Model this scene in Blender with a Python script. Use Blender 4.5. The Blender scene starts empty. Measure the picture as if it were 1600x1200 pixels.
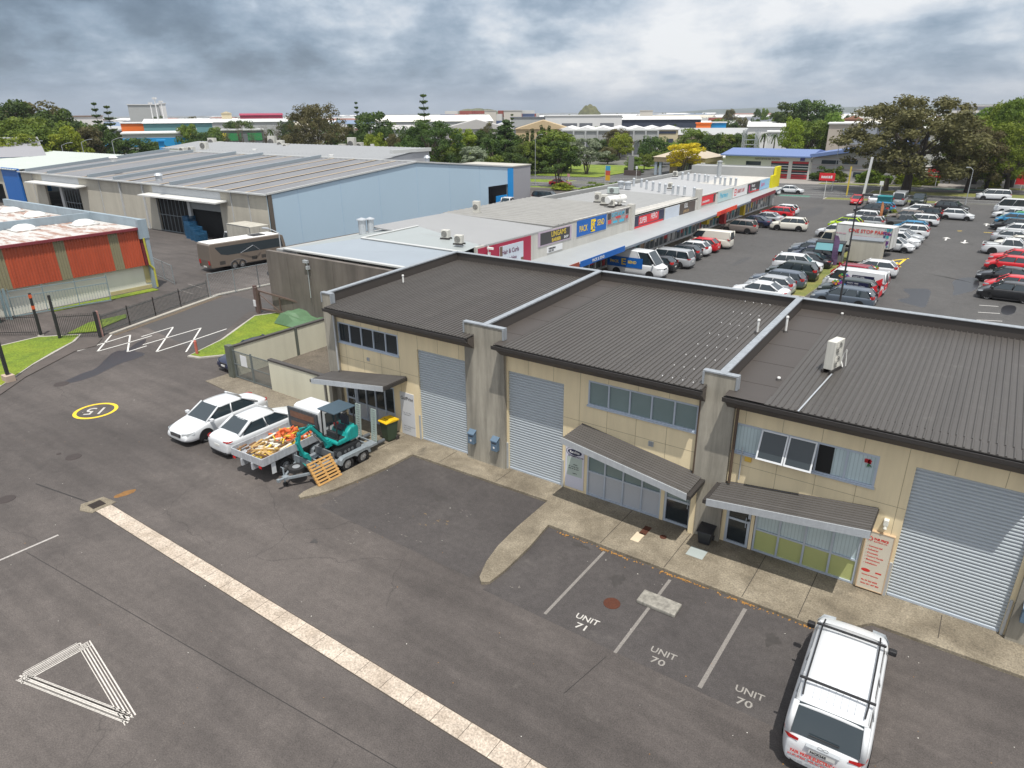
import bpy, bmesh, math, random
from mathutils import Vector, Matrix
import numpy as np
R_=math.radians
S=bpy.context.scene; COL=S.collection
rnd=random.Random(7)
HAZE=True
# ---------------- camera ----------------
FPX,PIT,ROL,YAW,CH=1061.56,0.380152,-0.0070017,0.615035,14.5
CF=Vector((-math.sin(YAW)*math.cos(PIT),math.cos(YAW)*math.cos(PIT),-math.sin(PIT)))
rt=Vector((math.cos(YAW),math.sin(YAW),0)); up=rt.cross(CF)
cA=rt*math.cos(ROL)+up*math.sin(ROL); cB=up*math.cos(ROL)-rt*math.sin(ROL)
cam=bpy.data.cameras.new('camera'); co=bpy.data.objects.new('camera',cam); COL.objects.link(co)
m=Matrix.Identity(4)
for i in range(3): m[i][0]=cA[i]; m[i][1]=cB[i]; m[i][2]=-CF[i]
m[2][3]=CH; co.matrix_world=m
cam.sensor_width=36; cam.lens=36*FPX/1600; cam.clip_start=.1; cam.clip_end=30000
S.camera=co
S.view_settings.view_transform='Standard'; S.view_settings.look='None'; S.view_settings.gamma=1; S.view_settings.exposure=0.22
try: S.view_settings.use_curve_mapping=False
except Exception: pass
# ---------------- light ----------------
SUN=Vector((.26,-.27,1)).normalized()
sl=bpy.data.lights.new('sun','SUN'); sl.energy=3.9; sl.angle=R_(.5); sl.color=(1,.955,.88)
so=bpy.data.objects.new('sun',sl); COL.objects.link(so); so.rotation_euler=SUN.to_track_quat('Z','Y').to_euler(); so.location=(20,-20,60)
W=bpy.data.worlds.new('World'); S.world=W; W.use_nodes=True
nt=W.node_tree; nt.nodes.clear()
def N(t,k,**kw):
    n=t.nodes.new(k)
    for a,b in kw.items(): setattr(n,a,b)
    return n
def mth(t,op,a,b=None,c=None,clamp=False):
    n=N(t,'ShaderNodeMath',operation=op); n.use_clamp=clamp
    for i,v in enumerate((a,b,c)):
        if v is None: continue
        if isinstance(v,(int,float)): n.inputs[i].default_value=v
        else: t.links.new(v,n.inputs[i])
    return n.outputs[0]
def mixc(t,f,a,b,blend='MIX'):
    n=N(t,'ShaderNodeMix',data_type='RGBA',blend_type=blend); n.clamp_factor=True
    for i,v in ((0,f),(6,a),(7,b)):
        if isinstance(v,(int,float)): n.inputs[i].default_value=v
        elif isinstance(v,tuple): n.inputs[i].default_value=(*v,1) if len(v)==3 else v
        else: t.links.new(v,n.inputs[i])
    return n.outputs[2]
def ramp(t,v,stops,interp='LINEAR'):
    n=N(t,'ShaderNodeValToRGB'); cr=n.color_ramp; cr.interpolation=interp
    while len(cr.elements)<len(stops): cr.elements.new(.5)
    for e,(p,c) in zip(cr.elements,stops):
        e.position=p; e.color=(c,c,c,1) if isinstance(c,(int,float)) else (*c,1)
    t.links.new(v,n.inputs[0]); return n.outputs[0]
def noise(t,vec,scale,detail=3,rough=.5,dim='3D',dist=0):
    n=N(t,'ShaderNodeTexNoise'); n.inputs['Scale'].default_value=scale; n.inputs['Detail'].default_value=detail; n.inputs['Roughness'].default_value=rough; n.inputs['Distortion'].default_value=dist
    if vec is not None: t.links.new(vec,n.inputs['Vector'])
    return n.outputs[0]
def mapping(t,vec,sc=(1,1,1),loc=(0,0,0),rot=(0,0,0)):
    n=N(t,'ShaderNodeMapping'); n.inputs['Scale'].default_value=sc; n.inputs['Location'].default_value=loc; n.inputs['Rotation'].default_value=rot
    t.links.new(vec,n.inputs['Vector']); return n.outputs[0]
sky=N(nt,'ShaderNodeTexSky',sky_type='NISHITA'); sky.sun_disc=False; sky.sun_elevation=math.asin(SUN.z); sky.sun_rotation=math.atan2(SUN.x,SUN.y); sky.air_density=1.2; sky.dust_density=1.5
skc=N(nt,'ShaderNodeVectorMath',operation='SCALE'); nt.links.new(sky.outputs[0],skc.inputs[0]); skc.inputs['Scale'].default_value=.09
tc=N(nt,'ShaderNodeTexCoord').outputs['Generated']
sep=N(nt,'ShaderNodeSeparateXYZ'); nt.links.new(tc,sep.inputs[0]); X_,Y_,Z_=sep.outputs
zz=mth(nt,'MAXIMUM',Z_,0)
zs=mth(nt,'POWER',mth(nt,'ADD',zz,.015),.6)
cmb=N(nt,'ShaderNodeCombineXYZ'); nt.links.new(X_,cmb.inputs[0]); nt.links.new(Y_,cmb.inputs[1]); nt.links.new(mth(nt,'MULTIPLY',zs,1.55),cmb.inputs[2])
cv=cmb.outputs[0]
n1=noise(nt,mapping(nt,cv,(1,1,1.25),(3.3,1.2,.4)),2.3,8,.52,dist=.1)
n2=noise(nt,mapping(nt,cv,(1,1,1.05),(7.1,2.2,5)),4.6,10,.60,dist=.15)
n3=noise(nt,mapping(nt,cv,(1,1,.8),(1.1,5.2,9)),13,6,.6)
dn=mth(nt,'ADD',mth(nt,'ADD',mth(nt,'MULTIPLY',n1,.46),mth(nt,'MULTIPLY',n2,.44)),mth(nt,'MULTIPLY',n3,.17))
# left (towards -X) is the darker, rain-heavy side
side=mth(nt,'MULTIPLY_ADD',X_,.11,.052)
dn2=mth(nt,'ADD',dn,side)
cl=ramp(nt,dn2,[(.34,(.075,.115,.17)),(.42,(.145,.20,.275)),(.47,(.235,.31,.41)),(.51,(.335,.41,.51)),(.54,(.46,.53,.62)),(.575,(.63,.67,.73)),(.63,(.82,.83,.85))])
lift=ramp(nt,Z_,[(.0,(.235,.285,.345)),(.03,(.215,.26,.33)),(.05,(.2,.24,.3)),(1,(.2,.24,.3))])
hz=ramp(nt,mth(nt,'ADD',Z_,mth(nt,'MULTIPLY',mth(nt,'SUBTRACT',n2,.5),.05)),[(0,.85),(.014,.6),(.035,.15),(.06,0)])
c1=mixc(nt,hz,cl,lift)
hi=ramp(nt,Z_,[(.17,0),(.34,.92)])
c2=mixc(nt,hi,c1,(.78,.81,.86))
c3=mixc(nt,.88,skc.outputs[0],c2)
bg=N(nt,'ShaderNodeBackground'); nt.links.new(c3,bg.inputs[0]); bg.inputs[1].default_value=1.0
wo=N(nt,'ShaderNodeOutputWorld'); nt.links.new(bg.outputs[0],wo.inputs[0])
# ---------------- pixel -> ground helper (surveying the photograph; gives real ground positions) ----------------
def ray(px,py): return cA*((px-800)/FPX)-cB*((py-600)/FPX)+CF
def G(px,py,z=0.):
    d=ray(px,py); return Vector((0,0,CH))+d*((z-CH)/d.z)
def FAR(px,py,D):      # point at horizontal distance D seen at that pixel
    d=ray(px,py); return Vector((0,0,CH))+d*(D/math.hypot(d.x,d.y))
# ---------------- materials ----------------
MC={}
def mat(name,col=(.5,.5,.5),rough=.6,metal=0.,var=.12,sc=2.,bump=0.,bsc=None,spec=None,coat=0,emit=None,grime=0,st=None,alpha=None):
    if name in MC: return MC[name]
    m=bpy.data.materials.new(name); m.use_nodes=True; t=m.node_tree; b=t.nodes['Principled BSDF']
    b.inputs['Roughness'].default_value=rough; b.inputs['Metallic'].default_value=metal
    if spec is not None: b.inputs['Specular IOR Level'].default_value=spec
    if coat: b.inputs['Coat Weight'].default_value=coat; b.inputs['Coat Roughness'].default_value=.06
    oc=N(t,'ShaderNodeTexCoord').outputs['Object']
    if st: oc=mapping(t,oc,st)
    if var>0 or grime:
        f=noise(t,oc,sc,5,.6)
        v=mth(t,'MULTIPLY_ADD',f,var*2.4,1-var*1.2)
        if grime:
            g=noise(t,mapping(t,oc,(1,1,.12)),sc*2.3,5,.65)
            g=ramp(t,g,[(.38,1),(.66,1-grime)]); v=mth(t,'MULTIPLY',v,g)
        sc_=N(t,'ShaderNodeVectorMath',operation='SCALE'); sc_.inputs[0].default_value=col; t.links.new(v,sc_.inputs['Scale'])
        t.links.new(sc_.outputs[0],b.inputs['Base Color'])
    else: b.inputs['Base Color'].default_value=(*col,1)
    if bump:
        bn=N(t,'ShaderNodeBump'); bn.inputs['Strength'].default_value=bump; bn.inputs['Distance'].default_value=.02
        t.links.new(noise(t,oc,bsc or sc*8,4,.6),bn.inputs['Height']); t.links.new(bn.outputs[0],b.inputs['Normal'])
    if emit: b.inputs['Emission Color'].default_value=(*emit,1); b.inputs['Emission Strength'].default_value=1
    MC[name]=m; return m
def paint(name,col,rough=.32): return mat('paint_'+name,col,rough,0,.03,1.5,coat=.35)
# ---------------- mesh builder ----------------
class MB:
    def __init__(s): s.v=[]; s.f=[]; s.m=[]
    def add(s,vs,fs,mi=0):
        k=len(s.v); s.v+= [tuple(p) for p in vs]
        for f in fs: s.f.append(tuple(k+i for i in f)); s.m.append(mi)
        return s
    def poly(s,pts,mi=0): return s.add(pts,[tuple(range(len(pts)))],mi)
    def box(s,x0,x1,y0,y1,z0,z1,mi=0,M=None):
        x0,x1=min(x0,x1),max(x0,x1); y0,y1=min(y0,y1),max(y0,y1); z0,z1=min(z0,z1),max(z0,z1)
        vs=[(x0,y0,z0),(x1,y0,z0),(x1,y1,z0),(x0,y1,z0),(x0,y0,z1),(x1,y0,z1),(x1,y1,z1),(x0,y1,z1)]
        if M is not None: vs=[M@Vector(p) for p in vs]
        return s.add(vs,[(0,3,2,1),(4,5,6,7),(0,1,5,4),(1,2,6,5),(2,3,7,6),(3,0,4,7)],mi)
    def cyl(s,p0,p1,r0,r1=None,n=10,mi=0,cap=True):
        if r1 is None: r1=r0
        p0=Vector(p0); p1=Vector(p1); d=(p1-p0)
        if d.length<1e-6: return s
        q=d.to_track_quat('Z','Y'); vs=[]
        for p,r in ((p0,r0),(p1,r1)):
            for i in range(n):
                a=2*math.pi*i/n; vs.append(p+q@Vector((r*math.cos(a),r*math.sin(a),0)))
        fs=[(i,(i+1)%n,n+(i+1)%n,n+i) for i in range(n)]
        if cap: fs+=[tuple(range(n-1,-1,-1)),tuple(range(n,2*n))]
        return s.add(vs,fs,mi)
    def tube(s,pts,r,n=8,mi=0):
        for a,b in zip(pts,pts[1:]): s.cyl(a,b,r,r,n,mi)
        return s
    def bar(s,p0,p1,w,h,mi=0,up=(0,0,1)):
        p0=Vector(p0); p1=Vector(p1); d=(p1-p0).normalized(); u=Vector(up)
        if abs(d.dot(u))>.98: u=Vector((1,0,0))
        a=d.cross(u).normalized()*w/2; b=a.cross(d).normalized()*h/2
        vs=[p0-a-b,p0+a-b,p0+a+b,p0-a+b,p1-a-b,p1+a-b,p1+a+b,p1-a+b]
        return s.add(vs,[(0,3,2,1),(4,5,6,7),(0,1,5,4),(1,2,6,5),(2,3,7,6),(3,0,4,7)],mi)
    def prism(s,pts,z0,z1,mi=0):
        n=len(pts); a=sum(pts[i][0]*pts[(i+1)%n][1]-pts[(i+1)%n][0]*pts[i][1] for i in range(n))
        if a<0: pts=pts[::-1]
        vs=[(x,y,z0) for x,y in pts]+[(x,y,z1) for x,y in pts]
        fs=[(i,(i+1)%n,n+(i+1)%n,n+i) for i in range(n)]+[tuple(range(n-1,-1,-1)),tuple(range(n,2*n))]
        return s.add(vs,fs,mi)
    def xprism(s,prof,x0,x1,mi=0):   # profile in (y,z), extruded along x
        n=len(prof); a=sum(prof[i][0]*prof[(i+1)%n][1]-prof[(i+1)%n][0]*prof[i][1] for i in range(n))
        if a<0: prof=prof[::-1]
        vs=[(x0,y,z) for y,z in prof]+[(x1,y,z) for y,z in prof]
        fs=[(i,(i+1)%n,n+(i+1)%n,n+i) for i in range(n)]+[tuple(range(n-1,-1,-1)),tuple(range(n,2*n))]
        return s.add(vs,fs,mi)
    def yprism(s,prof,y0,y1,mi=0):   # profile in (x,z), extruded along y
        n=len(prof); a=sum(prof[i][0]*prof[(i+1)%n][1]-prof[(i+1)%n][0]*prof[i][1] for i in range(n))
        if a>0: prof=prof[::-1]
        vs=[(x,y0,z) for x,z in prof]+[(x,y1,z) for x,z in prof]
        fs=[(i,(i+1)%n,n+(i+1)%n,n+i) for i in range(n)]+[tuple(range(n-1,-1,-1)),tuple(range(n,2*n))]
        return s.add(vs,fs,mi)
    def build(s,name,mats,parent=None,smooth=False,world=True,loc=None,sub=0,bevel=0,link=True):
        me=bpy.data.meshes.new(name)
        off=Vector((0,0,0))
        if parent is not None and world: off=Vector(parent.get('_b',(0,0,0)))
        if loc is not None: off=Vector(loc)
        me.from_pydata([(x-off.x,y-off.y,z-off.z) for x,y,z in s.v],[],s.f)
        if not isinstance(mats,(list,tuple)): mats=[mats]
        for q in mats: me.materials.append(q)
        if any(s.m): me.polygons.foreach_set('material_index',s.m)
        if smooth: me.polygons.foreach_set('use_smooth',[True]*len(me.polygons)); 
        me.update()
        o=bpy.data.objects.new(name,me)
        if sub or bevel:
            COL.objects.link(o)
            if bevel:
                md=o.modifiers.new('b','BEVEL'); md.width=bevel; md.segments=2; md.limit_method='ANGLE'
            if sub:
                md=o.modifiers.new('s','SUBSURF'); md.levels=sub; md.render_levels=sub
            dg=bpy.context.evaluated_depsgraph_get(); nm=bpy.data.meshes.new_from_object(o.evaluated_get(dg))
            nm.name=name; o.modifiers.clear(); o.data=nm; bpy.data.meshes.remove(me)
            COL.objects.unlink(o)
        COL.objects.link(o)
        if loc is not None and parent is None: o.location=loc
        if parent is not None: o.parent=parent
        return o
def tag(o,label=None,cat=None,group=None,kind=None):
    if label: o['label']=label
    if cat: o['category']=cat
    if group: o['group']=group
    if kind: o['kind']=kind
    return o
def thing(name,label,cat,loc=(0,0,0),rz=0,group=None):
    o=bpy.data.objects.new(name,None); o.empty_display_size=.3; COL.objects.link(o); o.location=loc; o.rotation_euler=(0,0,rz)
    o['_b']=tuple(loc)
    return tag(o,label,cat,group)
def struct(name,mb,mats,**k):
    o=mb.build(name,mats,**k); o['kind']='structure'; return o
def one(name,mb,mats,label,cat,loc=(0,0,0),group=None,**k):   # a thing that is one mesh, given in world coordinates
    return tag(mb.build(name,mats,loc=loc,**k),label,cat,group)
ORD=('first','second','third','fourth','fifth','sixth','seventh','eighth','ninth','tenth','eleventh')
def tree_copy(o,parent=None):
    c=o.copy(); COL.objects.link(c); c.parent=parent
    for ch in o.children: tree_copy(ch,c)
    return c
def place(proto,used,loc,rz,label,cat,group=None,scale=None):
    c=tree_copy(proto) if used else proto
    c.location=loc; c.rotation_euler=(0,0,rz)
    if scale: c.scale=scale if isinstance(scale,tuple) else (scale,)*3
    c['label']=label; c['category']=cat
    if group: c['group']=group
    return c
def text(name,s,size,M,mt,parent=None,ext=.004,align='LEFT',bold=0,sx=1,world=True):
    cu=bpy.data.curves.new(name,'FONT'); cu.body=s; cu.size=size; cu.extrude=ext; cu.align_x=align; cu.offset=bold; cu.resolution_u=2
    o=bpy.data.objects.new(name,cu); COL.objects.link(o)
    dg=bpy.context.evaluated_depsgraph_get(); me=bpy.data.meshes.new_from_object(o.evaluated_get(dg))
    COL.objects.unlink(o); bpy.data.objects.remove(o); bpy.data.curves.remove(cu)
    M=M@Matrix.Diagonal((sx,1,1,1))
    if parent is not None and world: M=Matrix.Translation(-Vector(parent.get('_b',(0,0,0))))@M
    me.transform(M); me.materials.clear(); me.materials.append(mt)
    o=bpy.data.objects.new(name,me); COL.objects.link(o)
    if parent is not None: o.parent=parent
    return o
def face(o,xa,za):  # matrix from origin, x axis, up axis (text lies in x-up plane)
    xa=Vector(xa).normalized(); za=Vector(za).normalized(); n=xa.cross(za)
    M=Matrix.Identity(4)
    for i in range(3): M[i][0]=xa[i]; M[i][1]=za[i]; M[i][2]=n[i]; M[i][3]=o[i]
    return M
# ---------------- ground ----------------
def ground_mat(name,cols,big=.05,fine=30.,rough=.9,stain=None,streak=0,bump=.25,pale=0,crack=0):
    m=bpy.data.materials.new(name); m.use_nodes=True; t=m.node_tree; b=t.nodes['Principled BSDF']; b.inputs['Roughness'].default_value=rough
    o=N(t,'ShaderNodeTexCoord').outputs['Object']
    a=noise(t,o,big,6,.62,dist=.6); c=ramp(t,a,[(.28,cols[0]),(.5,cols[1]),(.72,cols[2])])
    p=noise(t,o,big*9,6,.65,dist=.4); c=mixc(t,mth(t,'MULTIPLY',p,1.0),c,mixc(t,1,c,(.62,.62,.62),'MULTIPLY'))
    g=noise(t,o,fine,3,.7); g=ramp(t,g,[(.3,.62),(.7,1.42)]); c=mixc(t,1,c,g,'MULTIPLY')
    g2=noise(t,o,fine*.16,5,.7); g2=ramp(t,g2,[(.35,.88),(.68,1.12)]); c=mixc(t,1,c,g2,'MULTIPLY')
    if streak:
        s=noise(t,mapping(t,o,(.16,1.3,1)),.9,5,.6); s=ramp(t,s,[(.42,1),(.62,1-streak)]); c=mixc(t,1,c,s,'MULTIPLY')
    if stain:
        s=noise(t,o,.33,5,.6,dist=.5); s=ramp(t,s,[(.64,0),(.72,1)]); c=mixc(t,mth(t,'MULTIPLY',s,stain),c,(.03,.027,.025))
    if pale:
        s=noise(t,mapping(t,o,(1,1,1),(9,4,2)),.8,7,.75); s=ramp(t,s,[(.62,0),(.78,1)]); c=mixc(t,mth(t,'MULTIPLY',s,pale),c,(.22,.20,.18))
    if crack:
        wv=N(t,'ShaderNodeVectorMath',operation='ADD'); t.links.new(o,wv.inputs[0]); nn_=N(t,'ShaderNodeTexNoise'); nn_.inputs['Scale'].default_value=.9; nn_.inputs['Detail'].default_value=5; t.links.new(o,nn_.inputs['Vector']); t.links.new(nn_.outputs['Color'],wv.inputs[1])
        vo=N(t,'ShaderNodeTexVoronoi',feature='DISTANCE_TO_EDGE'); vo.inputs['Scale'].default_value=.21; t.links.new(wv.outputs[0],vo.inputs['Vector'])
        k=ramp(t,vo.outputs['Distance'],[(.0,1),(.0045,0)]); k2=ramp(t,noise(t,o,.13,2,.5),[(.50,0),(.56,1)]); c=mixc(t,mth(t,'MULTIPLY',mth(t,'MULTIPLY',k,k2),crack),c,(.022,.02,.019))
    t.links.new(c,b.inputs['Base Color'])
    bn=N(t,'ShaderNodeBump'); bn.inputs['Strength'].default_value=bump; bn.inputs['Distance'].default_value=.01
    t.links.new(noise(t,o,fine*1.3,3,.7),bn.inputs['Height']); t.links.new(bn.outputs[0],b.inputs['Normal'])
    MC[name]=m; return m
asph=ground_mat('asphalt',[(.064,.055,.051),(.098,.085,.079),(.150,.130,.119)],.085,26,.85,stain=.35,streak=.20,pale=.3,crack=.55)
asph2=ground_mat('asphalt_carpark',[(.070,.068,.067),(.085,.082,.08),(.10,.096,.093)],.05,14,.85,stain=.5)
asph3=ground_mat('asphalt_road',[(.085,.084,.085),(.10,.10,.10),(.12,.118,.117)],.06,10,.85)
conc=ground_mat('concrete_path',[(.15,.125,.09),(.24,.205,.15),(.345,.30,.225)],.6,18,.9,stain=.55,pale=.35)
drainc=ground_mat('concrete_drain',[(.40,.33,.26),(.52,.44,.36),(.62,.54,.45)],1.1,18,.9)
grass=ground_mat('grass',[(.10,.165,.015),(.165,.235,.015),(.24,.29,.02)],.35,9,.95,bump=.6)
grassy=ground_mat('grass_dry',[(.11,.15,.03),(.19,.20,.05),(.26,.22,.07)],.5,9,.95,bump=.6)
land=ground_mat('land',[(.07,.09,.05),(.14,.14,.12),(.24,.235,.22)],.012,.2,.95,bump=0)
struct('ground',MB().poly([(-9000,-300,-.03),(9000,-300,-.03),(9000,14000,-.03),(-9000,14000,-.03)]),land)
struct('yard_asphalt',MB().poly([(-160,-20,0),(40,-20,0),(40,46,0),(-34,46,0),(-34,131,0),(-160,106,0)]),asph)
def rd(x,c): return c+.2*x
def band(x0,x1,c0,c1,z): return [(x0,rd(x0,c0),z),(x1,rd(x1,c0),z),(x1,rd(x1,c1),z),(x0,rd(x0,c1),z)]
struct('car_park',MB().poly([(-34,30,.004),(60,30,.004),(60,150,.004),(-34,131,.004)]),asph2)
struct('road',MB().poly(band(-230,95,139.6,149,.008)).poly(band(-230,95,155.6,165,.008)).poly([(-76,140,.0055),(-66,140,.0055),(-76,215,.0055),(-90,215,.0055)]).poly([(-34,131,.0055),(-22,133.5,.0055),(-22,152,.0055),(-34,150,.0055)]),asph3)
wl=mat('road_paint',(.62,.61,.58),.7,0,.25,14); wf=mat('road_paint_worn',(.20,.185,.17),.8,0,.5,22); yl=mat('yellow_paint',(.72,.50,.03),.7,0,.2,9)
def strip(mb,p,q,w,z=.008,mi=0):
    p=Vector(p[:2]); q=Vector(q[:2]); d=(q-p).normalized(); n=Vector((-d.y,d.x))*w/2
    return mb.poly([(*(p-n),z),(*(q-n),z),(*(q+n),z),(*(p+n),z)],mi)
def gp(px,py): v=G(px,py); return (v.x,v.y)
def marking(name,mb,m=wl,**k): return struct(name,mb,m,**k)
# islands / verges along the road
kerbm=mat('kerb_concrete',(.36,.34,.30),.85,0,.2,4,bump=.2)
def verge(name,pts,m,h=.12,kerb=True):
    cx=sum(p[0] for p in pts)/len(pts); cy=sum(p[1] for p in pts)/len(pts)
    if kerb: struct('kerb',MB().prism(pts,-.02,h-.012),kerbm)
    inn=[]
    for x,y in pts:
        d=math.hypot(x-cx,y-cy); k=max(0,(d-.22))/d; inn.append((cx+(x-cx)*k,cy+(y-cy)*k))
    struct(name,MB().prism(inn,h-.05,h),m)
grassr=mat('grass_verge',(.12,.20,.03),.95,0,.35,1.2)
def vb(x0,x1,c0,c1,m,**k): verge('verge',[p[:2] for p in band(x0,x1,c0,c1,0)],m,**k)
vb(-230,-80,149.2,155.4,grass); vb(-60,-35,149.2,155.4,grass); vb(-21,95,149.2,155.4,grassy)
vb(-230,-80,165.2,205,grass,kerb=False); verge('verge',[(-64,153),(-44,157),(-50,190),(-72,186)],grass,kerb=False)
vb(-33,-14,165.2,168.5,grassy); vb(-5,95,165.2,168.5,grassy)
vb(-26,-9,136.6,139.4,grassy); vb(1,95,137,139.4,grassy)
verge('verge',[(-125,113),(-64,125),(-62,127.5),(-125,115.5)],grass)
struct('forecourt',MB().poly([(-66,152.3,.002),(-20,161.5,.002),(-20,170,.002),(-66,170,.002)]).poly([(-14,166,.002),(40,175,.002),(40,230,.002),(-20,230,.002)]),mat('forecourt_concrete',(.26,.24,.22),.9,0,.2,.6))
# planted strip between the two middle rows of the car park
verge('grass_strip',[(-13.9,59),(-11.9,59),(-11.2,78),(-10.8,95),(-11.6,119),(-13.2,119),(-12.6,95),(-13.0,78)],grassy)
# left lawns
def gpoly(*ps): return [gp(*p) for p in ps]
verge('lawn',[(-40.9,21.7),(-40.0,21.9),(-36.3,26.8),(-36.0,31.8),(-41,33.2),(-44.2,32.6),(-45.5,30.0),(-43.6,27.0),(-42.2,24.9)],grass,.1)
verge('lawn',gpoly((0,606),(52,571),(88,551),(118,534),(128,523),(60,527),(0,541),(-60,560)),grass,.08)
verge('lawn',gpoly((100,524),(135,505),(200,491),(202,496),(165,512),(150,520)),grass,.08,kerb=False)
verge('lawn',[(-61.0,21.6),(-60.0,21.6),(-59.9,30.6),(-61.0,30.6)],grass,.06,kerb=False)
struct('footpath',MB().prism(gpoly((0,607),(52,572),(88,552),(118,535),(160,530),(150,541),(118,549),(40,590),(0,618)),-.02,.05),mat('old_asphalt_path',(.085,.072,.065),.9,0,.3,1))
struct('kerb',MB().prism([(-50.2,21.3),(-49.9,21.3),(-51.8,27),(-53.6,32.5),(-53.0,40),(-53.3,40),(-54.1,32.4),(-52.2,27)],-.02,.09),kerbm)
struct('kerb_debris',MB().prism([(-49.85,21.4),(-49.5,21.5),(-51.2,27),(-53.2,32.3),(-53.6,32.4),(-51.75,27)],0,.012),mat('dirt',(.11,.085,.06),.95,0,.6,6))
# footpaths in front of the units
fp=[ [(-27.0,18.45),(-20.9,18.45),(-20.95,16.2),(-21.05,14.9),(-20.95,14.55),(-20.75,14.5),(-20.4,15.1),(-20.12,15.8),(-19.9,16.9),(-19.7,18.2),(-19.6,19.85),(-12.4,19.97),(-12.36,17.8),(-12.25,16.4),(-12.03,15.4),(-11.72,14.62),(-11.5,14.42),(-11.28,14.6),(-11.22,15.4),(-11.28,17.0),(-11.47,18.55),(-1.6,18.5),(-.6,19.62),(6,19.7),(6,21.5),(-27.0,21.5)] ]
struct('footpath',MB().prism(fp[0],-.02,.11),conc,bevel=.015)
struct('footpath',MB().prism([(-36.0,19.9),(-32.6,19.6),(-27.05,18.6),(-27.05,21.3),(-36,21.3)],-.02,.035),ground_mat('concrete_apron',[(.16,.135,.10),(.215,.185,.14),(.27,.235,.18)],.5,18,.9,stain=.4))
jm=mat('joint',(.06,.05,.04),.9)
jb=MB()
for x in (-24.4,-21.2,-18.1,-15.0,-9.3,-6.85,-4.2,-2.5,1.1,3.6): jb.box(x-.012,x+.012,(18.56 if (-11<x<-2) or x<-20.9 else 20.0),21.2,.1,.1125)
struct('footpath_joint',jb,jm)
struct('compound_floor',MB().poly([(-35.2,21.4,.01),(-26.1,21.4,.01),(-26.1,31.4,.01),(-35.2,31.4,.01)]),ground_mat('concrete_old',[(.09,.075,.06),(.13,.11,.085),(.18,.15,.12)],.4,10,.9,stain=.5))
bayp=ground_mat('asphalt_bays',[(.056,.050,.049),(.076,.068,.066),(.098,.088,.084)],.3,30,.85,stain=.5,pale=.25)
struct('bay_asphalt',MB().poly([(-19.75,14.6,.003),(-12.0,14.5,.003),(-12.36,19.95,.003),(-19.6,19.82,.003)]).poly([(-11.3,14.25,.003),(-1.4,14.2,.003),(-1.55,18.5,.003),(-11.4,18.5,.003)]),bayp)
ob=mat('oil_dark',(.052,.047,.045),.6,0,.3,6); sc_=mat('pale_scuff',(.155,.14,.128),.9,0,.4,9); ys=mat('ochre_scuff',(.17,.12,.065),.9,0,.4,7)
def sblob(name,x,y,rx,ry,m_,sd,z=.0065):
    r=random.Random(sd); n=22; ph=r.uniform(0,6); P=[]
    for i in range(n): a=i*2*math.pi/n; k=1+.25*math.sin(3*a+ph)+.18*math.sin(7*a+ph*2)+r.uniform(-.12,.12); P.append((x+rx*k*math.cos(a),y+ry*k*math.sin(a),z))
    struct(name,MB().poly(P),m_)
for i,(x,y,rx,ry) in enumerate(((-7.9,17.2,.22,.3),(-2.9,17.3,.2,.28),(-16.2,17.8,.35,.2),(-18.0,12.9,.14,.12),(-9.9,18.2,.35,.12))): sblob('oil_stain',x,y,rx,ry,ob,i)
for i,(px,py,rx,ry,m_) in enumerate(((600,805,.5,.10,sc_),(570,838,.4,.12,sc_),(540,842,.3,.08,sc_),(350,757,.28,.14,sc_),(670,820,.45,.13,ys),(725,802,.3,.1,sc_),(375,770,.2,.1,sc_),(640,842,.3,.08,sc_),(520,785,.12,.08,sc_),(805,920,.1,.09,sc_),(650,705,.3,.1,sc_),(690,815,.25,.1,ys))):
    x,y=gp(px,py)
    for j in range(5): r=random.Random(i*9+j); sblob('scuff',x+r.gauss(0,rx),y+r.gauss(0,ry*1.5),r.uniform(.015,.07),r.uniform(.01,.03),m_,i*10+j)
# concrete drain channel across the yard
d=MB(); jd=MB()
x=-26.75
while x<-2:
    x2=x+.92; d.prism([(x+.008,9.35),(x2-.008,9.35),(x2-.008,9.93),(x+.008,9.93)],-.01,.012+rnd.uniform(0,.003)); x=x2
struct('drain_channel',d,drainc)
struct('drain_joint',MB().poly([(-26.8,9.32,.006),(-2,9.32,.006),(-2,9.96,.006),(-26.8,9.96,.006)]),jm)
gm=mat('iron',(.05,.04,.035),.7,.3,.4,9)
t=thing('storm_drain','square iron drain grate in a concrete surround at the end of the pale drain strip','drain',(-27.1,9.6,0))
MB().prism([(-27.75,9.25),(-27.6,10.05),(-26.75,10.15),(-26.72,9.2),(-27.3,9.0)],0,.022).build('surround',conc,t)
g=MB(); g.box(-27.45,-26.95,9.35,9.85,.02,.03)
for i in range(9): g.box(-27.42+i*.055,-27.4+i*.055,9.37,9.83,.03,.042)
g.build('grate',gm,t)
struct('sealing_line',strip(MB(),(-31.1,8.95),(-27.75,9.5),.05,.006),mat('tar',(.02,.018,.017),.6))
struct('rust_stain',MB().prism([(-27.15+.2*math.cos(a/16*6.283)*(1+.15*math.sin(a*2.1)),10.7+.42*math.sin(a/16*6.283)+.1*math.cos(a/16*6.283)) for a in range(16)],0,.004),mat('rust_stain',(.20,.10,.03),.9,0,.5,5))
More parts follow.
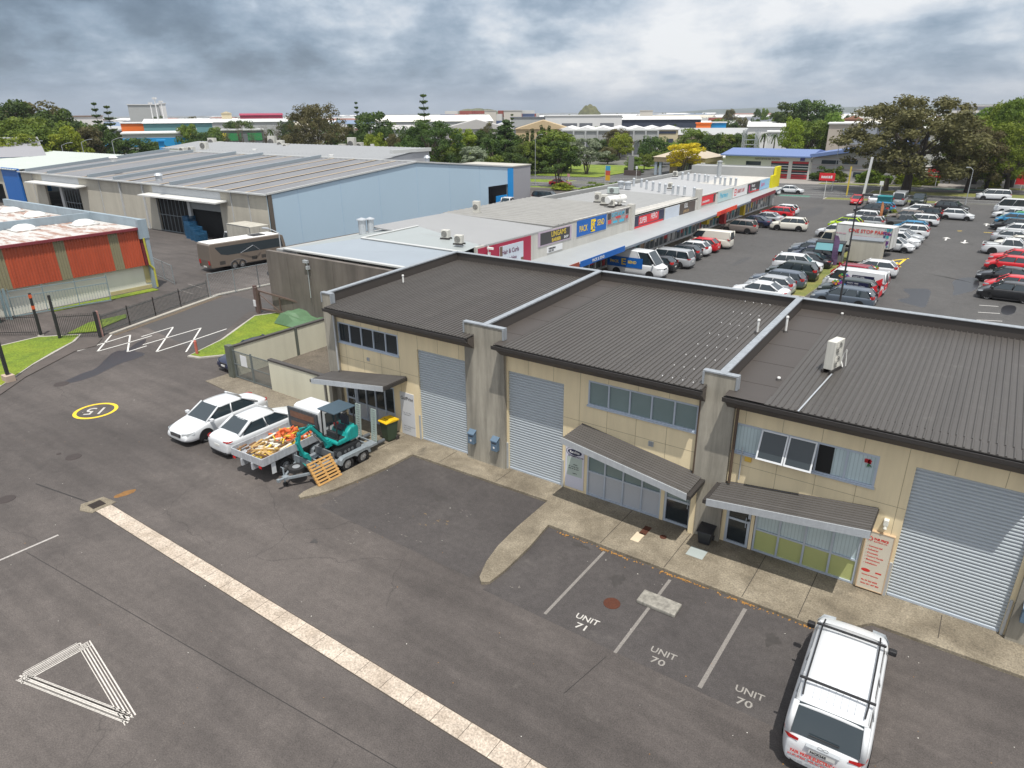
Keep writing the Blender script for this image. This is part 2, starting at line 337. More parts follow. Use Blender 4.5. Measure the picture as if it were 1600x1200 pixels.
# painted bay lines
l=MB()
strip(l,(-9.0,14.42),(-9.0,18.35),.1); strip(l,(-6.46,14.19),(-6.46,18.2),.1); 
marking('bay_line',l,wf); marking('bay_line',strip(MB(),(-3.99,14.35),(-3.96,18.2),.12),wf)
marking('bay_line',strip(MB(),(-26.27,3.5),(-26.2,7.75),.1),mat('road_paint_mid',(.36,.34,.32),.8,0,.5,14))
marking('bay_line',strip(strip(MB(),(-58.9,31.5),(-56,31.3),.1),(-60,33.2),(-57.4,33),.1),wf)
def gtext(name,s,size,p,rz,m,sx=1,parent=None):
    return tag(text(name,s,size,Matrix.Translation((p[0],p[1],.009))@Matrix.Rotation(rz,4,'Z'),m,ext=.001,bold=.004,sx=sx),kind='structure')
def stencil(s,p,size=.30,sx=1.15): gtext('painted_text',s,size,p,R_(4),wf2,sx)
wf2=mat('stencil_paint',(.26,.245,.225),.8,0,.55,30); wf3=mat('stencil_paint_bright',(.46,.44,.41),.8,0,.4,30)
gtext('painted_text','UNIT',.33,(-8.17,14.83),R_(3),wf3); gtext('painted_text','71',.34,(-7.98,14.45),R_(3),wf3,1.3)
gtext('painted_text','UNIT',.33,(-5.68,14.84),R_(3),wf2); gtext('painted_text','70',.34,(-5.52,14.46),R_(3),wf2,1.3)
gtext('painted_text','UNIT',.33,(-3.2,14.8),R_(3),wf2); gtext('painted_text','70',.34,(-3.05,14.4),R_(3),wf2,1.3)
# speed roundel
def ring(mb,c,r0,r1,z,n=48):
    for i in range(n):
        a,b=2*math.pi*i/n,2*math.pi*(i+1)/n
        mb.poly([(c[0]+r0*math.cos(a),c[1]+r0*math.sin(a),z),(c[0]+r1*math.cos(a),c[1]+r1*math.sin(a),z),(c[0]+r1*math.cos(b),c[1]+r1*math.sin(b),z),(c[0]+r0*math.cos(b),c[1]+r0*math.sin(b),z)])
    return mb
marking('speed_roundel',ring(MB(),(-36.95,14.15),.88,1.06,.008),yl)
gtext('painted_text','15',1.25,(-36.80,14.83),R_(224),wf3,.9)
# give-way triangle made of many brush strokes
def tri_edge(mb,p,q,wd,n,sd):
    r=random.Random(sd); p=Vector(p); q=Vector(q); dd=(q-p).normalized(); nn=Vector((-dd.y,dd.x))
    for i in range(n):
        o=(i/(n-1)-.5)*wd; a=p+nn*o+dd*r.uniform(-.15,.12); b=q+nn*o+dd*r.uniform(-.12,.15)
        strip(mb,a,b,wd/n*r.uniform(.35,.7) if wd>.4 or n<6 else wd/n*.85,.008)
tm=MB(); A1,A2,A3=Vector((-19.55,4.0)),Vector((-19.5,5.6)),Vector((-15.8,4.95))
tri_edge(tm,A1,A2,.42,7,1); tri_edge(tm,A2,A3+Vector((.1,.03)),.3,5,2)
tri_edge(tm,A1,A3,.26,5,3); tri_edge(tm,A1,A3,.22,6,5)
marking('give_way_triangle',tm,mat('triangle_paint',(.55,.52,.48),.8,0,.5,18))
# zig-zag no parking marking in the left driveway
zz_=MB(); ztop=[(120,548),(204,523),(270,513),(315,512),(355,514)]; 
for a in ((295,412,398,381),(398,381,497,350),(425,350,372,413),(372,413,480,383),(480,383,580,353),(497,350,487,415),(487,415,560,392),(545,388,768,323),(540,357,662,320),(660,322,597,415),(597,415,720,376),(720,376,865,327),(767,323,710,415)):
    q_=[(a[0]*.4094,380+a[1]*.4094),(a[2]*.4094,380+a[3]*.4094)]; strip(zz_,gp(*q_[0]),gp(*q_[1]),.11)
marking('zigzag_marking',zz_,wl)
# wet patches
wet=bpy.data.materials.new('wet'); wet.use_nodes=True; wb=wet.node_tree.nodes['Principled BSDF']; wb.inputs['Base Color'].default_value=(.022,.022,.026,1); wb.inputs['Roughness'].default_value=.28; wb.inputs['Specular IOR Level'].default_value=.45
def blob(name,pts,m=wet,z=.006): struct(name,MB().poly([(*gp(*p),z) for p in pts]),m)
def blobj(name,pts,m=wet,z=.006,j=1.2,sd=1):
    r=random.Random(sd); o=[]
    for _ in range(2): pts=[q for a,b in zip(pts,pts[1:]+pts[:1]) for q in ((a[0]*.75+b[0]*.25,a[1]*.75+b[1]*.25),(a[0]*.25+b[0]*.75,a[1]*.25+b[1]*.75))]
    j=j*.12
    for a,b in zip(pts,pts[1:]+pts[:1]):
        for k in range(5):
            f=k/5; o.append((a[0]+(b[0]-a[0])*f+r.uniform(-j,j)*2*(k>0),a[1]+(b[1]-a[1])*f+r.uniform(-j,j)*.8*(k>0)))
    struct(name,MB().poly([(*gp(*p),z) for p in o]),m)
blobj('puddle',[(85,602),(108,593),(128,583),(150,577),(166,560),(180,548),(197,548),(214,535),(230,528),(226,537),(205,549),(231,552),(212,561),(190,567),(167,578),(152,586),(120,597)],j=1.8)
blobj('puddle',[(1486,441),(1500,434),(1530,433),(1530,452),(1500,460),(1487,463),(1492,449)],sd=3)
blobj('puddle',[(1407,451),(1425,451),(1456,451),(1452,466),(1446,482),(1430,478),(1395,468),(1428,465)],sd=4)
blobj('puddle',[(1565,477),(1590,477),(1585,492),(1563,492)],sd=5)
blobj('puddle',[(1240,333),(1262,327),(1288,322),(1285,333),(1262,340),(1243,341)],mat('damp',(.055,.054,.054),.7,0,.2,2),sd=6)
blobj('oil_stain',[(1140,415),(1158,404),(1176,400),(1168,407),(1150,415)],mat('damp'),sd=7)
blobj('puddle',[(1222,370),(1232,367),(1228,372),(1220,375)],mat('damp'),sd=8)
blobj('puddle',[(415,425),(430,420),(437,428),(420,433)],sd=9)
# shadow-free patches on the asphalt: repaired strips
rp=mat('asphalt_repair',(.058,.054,.052),.85,0,.15,2)
struct('asphalt_patch',MB().poly([(-52,24,.005),(-41.4,22.8,.005),(-43.2,25.5,.005),(-47,30.4,.005),(-46,33,.005),(-52.5,33,.005)]),mat('asphalt_new',(.064,.060,.059),.85,0,.12,2))
struct('asphalt_joint',strip(strip(MB(),(-26,6.6),(-9,7.9),.02,.005),(-6.9,12.1),(-6.6,13.9),.02,.005),mat('tar'))
# car park paint
l=MB()
for p,q in (((1530,477),(1560,479)),((1528,488),(1562,490)),((1526,500),(1566,502))): strip(l,gp(*p),gp(*q),.1,.012)
[strip(l,(-120,rd(-120,c)),(80,rd(80,c)),.13,.016) for c in (140.1,144.3,148.6,156.1,160.3,164.6)]
marking('road_line',l)
def arrow(mb,c,s,z=.012):
    x,y=c; mb.poly([(x-.09,y-1.2*s,z),(x+.09,y-1.2*s,z),(x+.09,y+.5*s,z),(x-.09,y+.5*s,z)][::(1 if s>0 else -1)])
    mb.poly([(x-.45,y+.45*s,z),(x+.45,y+.45*s,z),(x,y+1.4*s,z)][::(1 if s>0 else -1)]); return mb
a=MB(); arrow(a,(-4.7,97.6),1); arrow(a,(-2.75,96.6),-1); arrow(a,(-1.2,113),1); marking('lane_arrow',a)
yb=MB()
for p,q in (((1388,408),(1420,404)),((1402,410),(1398,416)),((1416,404),(1400,417)),((1385,417),(1408,417)),((1537,363),(1551,364)),((1496,361),(1503,361))): strip(yb,gp(*p),gp(*q),.22,.012)
marking('yellow_marking',yb,yl)
marking('green_cycle_lane',MB().poly(band(-36,-29,140.3,141.8,.014)).poly(band(-12,-1,163,164.4,.014)),mat('green_paint',(.03,.19,.13),.8))
# tyre marks
ty=MB()
for k in range(4):
    pts=[gp(1450+i*10+k*9,428+k*2+i*(1.2+.5*i*.35)) for i in range(5)]
    for p,q in zip(pts,pts[1:]): strip(ty,p,q,.1,.009)
struct('tyre_mark',ty,mat('tyre_mark',(.05,.049,.048),.9))
# manholes and pit lids
def manhole(px,py,r,m,lab):
    x,y=gp(px,py); o=MB().cyl((x,y,0),(x,y,.014 if y<18.5 else .118),r,r*.98,28).build('manhole_cover',m,loc=(x,y,0)); tag(o,lab,'manhole cover')
rust=mat('rust',(.075,.022,.010),.9,0,.4,14); dk=mat('manhole_dark',(.045,.036,.034),.85,0,.3,9)
manhole(956,943,.27,rust,'rusty red round manhole cover beside the painted UNIT 71')
manhole(115,714,.33,dk,'dark round manhole cover left of the white sedans')
manhole(92,709,.1,dk,'small dark inspection cap next to a larger dark cover')
manhole(10,780,.33,dk,'dark round manhole cover at the left edge of the yard')
manhole(96,600,.4,dk,'dark round manhole cover up the yard from the yellow 15 roundel')
x,y=gp(1036,843); tag(MB().cyl((x,y,0),(x,y,.118),.13,.13,20).build('manhole_cover',rust,loc=(x,y,0)),'small rusty round cover on the footpath by the glazed door','manhole cover')
x,y=gp(1008,833); one('pit_lid',MB().box(x-.13,x+.13,y-.3,y+.3,.1,.117),rust,'rusty rectangular pit lid set in the footpath','pit lid',(x,y,0))
x,y=gp(996,843); one('pit_lid',MB().box(x-.16,x+.16,y-.3,y+.3,.1,.117),mat('cream_concrete',(.6,.5,.36),.9),'pale cream patch of concrete lid beside the rusty pit lid','pit lid',(x,y,0))
x,y=gp(1088,868); one('pit_lid',MB().box(x-.3,x+.3,y-.28,y+.28,.1,.117),mat('grey_lid',(.33,.37,.36),.8),'pale grey rectangular pit lid in the footpath between two canopies','pit lid',(x,y,0))
ws=MB(); ws.box(-6.9,-5.62,16.52,17.14,0,.13); one('wheel_stop',ws,mat('pale_concrete',(.30,.285,.25),.9,0,.35,2.2,grime=.45),'low pale concrete slab lying across the bay line','concrete block',(-6.26,16.8,0),bevel=.03)
# litter and leaves: loose, uncounted
lt=MB(); r=random.Random(3)
for i in range(200):
    x,y=r.uniform(-38,6),r.uniform(4,19)
    s=r.uniform(.006,.022); a=r.uniform(0,3); mi=0 if r.random()<.6 else 1
    z=.012+(.11 if False else 0); dx,dy=math.cos(a)*s,math.sin(a)*s
    lt.poly([(x-dx,y-dy,z),(x+dy,y-dx,z+.01),(x+dx,y+dy,z+.012),(x-dy,y+dx,z+.004)],mi)
for i in range(420):
    x=r.uniform(-11,-1.6); c=18.47-abs(r.gauss(0,.05)); 
    if r.random()>.25+.75*(math.sin(x*2.7)>.2): continue
    s=r.uniform(.015,.04); a=r.uniform(0,3); dx,dy=math.cos(a)*s,math.sin(a)*s; z=.01
    lt.poly([(x-dx,c-dy,z),(x+dy,c-dx,z+.012),(x+dx,c+dy,z+.016),(x-dy,c+dx,z+.006)],1)
tag(lt.build('fallen_leaves_and_grit',[mat('grit',(.5,.48,.44),.9),mat('leaf_litter',(.30,.15,.035),.9)]),'scattered orange leaves and pale grit on the asphalt','litter',kind='stuff')
# ---------------- the three workshop units in front ----------------
cream=mat('cream_panel',(.76,.64,.42),.75,0,.05,.8,grime=.12); creamd=mat('cream_joint',(.30,.25,.16),.8)
nibm=mat('precast_concrete',(.36,.335,.28),.85,0,.16,.9,bump=.15,grime=.45); roofm=mat('brown_roof_steel',(.074,.068,.063),.5,.0,.13,.6,grime=.12,st=(1,.10,1))
flash=mat('brown_flashing',(.058,.05,.045),.55,0,.08,1); gut=mat('brown_gutter',(.040,.036,.034),.5); galv=mat('galvanised',(.50,.53,.56),.42,.35,.12,5,grime=.1)
alu=mat('aluminium_frame',(.46,.52,.60),.4,.25,.05,4); rdoor=mat('roller_door_grey',(.41,.45,.48),.45,.15,.05,2)
def stripe_m(name,c1,c2,w):
    m=mat(name,c1,.22,0,.03,3,spec=.6); t=m.node_tree; b=t.nodes['Principled BSDF']; o=N(t,'ShaderNodeTexCoord').outputs['Object']; s_=N(t,'ShaderNodeSeparateXYZ'); t.links.new(o,s_.inputs[0])
    f=mth(t,'FRACT',mth(t,'DIVIDE',s_.outputs[0],w)); c=mixc(t,ramp(t,f,[(0,1),(.16,.35),(.3,0),(1,0)]),c1,c2); c=mixc(t,ramp(t,noise(t,o,.9,3,.6),[(.35,0),(.7,.35)]),c,c2); t.links.new(c,b.inputs['Base Color']); return m
def glassm(name,col,rough=.12,spec=.6): return mat(name,col,rough,0,.25,.5,spec=spec)
gdark=glassm('glass_dark',(.018,.024,.028)); gfrost=glassm('glass_green',(.17,.23,.23),.18); gblind=stripe_m('blind_blue',(.50,.60,.62),(.30,.38,.40),.11); golive=mat('glass_olive',(.40,.43,.18),.3,0,.1,1,spec=.5); ggrey=mat('panel_grey',(.42,.44,.47),.4,0,.04,1)
_t=roofm.node_tree; _o=N(_t,'ShaderNodeTexCoord').outputs['Object']; _s=N(_t,'ShaderNodeSeparateXYZ'); _t.links.new(_o,_s.inputs[0])
_b=_t.nodes['Principled BSDF']; _c=_b.inputs['Base Color'].links[0].from_socket; _f=mth(_t,'FRACT',mth(_t,'DIVIDE',_s.outputs[1],1.15)); _k=ramp(_t,_f,[(0,.5),(.018,.0),(1,0)])
_l=ramp(_t,noise(_t,_o,1.7,7,.7),[(.60,0),(.72,.28)]); _t.links.new(mixc(_t,_l,mixc(_t,_k,_c,(.16,.15,.145)),(.15,.145,.13)),_b.inputs['Base Color'])
def wall_xz(mb,x0,x1,z0,z1,y,th,ops,mi=0):
    xs=sorted({x0,x1,*[v for o in ops for v in o[:2] if x0<v<x1]}); zs=sorted({z0,z1,*[v for o in ops for v in o[2:4] if z0<v<z1]})
    def solid(i,j):
        if not(0<=i<len(xs)-1 and 0<=j<len(zs)-1): return False
        cx,cz=(xs[i]+xs[i+1])/2,(zs[j]+zs[j+1])/2
        return not any(o[0]<cx<o[1] and o[2]<cz<o[3] for o in ops)
    for i in range(len(xs)-1):
        for j in range(len(zs)-1):
            if not solid(i,j): continue
            a,b,c,d=xs[i],xs[i+1],zs[j],zs[j+1]
            mb.poly([(a,y,c),(b,y,c),(b,y,d),(a,y,d)],mi); mb.poly([(a,y+th,c),(a,y+th,d),(b,y+th,d),(b,y+th,c)],mi)
            if not solid(i-1,j): mb.poly([(a,y,c),(a,y,d),(a,y+th,d),(a,y+th,c)],mi)
            if not solid(i+1,j): mb.poly([(b,y,c),(b,y+th,c),(b,y+th,d),(b,y,d)],mi)
            if not solid(i,j-1): mb.poly([(a,y,c),(a,y+th,c),(b,y+th,c),(b,y,c)],mi)
            if not solid(i,j+1): mb.poly([(a,y,d),(b,y,d),(b,y+th,d),(a,y+th,d)],mi)
def corr_y(mb,x0,x1,ya,za,yb,zb,pitch,h,mi=0,frac=.3,th=.03):   # ribs running along y
    n=max(1,round((x1-x0)/pitch)); p=(x1-x0)/n; pr=[]
    for i in range(n):
        a=x0+i*p; pr+=[(a,0),(a+p*(1-frac)*.9,0),(a+p*(1-frac*.75),h),(a+p*(1-frac*.2),h)]
    pr.append((x1,0))
    vs=[(x,ya,za+z) for x,z in pr]+[(x,yb,zb+z) for x,z in pr]; k=len(pr)
    mb.add(vs,[(i,i+1,k+i+1,k+i) for i in range(k-1)],mi)
    mb.poly([(x0,ya,za-th),(x0,yb,zb-th),(x1,yb,zb-th),(x1,ya,za-th)],mi)
    mb.add([(x,ya,za+z) for x,z in pr]+[(x,ya,za-th) for x,z in pr],[(k+i,k+i+1,i+1,i) for i in range(k-1)],mi)
def corr_x(mb,y0,y1,xa,za,xb,zb,pitch,h,mi=0,frac=.35,th=.03):   # ribs running along x
    n=max(1,round((y1-y0)/pitch)); p=(y1-y0)/n; pr=[]
    for i in range(n):
        a=y0+i*p; pr+=[(a,0),(a+p*(1-frac)*.9,0),(a+p*(1-frac*.75),h),(a+p*(1-frac*.2),h)]
    pr.append((y1,0)); k=len(pr)
    vs=[(xa,y,za+z) for y,z in pr]+[(xb,y,zb+z) for y,z in pr]
    mb.add(vs,[(k+i,k+i+1,i+1,i) for i in range(k-1)],mi)
    mb.poly([(xa,y0,za-th),(xb,y0,zb-th),(xb,y1,zb-th),(xa,y1,za-th)],mi)
    for xx,z_ in ((xa,za),(xb,zb)): mb.add([(xx,y,z_+z) for y,z in pr]+[(xx,y,z_-th) for y,z in pr],[(k+i,k+i+1,i+1,i) for i in range(k-1)],mi)
def roller(mb,x0,x1,z0,z1,y,pitch=.115,d=.034):
    n=round((z1-z0)/pitch); p=(z1-z0)/n; pts=[]
    for i in range(n):
        z=z0+i*p
        for f,o in ((0,0),(.12,-d*.8),(.36,-d),(.66,-d*.7),(.82,.006)): pts.append((y+o,z+f*p))
    pts.append((y,z1)); k=len(pts)
    mb.add([(x0,a,b) for a,b in pts]+[(x1,a,b) for a,b in pts],[(i,k+i,k+i+1,i+1) for i in range(k-1)])
    mb.poly([(x0,y+.03,z0),(x0,y+.03,z1),(x1,y+.03,z1),(x1,y+.03,z0)])
YW=21.24
def rz_(y): return 5.93+(y-20.5)*.044
def frame_rect(mb,x0,x1,z0,z1,y,w,dp=.07,mi=0):
    mb.box(x0,x1,y-dp/2,y+dp/2,z0,z0+w,mi).box(x0,x1,y-dp/2,y+dp/2,z1-w,z1,mi).box(x0,x0+w,y-dp/2,y+dp/2,z0+w,z1-w,mi).box(x1-w,x1,y-dp/2,y+dp/2,z0+w,z1-w,mi)
def panes_window(t,name,x0,x1,z0,z1,n,mats_,y=None,w=.06,lab=None):
    y=(YW+.03) if y is None else y; f=MB(); frame_rect(f,x0,x1,z0,z1,y,w,.1); xs=[x0+(x1-x0)*i/n for i in range(n+1)]
    for x in xs[1:-1]: f.box(x-w/2,x+w/2,y-.05,y+.05,z0+w,z1-w)
    f.box(x0-.03,x1+.03,y-.1,y-.02,z0-.05,z0+.01)
    fo=f.build(name,alu,t)
    for i in range(n):
        m_=mats_[i%len(mats_)]
        if m_ is None: continue
        k=.0 if i==0 else w/2; k2=.0 if i==n-1 else w/2
        a,b=xs[i]+(w if i==0 else w/2),xs[i+1]-(w if i==n-1 else w/2)
        p=MB(); p.box(a,b,y+.005,y+.02,z0+w,z1-w); 
        po=p.build('pane',m_,fo,loc=t['_b'],world=False)
    return fo,xs
def kids_at(o,t): pass
def unit(name,label,xl,xr,ops_door,win,offi,sign,can,flat,nibs,downs):
    t=thing(name,label,'workshop',((xl+xr)/2,YW,0))
    (dx0,dx1,dz)=ops_door; (wx0,wx1,wz0,wz1)=win; (ox0,ox1,oz)=offi
    w=MB(); ops=[(dx0,dx1,0,dz),(wx0,wx1,wz0,wz1),(ox0,ox1,0.02,oz)]
    wall_xz(w,xl,xr,0,5.75,YW,.18,ops)
    MB().box(xl,xr,31.0,31.18,0,6.3).build('rear_wall',cream,t)
    # dark interior lining behind glass
    z_=MB()
    wo=w.build('wall',cream,t)
    j=MB()
    x=xl+.9
    while x<xr-.3:
        for (za,zb) in ((.1,5.7),):
            segs=[(za,zb)]
            for o in ops:
                if o[0]-.02<x<o[1]+.02: segs=[s for a,b in segs for s in ((a,min(b,o[2]-.02)),(max(a,o[3]+.02),b)) if s[1]-s[0]>.05]
            for a,b in segs: j.box(x-.006,x+.006,YW-.004,YW+.01,a,b)
        x+=1.2
    for zj in (3.28,):
        xs=[xl]; 
        for o in sorted(ops):
            if o[2]<zj<o[3]: xs+= [o[0]-.02,o[1]+.02]
        xs.append(xr)
        for a,b in zip(xs[::2],xs[1::2]):
            if b-a>.05: j.box(a,b,YW-.004,YW+.01,zj-.006,zj+.006)
    j.build('panel_joint',creamd,wo,loc=t['_b'],world=False)
    # roller door
    r=MB(); roller(r,dx0,dx1,.12,dz,YW+.1); ro=r.build('roller_door',rdoor,t)
    b=MB().box(dx0+.02,dx1-.02,YW+.04,YW+.1,.115,.19); b.build('bottom_rail',alu,ro,loc=t['_b'],world=False)
    for a,b in ((dx0-.09,dx0-.01),(dx1+.01,dx1+.08)): MB().box(a,b,YW-.05,YW+.05,.1,1.35).build('door_guard',galv,t)
    # roof
    gl,gr=(.85,.46) if xl<-10 and xl>-20 else (.4,.5) if xl<-20 else (.3,.85); e0=max(xl+gl,xl+flat+.02)
    m=MB(); corr_y(m,xl+flat+.02,xr-.12,21.27,rz_(21.27),31.0,rz_(31),.19,.035)
    m.build('roof',roofm,t); m=MB(); corr_y(m,e0,xr-gr,20.58,rz_(20.58),21.275,rz_(21.275),.19,.035)
    m.build('roof',roofm,t)
    if flat>.15:
        q=MB(); q.add([(xl+.12,21.27,rz_(21.27)+.01),(xl+flat+.06,21.27,rz_(21.27)+.01),(xl+flat+.06,31,rz_(31)+.01),(xl+.12,31,rz_(31)+.01)],[(0,1,2,3)])
        if e0>xl+gl+.05: q.add([(xl+gl,20.58,rz_(20.58)+.01),(e0,20.58,rz_(20.58)+.01),(e0,21.275,rz_(21.27)+.01),(xl+gl,21.275,rz_(21.27)+.01)],[(0,1,2,3)])
        for yy in range(22,31,2): q.box(xl+.12,xl+flat+.06,yy,yy+.03,rz_(yy)+.0,rz_(yy)+.018)
        q.build('roof_flashing',flash,t)
    g=MB(); g.xprism([(20.46,5.77),(20.48,5.74),(20.62,5.74),(20.62,5.90),(20.60,5.90),(20.60,5.77),(20.49,5.77),(20.48,5.90),(20.45,5.90)],xl+gl-.03,xr-gr+.03); g.build('gutter',gut,t)
    f=MB(); f.xprism([(20.64,5.72),(20.64,5.88),(21.22,5.9),(21.22,5.36),(21.05,5.36)],xl+gl,xr-gr); f.build('eave_soffit',mat('brown_soffit',(.085,.072,.062),.7,0,.1,1),t)
    # parapets with galvanised caps
    zb=6.87
    p=MB(); p.box(xl+.1,xr-.1,31.0,31.2,rz_(31)-.2,zb-.03); p.build('rear_parapet',flash,t)
    c=MB(); c.box(xl-.1,xr+.1,30.94,31.26,zb-.028,zb); 
    for xx in np.arange(xl+1.8,xr,2.4): c.box(xx,xx+.05,30.935,31.265,zb-.02,zb+.008)
    c.build('parapet_cap',mat('cap_steel',(.36,.39,.42),.45,.3,.15,4,grime=.25),t)
    for (px_) in nibs:
        pw=MB()
        pw.add([(px_-.1,21.25,5.3),(px_+.1,21.25,5.3),(px_+.1,21.25,6.45),(px_-.1,21.25,6.45),(px_-.1,31.2,5.3),(px_+.1,31.2,5.3),(px_+.1,31.2,zb-.03),(px_-.1,31.2,zb-.03)],[(0,1,2,3),(5,4,7,6),(1,5,6,2),(4,0,3,7),(3,2,6,7),(0,4,5,1)])
        pw.build('party_wall',flash,t)
        c=MB(); n=5
        for i in range(n):
            f0,f1=i/n,(i+1)/n; y0,y1=21.05+10.0*f0,21.05+10.0*f1; z0,z1=6.45+(zb-6.45)*f0,6.45+(zb-6.45)*f1
            c.add([(px_-.13,y0,z0-.03),(px_+.13,y0,z0-.03),(px_+.13,y0,z0+.03),(px_-.13,y0,z0+.03),(px_-.13,y1,z1-.03),(px_+.13,y1,z1-.03),(px_+.13,y1,z1+.03),(px_-.13,y1,z1+.03)],[(0,1,2,3),(5,4,7,6),(1,5,6,2),(4,0,3,7),(3,2,6,7),(0,4,5,1)])
        c.build('party_wall_cap',mat('cap_steel',(.36,.39,.42),.45,.3,.15,4,grime=.25),t)
    return t,wo
def nib(t,x0,x1):
    n=MB(); n.box(x0,x1,21.06,21.236,0,6.42); no=n.build('concrete_pier',nibm,t,bevel=.012)
    c=MB(); c.box(x0-.02,x1+.02,21.03,21.27,6.42,6.48); c.box(x0-.022,x0+.05,21.02,21.28,5.98,6.42).box(x1-.05,x1+.022,21.02,21.28,5.98,6.42)
    c.build('pier_cap',mat('cap_steel',(.36,.39,.42),.45,.3,.15,4,grime=.25),no,loc=t['_b'],world=False,bevel=.008); return no
def canopy(t,x0,x1,z0,z1,y0=19.68,low='R'):
    m=MB(); corr_x(m,y0,YW-.01,x0,z0,x1,z1,.15,.028); co_=m.build('canopy',roofm,t)
    f=MB(); e=.02
    f.add([(x0-.03,y0-.05,z0-.2),(x1+.03,y0-.05,z1-.2),(x1+.03,y0-.05,z1+.05),(x0-.03,y0-.05,z0+.05),(x0-.03,y0-.005,z0-.2),(x1+.03,y0-.005,z1-.2),(x1+.03,y0-.005,z1+.05),(x0-.03,y0-.005,z0+.05)],[(0,1,2,3),(5,4,7,6),(1,5,6,2),(4,0,3,7),(3,2,6,7),(0,4,5,1)])
    f.build('fascia',galv,co_,loc=t['_b'],world=False)
    MB().box(x0-.03,x0,y0,YW,z0-.19,z0-.035).build('end_trim',gut,co_,loc=t['_b'],world=False); MB().box(x1,x1+.03,y0,YW,z1-.19,z1-.035).build('end_trim',gut,co_,loc=t['_b'],world=False)
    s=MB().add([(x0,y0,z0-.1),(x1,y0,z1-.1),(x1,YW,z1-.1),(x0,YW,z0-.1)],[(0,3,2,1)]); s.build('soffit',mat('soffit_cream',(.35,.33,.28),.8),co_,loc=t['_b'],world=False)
    xl_,zl_=(x0,z0) if z0<z1 else (x1,z1); sg=-1 if z0<z1 else 1
    g=MB().box(xl_+sg*.02,xl_+sg*.16,y0-.02,YW-.02,zl_-.16,zl_-.02); g.build('canopy_gutter',gut,co_,loc=t['_b'],world=False)
    return co_
def shopfront(t,x0,x1,z1,n,split,up_m,lo_m,y=None,z0=.12):
    y=YW+.04; f=MB(); w=.065; frame_rect(f,x0,x1,z0,z1,y,w,.1); xs=[x0+(x1-x0)*i/n for i in range(n+1)]
    for x in xs[1:-1]: f.box(x-w/2,x+w/2,y-.05,y+.05,z0+w,z1-w)
    for a,b in zip(xs,xs[1:]): f.box(a+w/2,b-w/2,y-.045,y+.045,split-.03,split+.03)
    fo=f.build('shopfront',alu,t)
    for i,(a,b) in enumerate(zip(xs,xs[1:])):
        MB().box(a+w/2,b-w/2,y+.0,y+.015,split+.03,z1-w).build('pane',up_m[i%len(up_m)],fo,loc=t['_b'],world=False)
        MB().box(a+w/2,b-w/2,y+.0,y+.015,z0+w,split-.03).build('lower_panel',lo_m,fo,loc=t['_b'],world=False)
    return fo
def gdoor(t,x0,x1,z1,m_):
    f=MB(); y=YW+.04; frame_rect(f,x0,x1,.12,z1,y,.09,.1); f.box(x0+.09,x1-.09,y-.03,y+.03,1.08,1.16)
    fo=f.build('entrance_door',alu,t)
    MB().box(x0+.09,x1-.09,y,y+.015,.21,1.08).build('pane',gdark,fo,loc=t['_b'],world=False); MB().box(x0+.09,x1-.09,y,y+.015,1.16,z1-.09).build('pane',m_,fo,loc=t['_b'],world=False)
    MB().tube([(x1-.14,y-.09,.95),(x1-.14,y-.09,1.35)],.012).build('handle',alu,fo,loc=t['_b'],world=False)
def louvre(t,x,z,s=.2):
    m=MB(); frame_rect(m,x,x+s,z,z+s,YW-.02,.02,.04)
    for k in range(5): m.box(x+.02,x+s-.02,YW-.03,YW-.005,z+.03+k*(s-.05)/5,z+.045+k*(s-.05)/5)
    m.build('wall_vent',galv,t)
# unit A (left)
tA,wA=unit('workshop_unit','cream workshop with dark upper windows and the teal digger parked in front',-25.9,-16.3,(-20.25,-17.42,4.62),(-25.45,-21.4,4.05,5.07),(-25.3,-21.9,2.35),None,None,.1,[-25.9,-16.3],None)
nib(tA,-26.2,-25.5); nib(tA,-17.33,-15.28)
panes_window(tA,'upper_window',-25.45,-21.4,4.05,5.07,5,[gdark])
shopfront(tA,-24.55,-21.9,2.35,4,.98,[gdark],ggrey); gdoor(tA,-25.3,-24.6,2.35,gdark)
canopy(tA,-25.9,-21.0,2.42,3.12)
MB().box(-26.1,-25.86,20.8,21.05,0,2.35).build('canopy_post',nibm,tA); MB().box(-25.35,-25.25,19.9,20.0,.1,2.4).build('canopy_post',nibm,tA)
MB().tube([(-25.42,21.0,2.6),(-25.42,21.0,5.75)],.045).build('downpipe',galv,tA)
louvre(tA,-23.55,3.42,.16)
# unit B (middle)
tB,wB=unit('workshop_unit','middle cream workshop with white fixings dotted on its brown roof and frosted windows',-16.3,-6.4,(-15.2,-12.52,4.66),(-11.43,-7.1,4.06,5.07),(-11.36,-7.0,2.45),None,None,1.25,[-6.4],None)
panes_window(tB,'upper_window',-11.43,-7.1,4.06,5.07,5,[gfrost])
shopfront(tB,-11.36,-8.2,2.45,4,1.2,[gfrost],ggrey); MB().box(-8.2,-8.06,YW-.03,YW+.1,.12,2.45).build('post',cream,tB); gdoor(tB,-8.06,-7.0,2.45,gfrost)
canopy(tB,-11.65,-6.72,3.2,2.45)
MB().box(-6.98,-6.8,21.0,21.2,0,2.3).build('canopy_post',cream,tB)
MB().tube([(-7.02,21.1,5.8),(-7.02,21.1,2.55)],.05).build('downpipe',mat('brown_pipe',(.09,.06,.04),.6),tB)
louvre(tB,-8.85,3.05,.2)
fx=MB()
for k in range(8):
    f=k/7; a=G(1163.7+(1036-1163.7)*f,476.5+(576-476.5)*f,6.25); a.z=rz_(a.y)+.045
    for i in range(4):
        x=a.x+i*.37; fx.cyl((x,a.y,a.z-.02),(x,a.y,a.z+.012),.02,.016,8)
fx.build('roof_fixings',mat('white_washer',(.75,.75,.74),.5),tB)
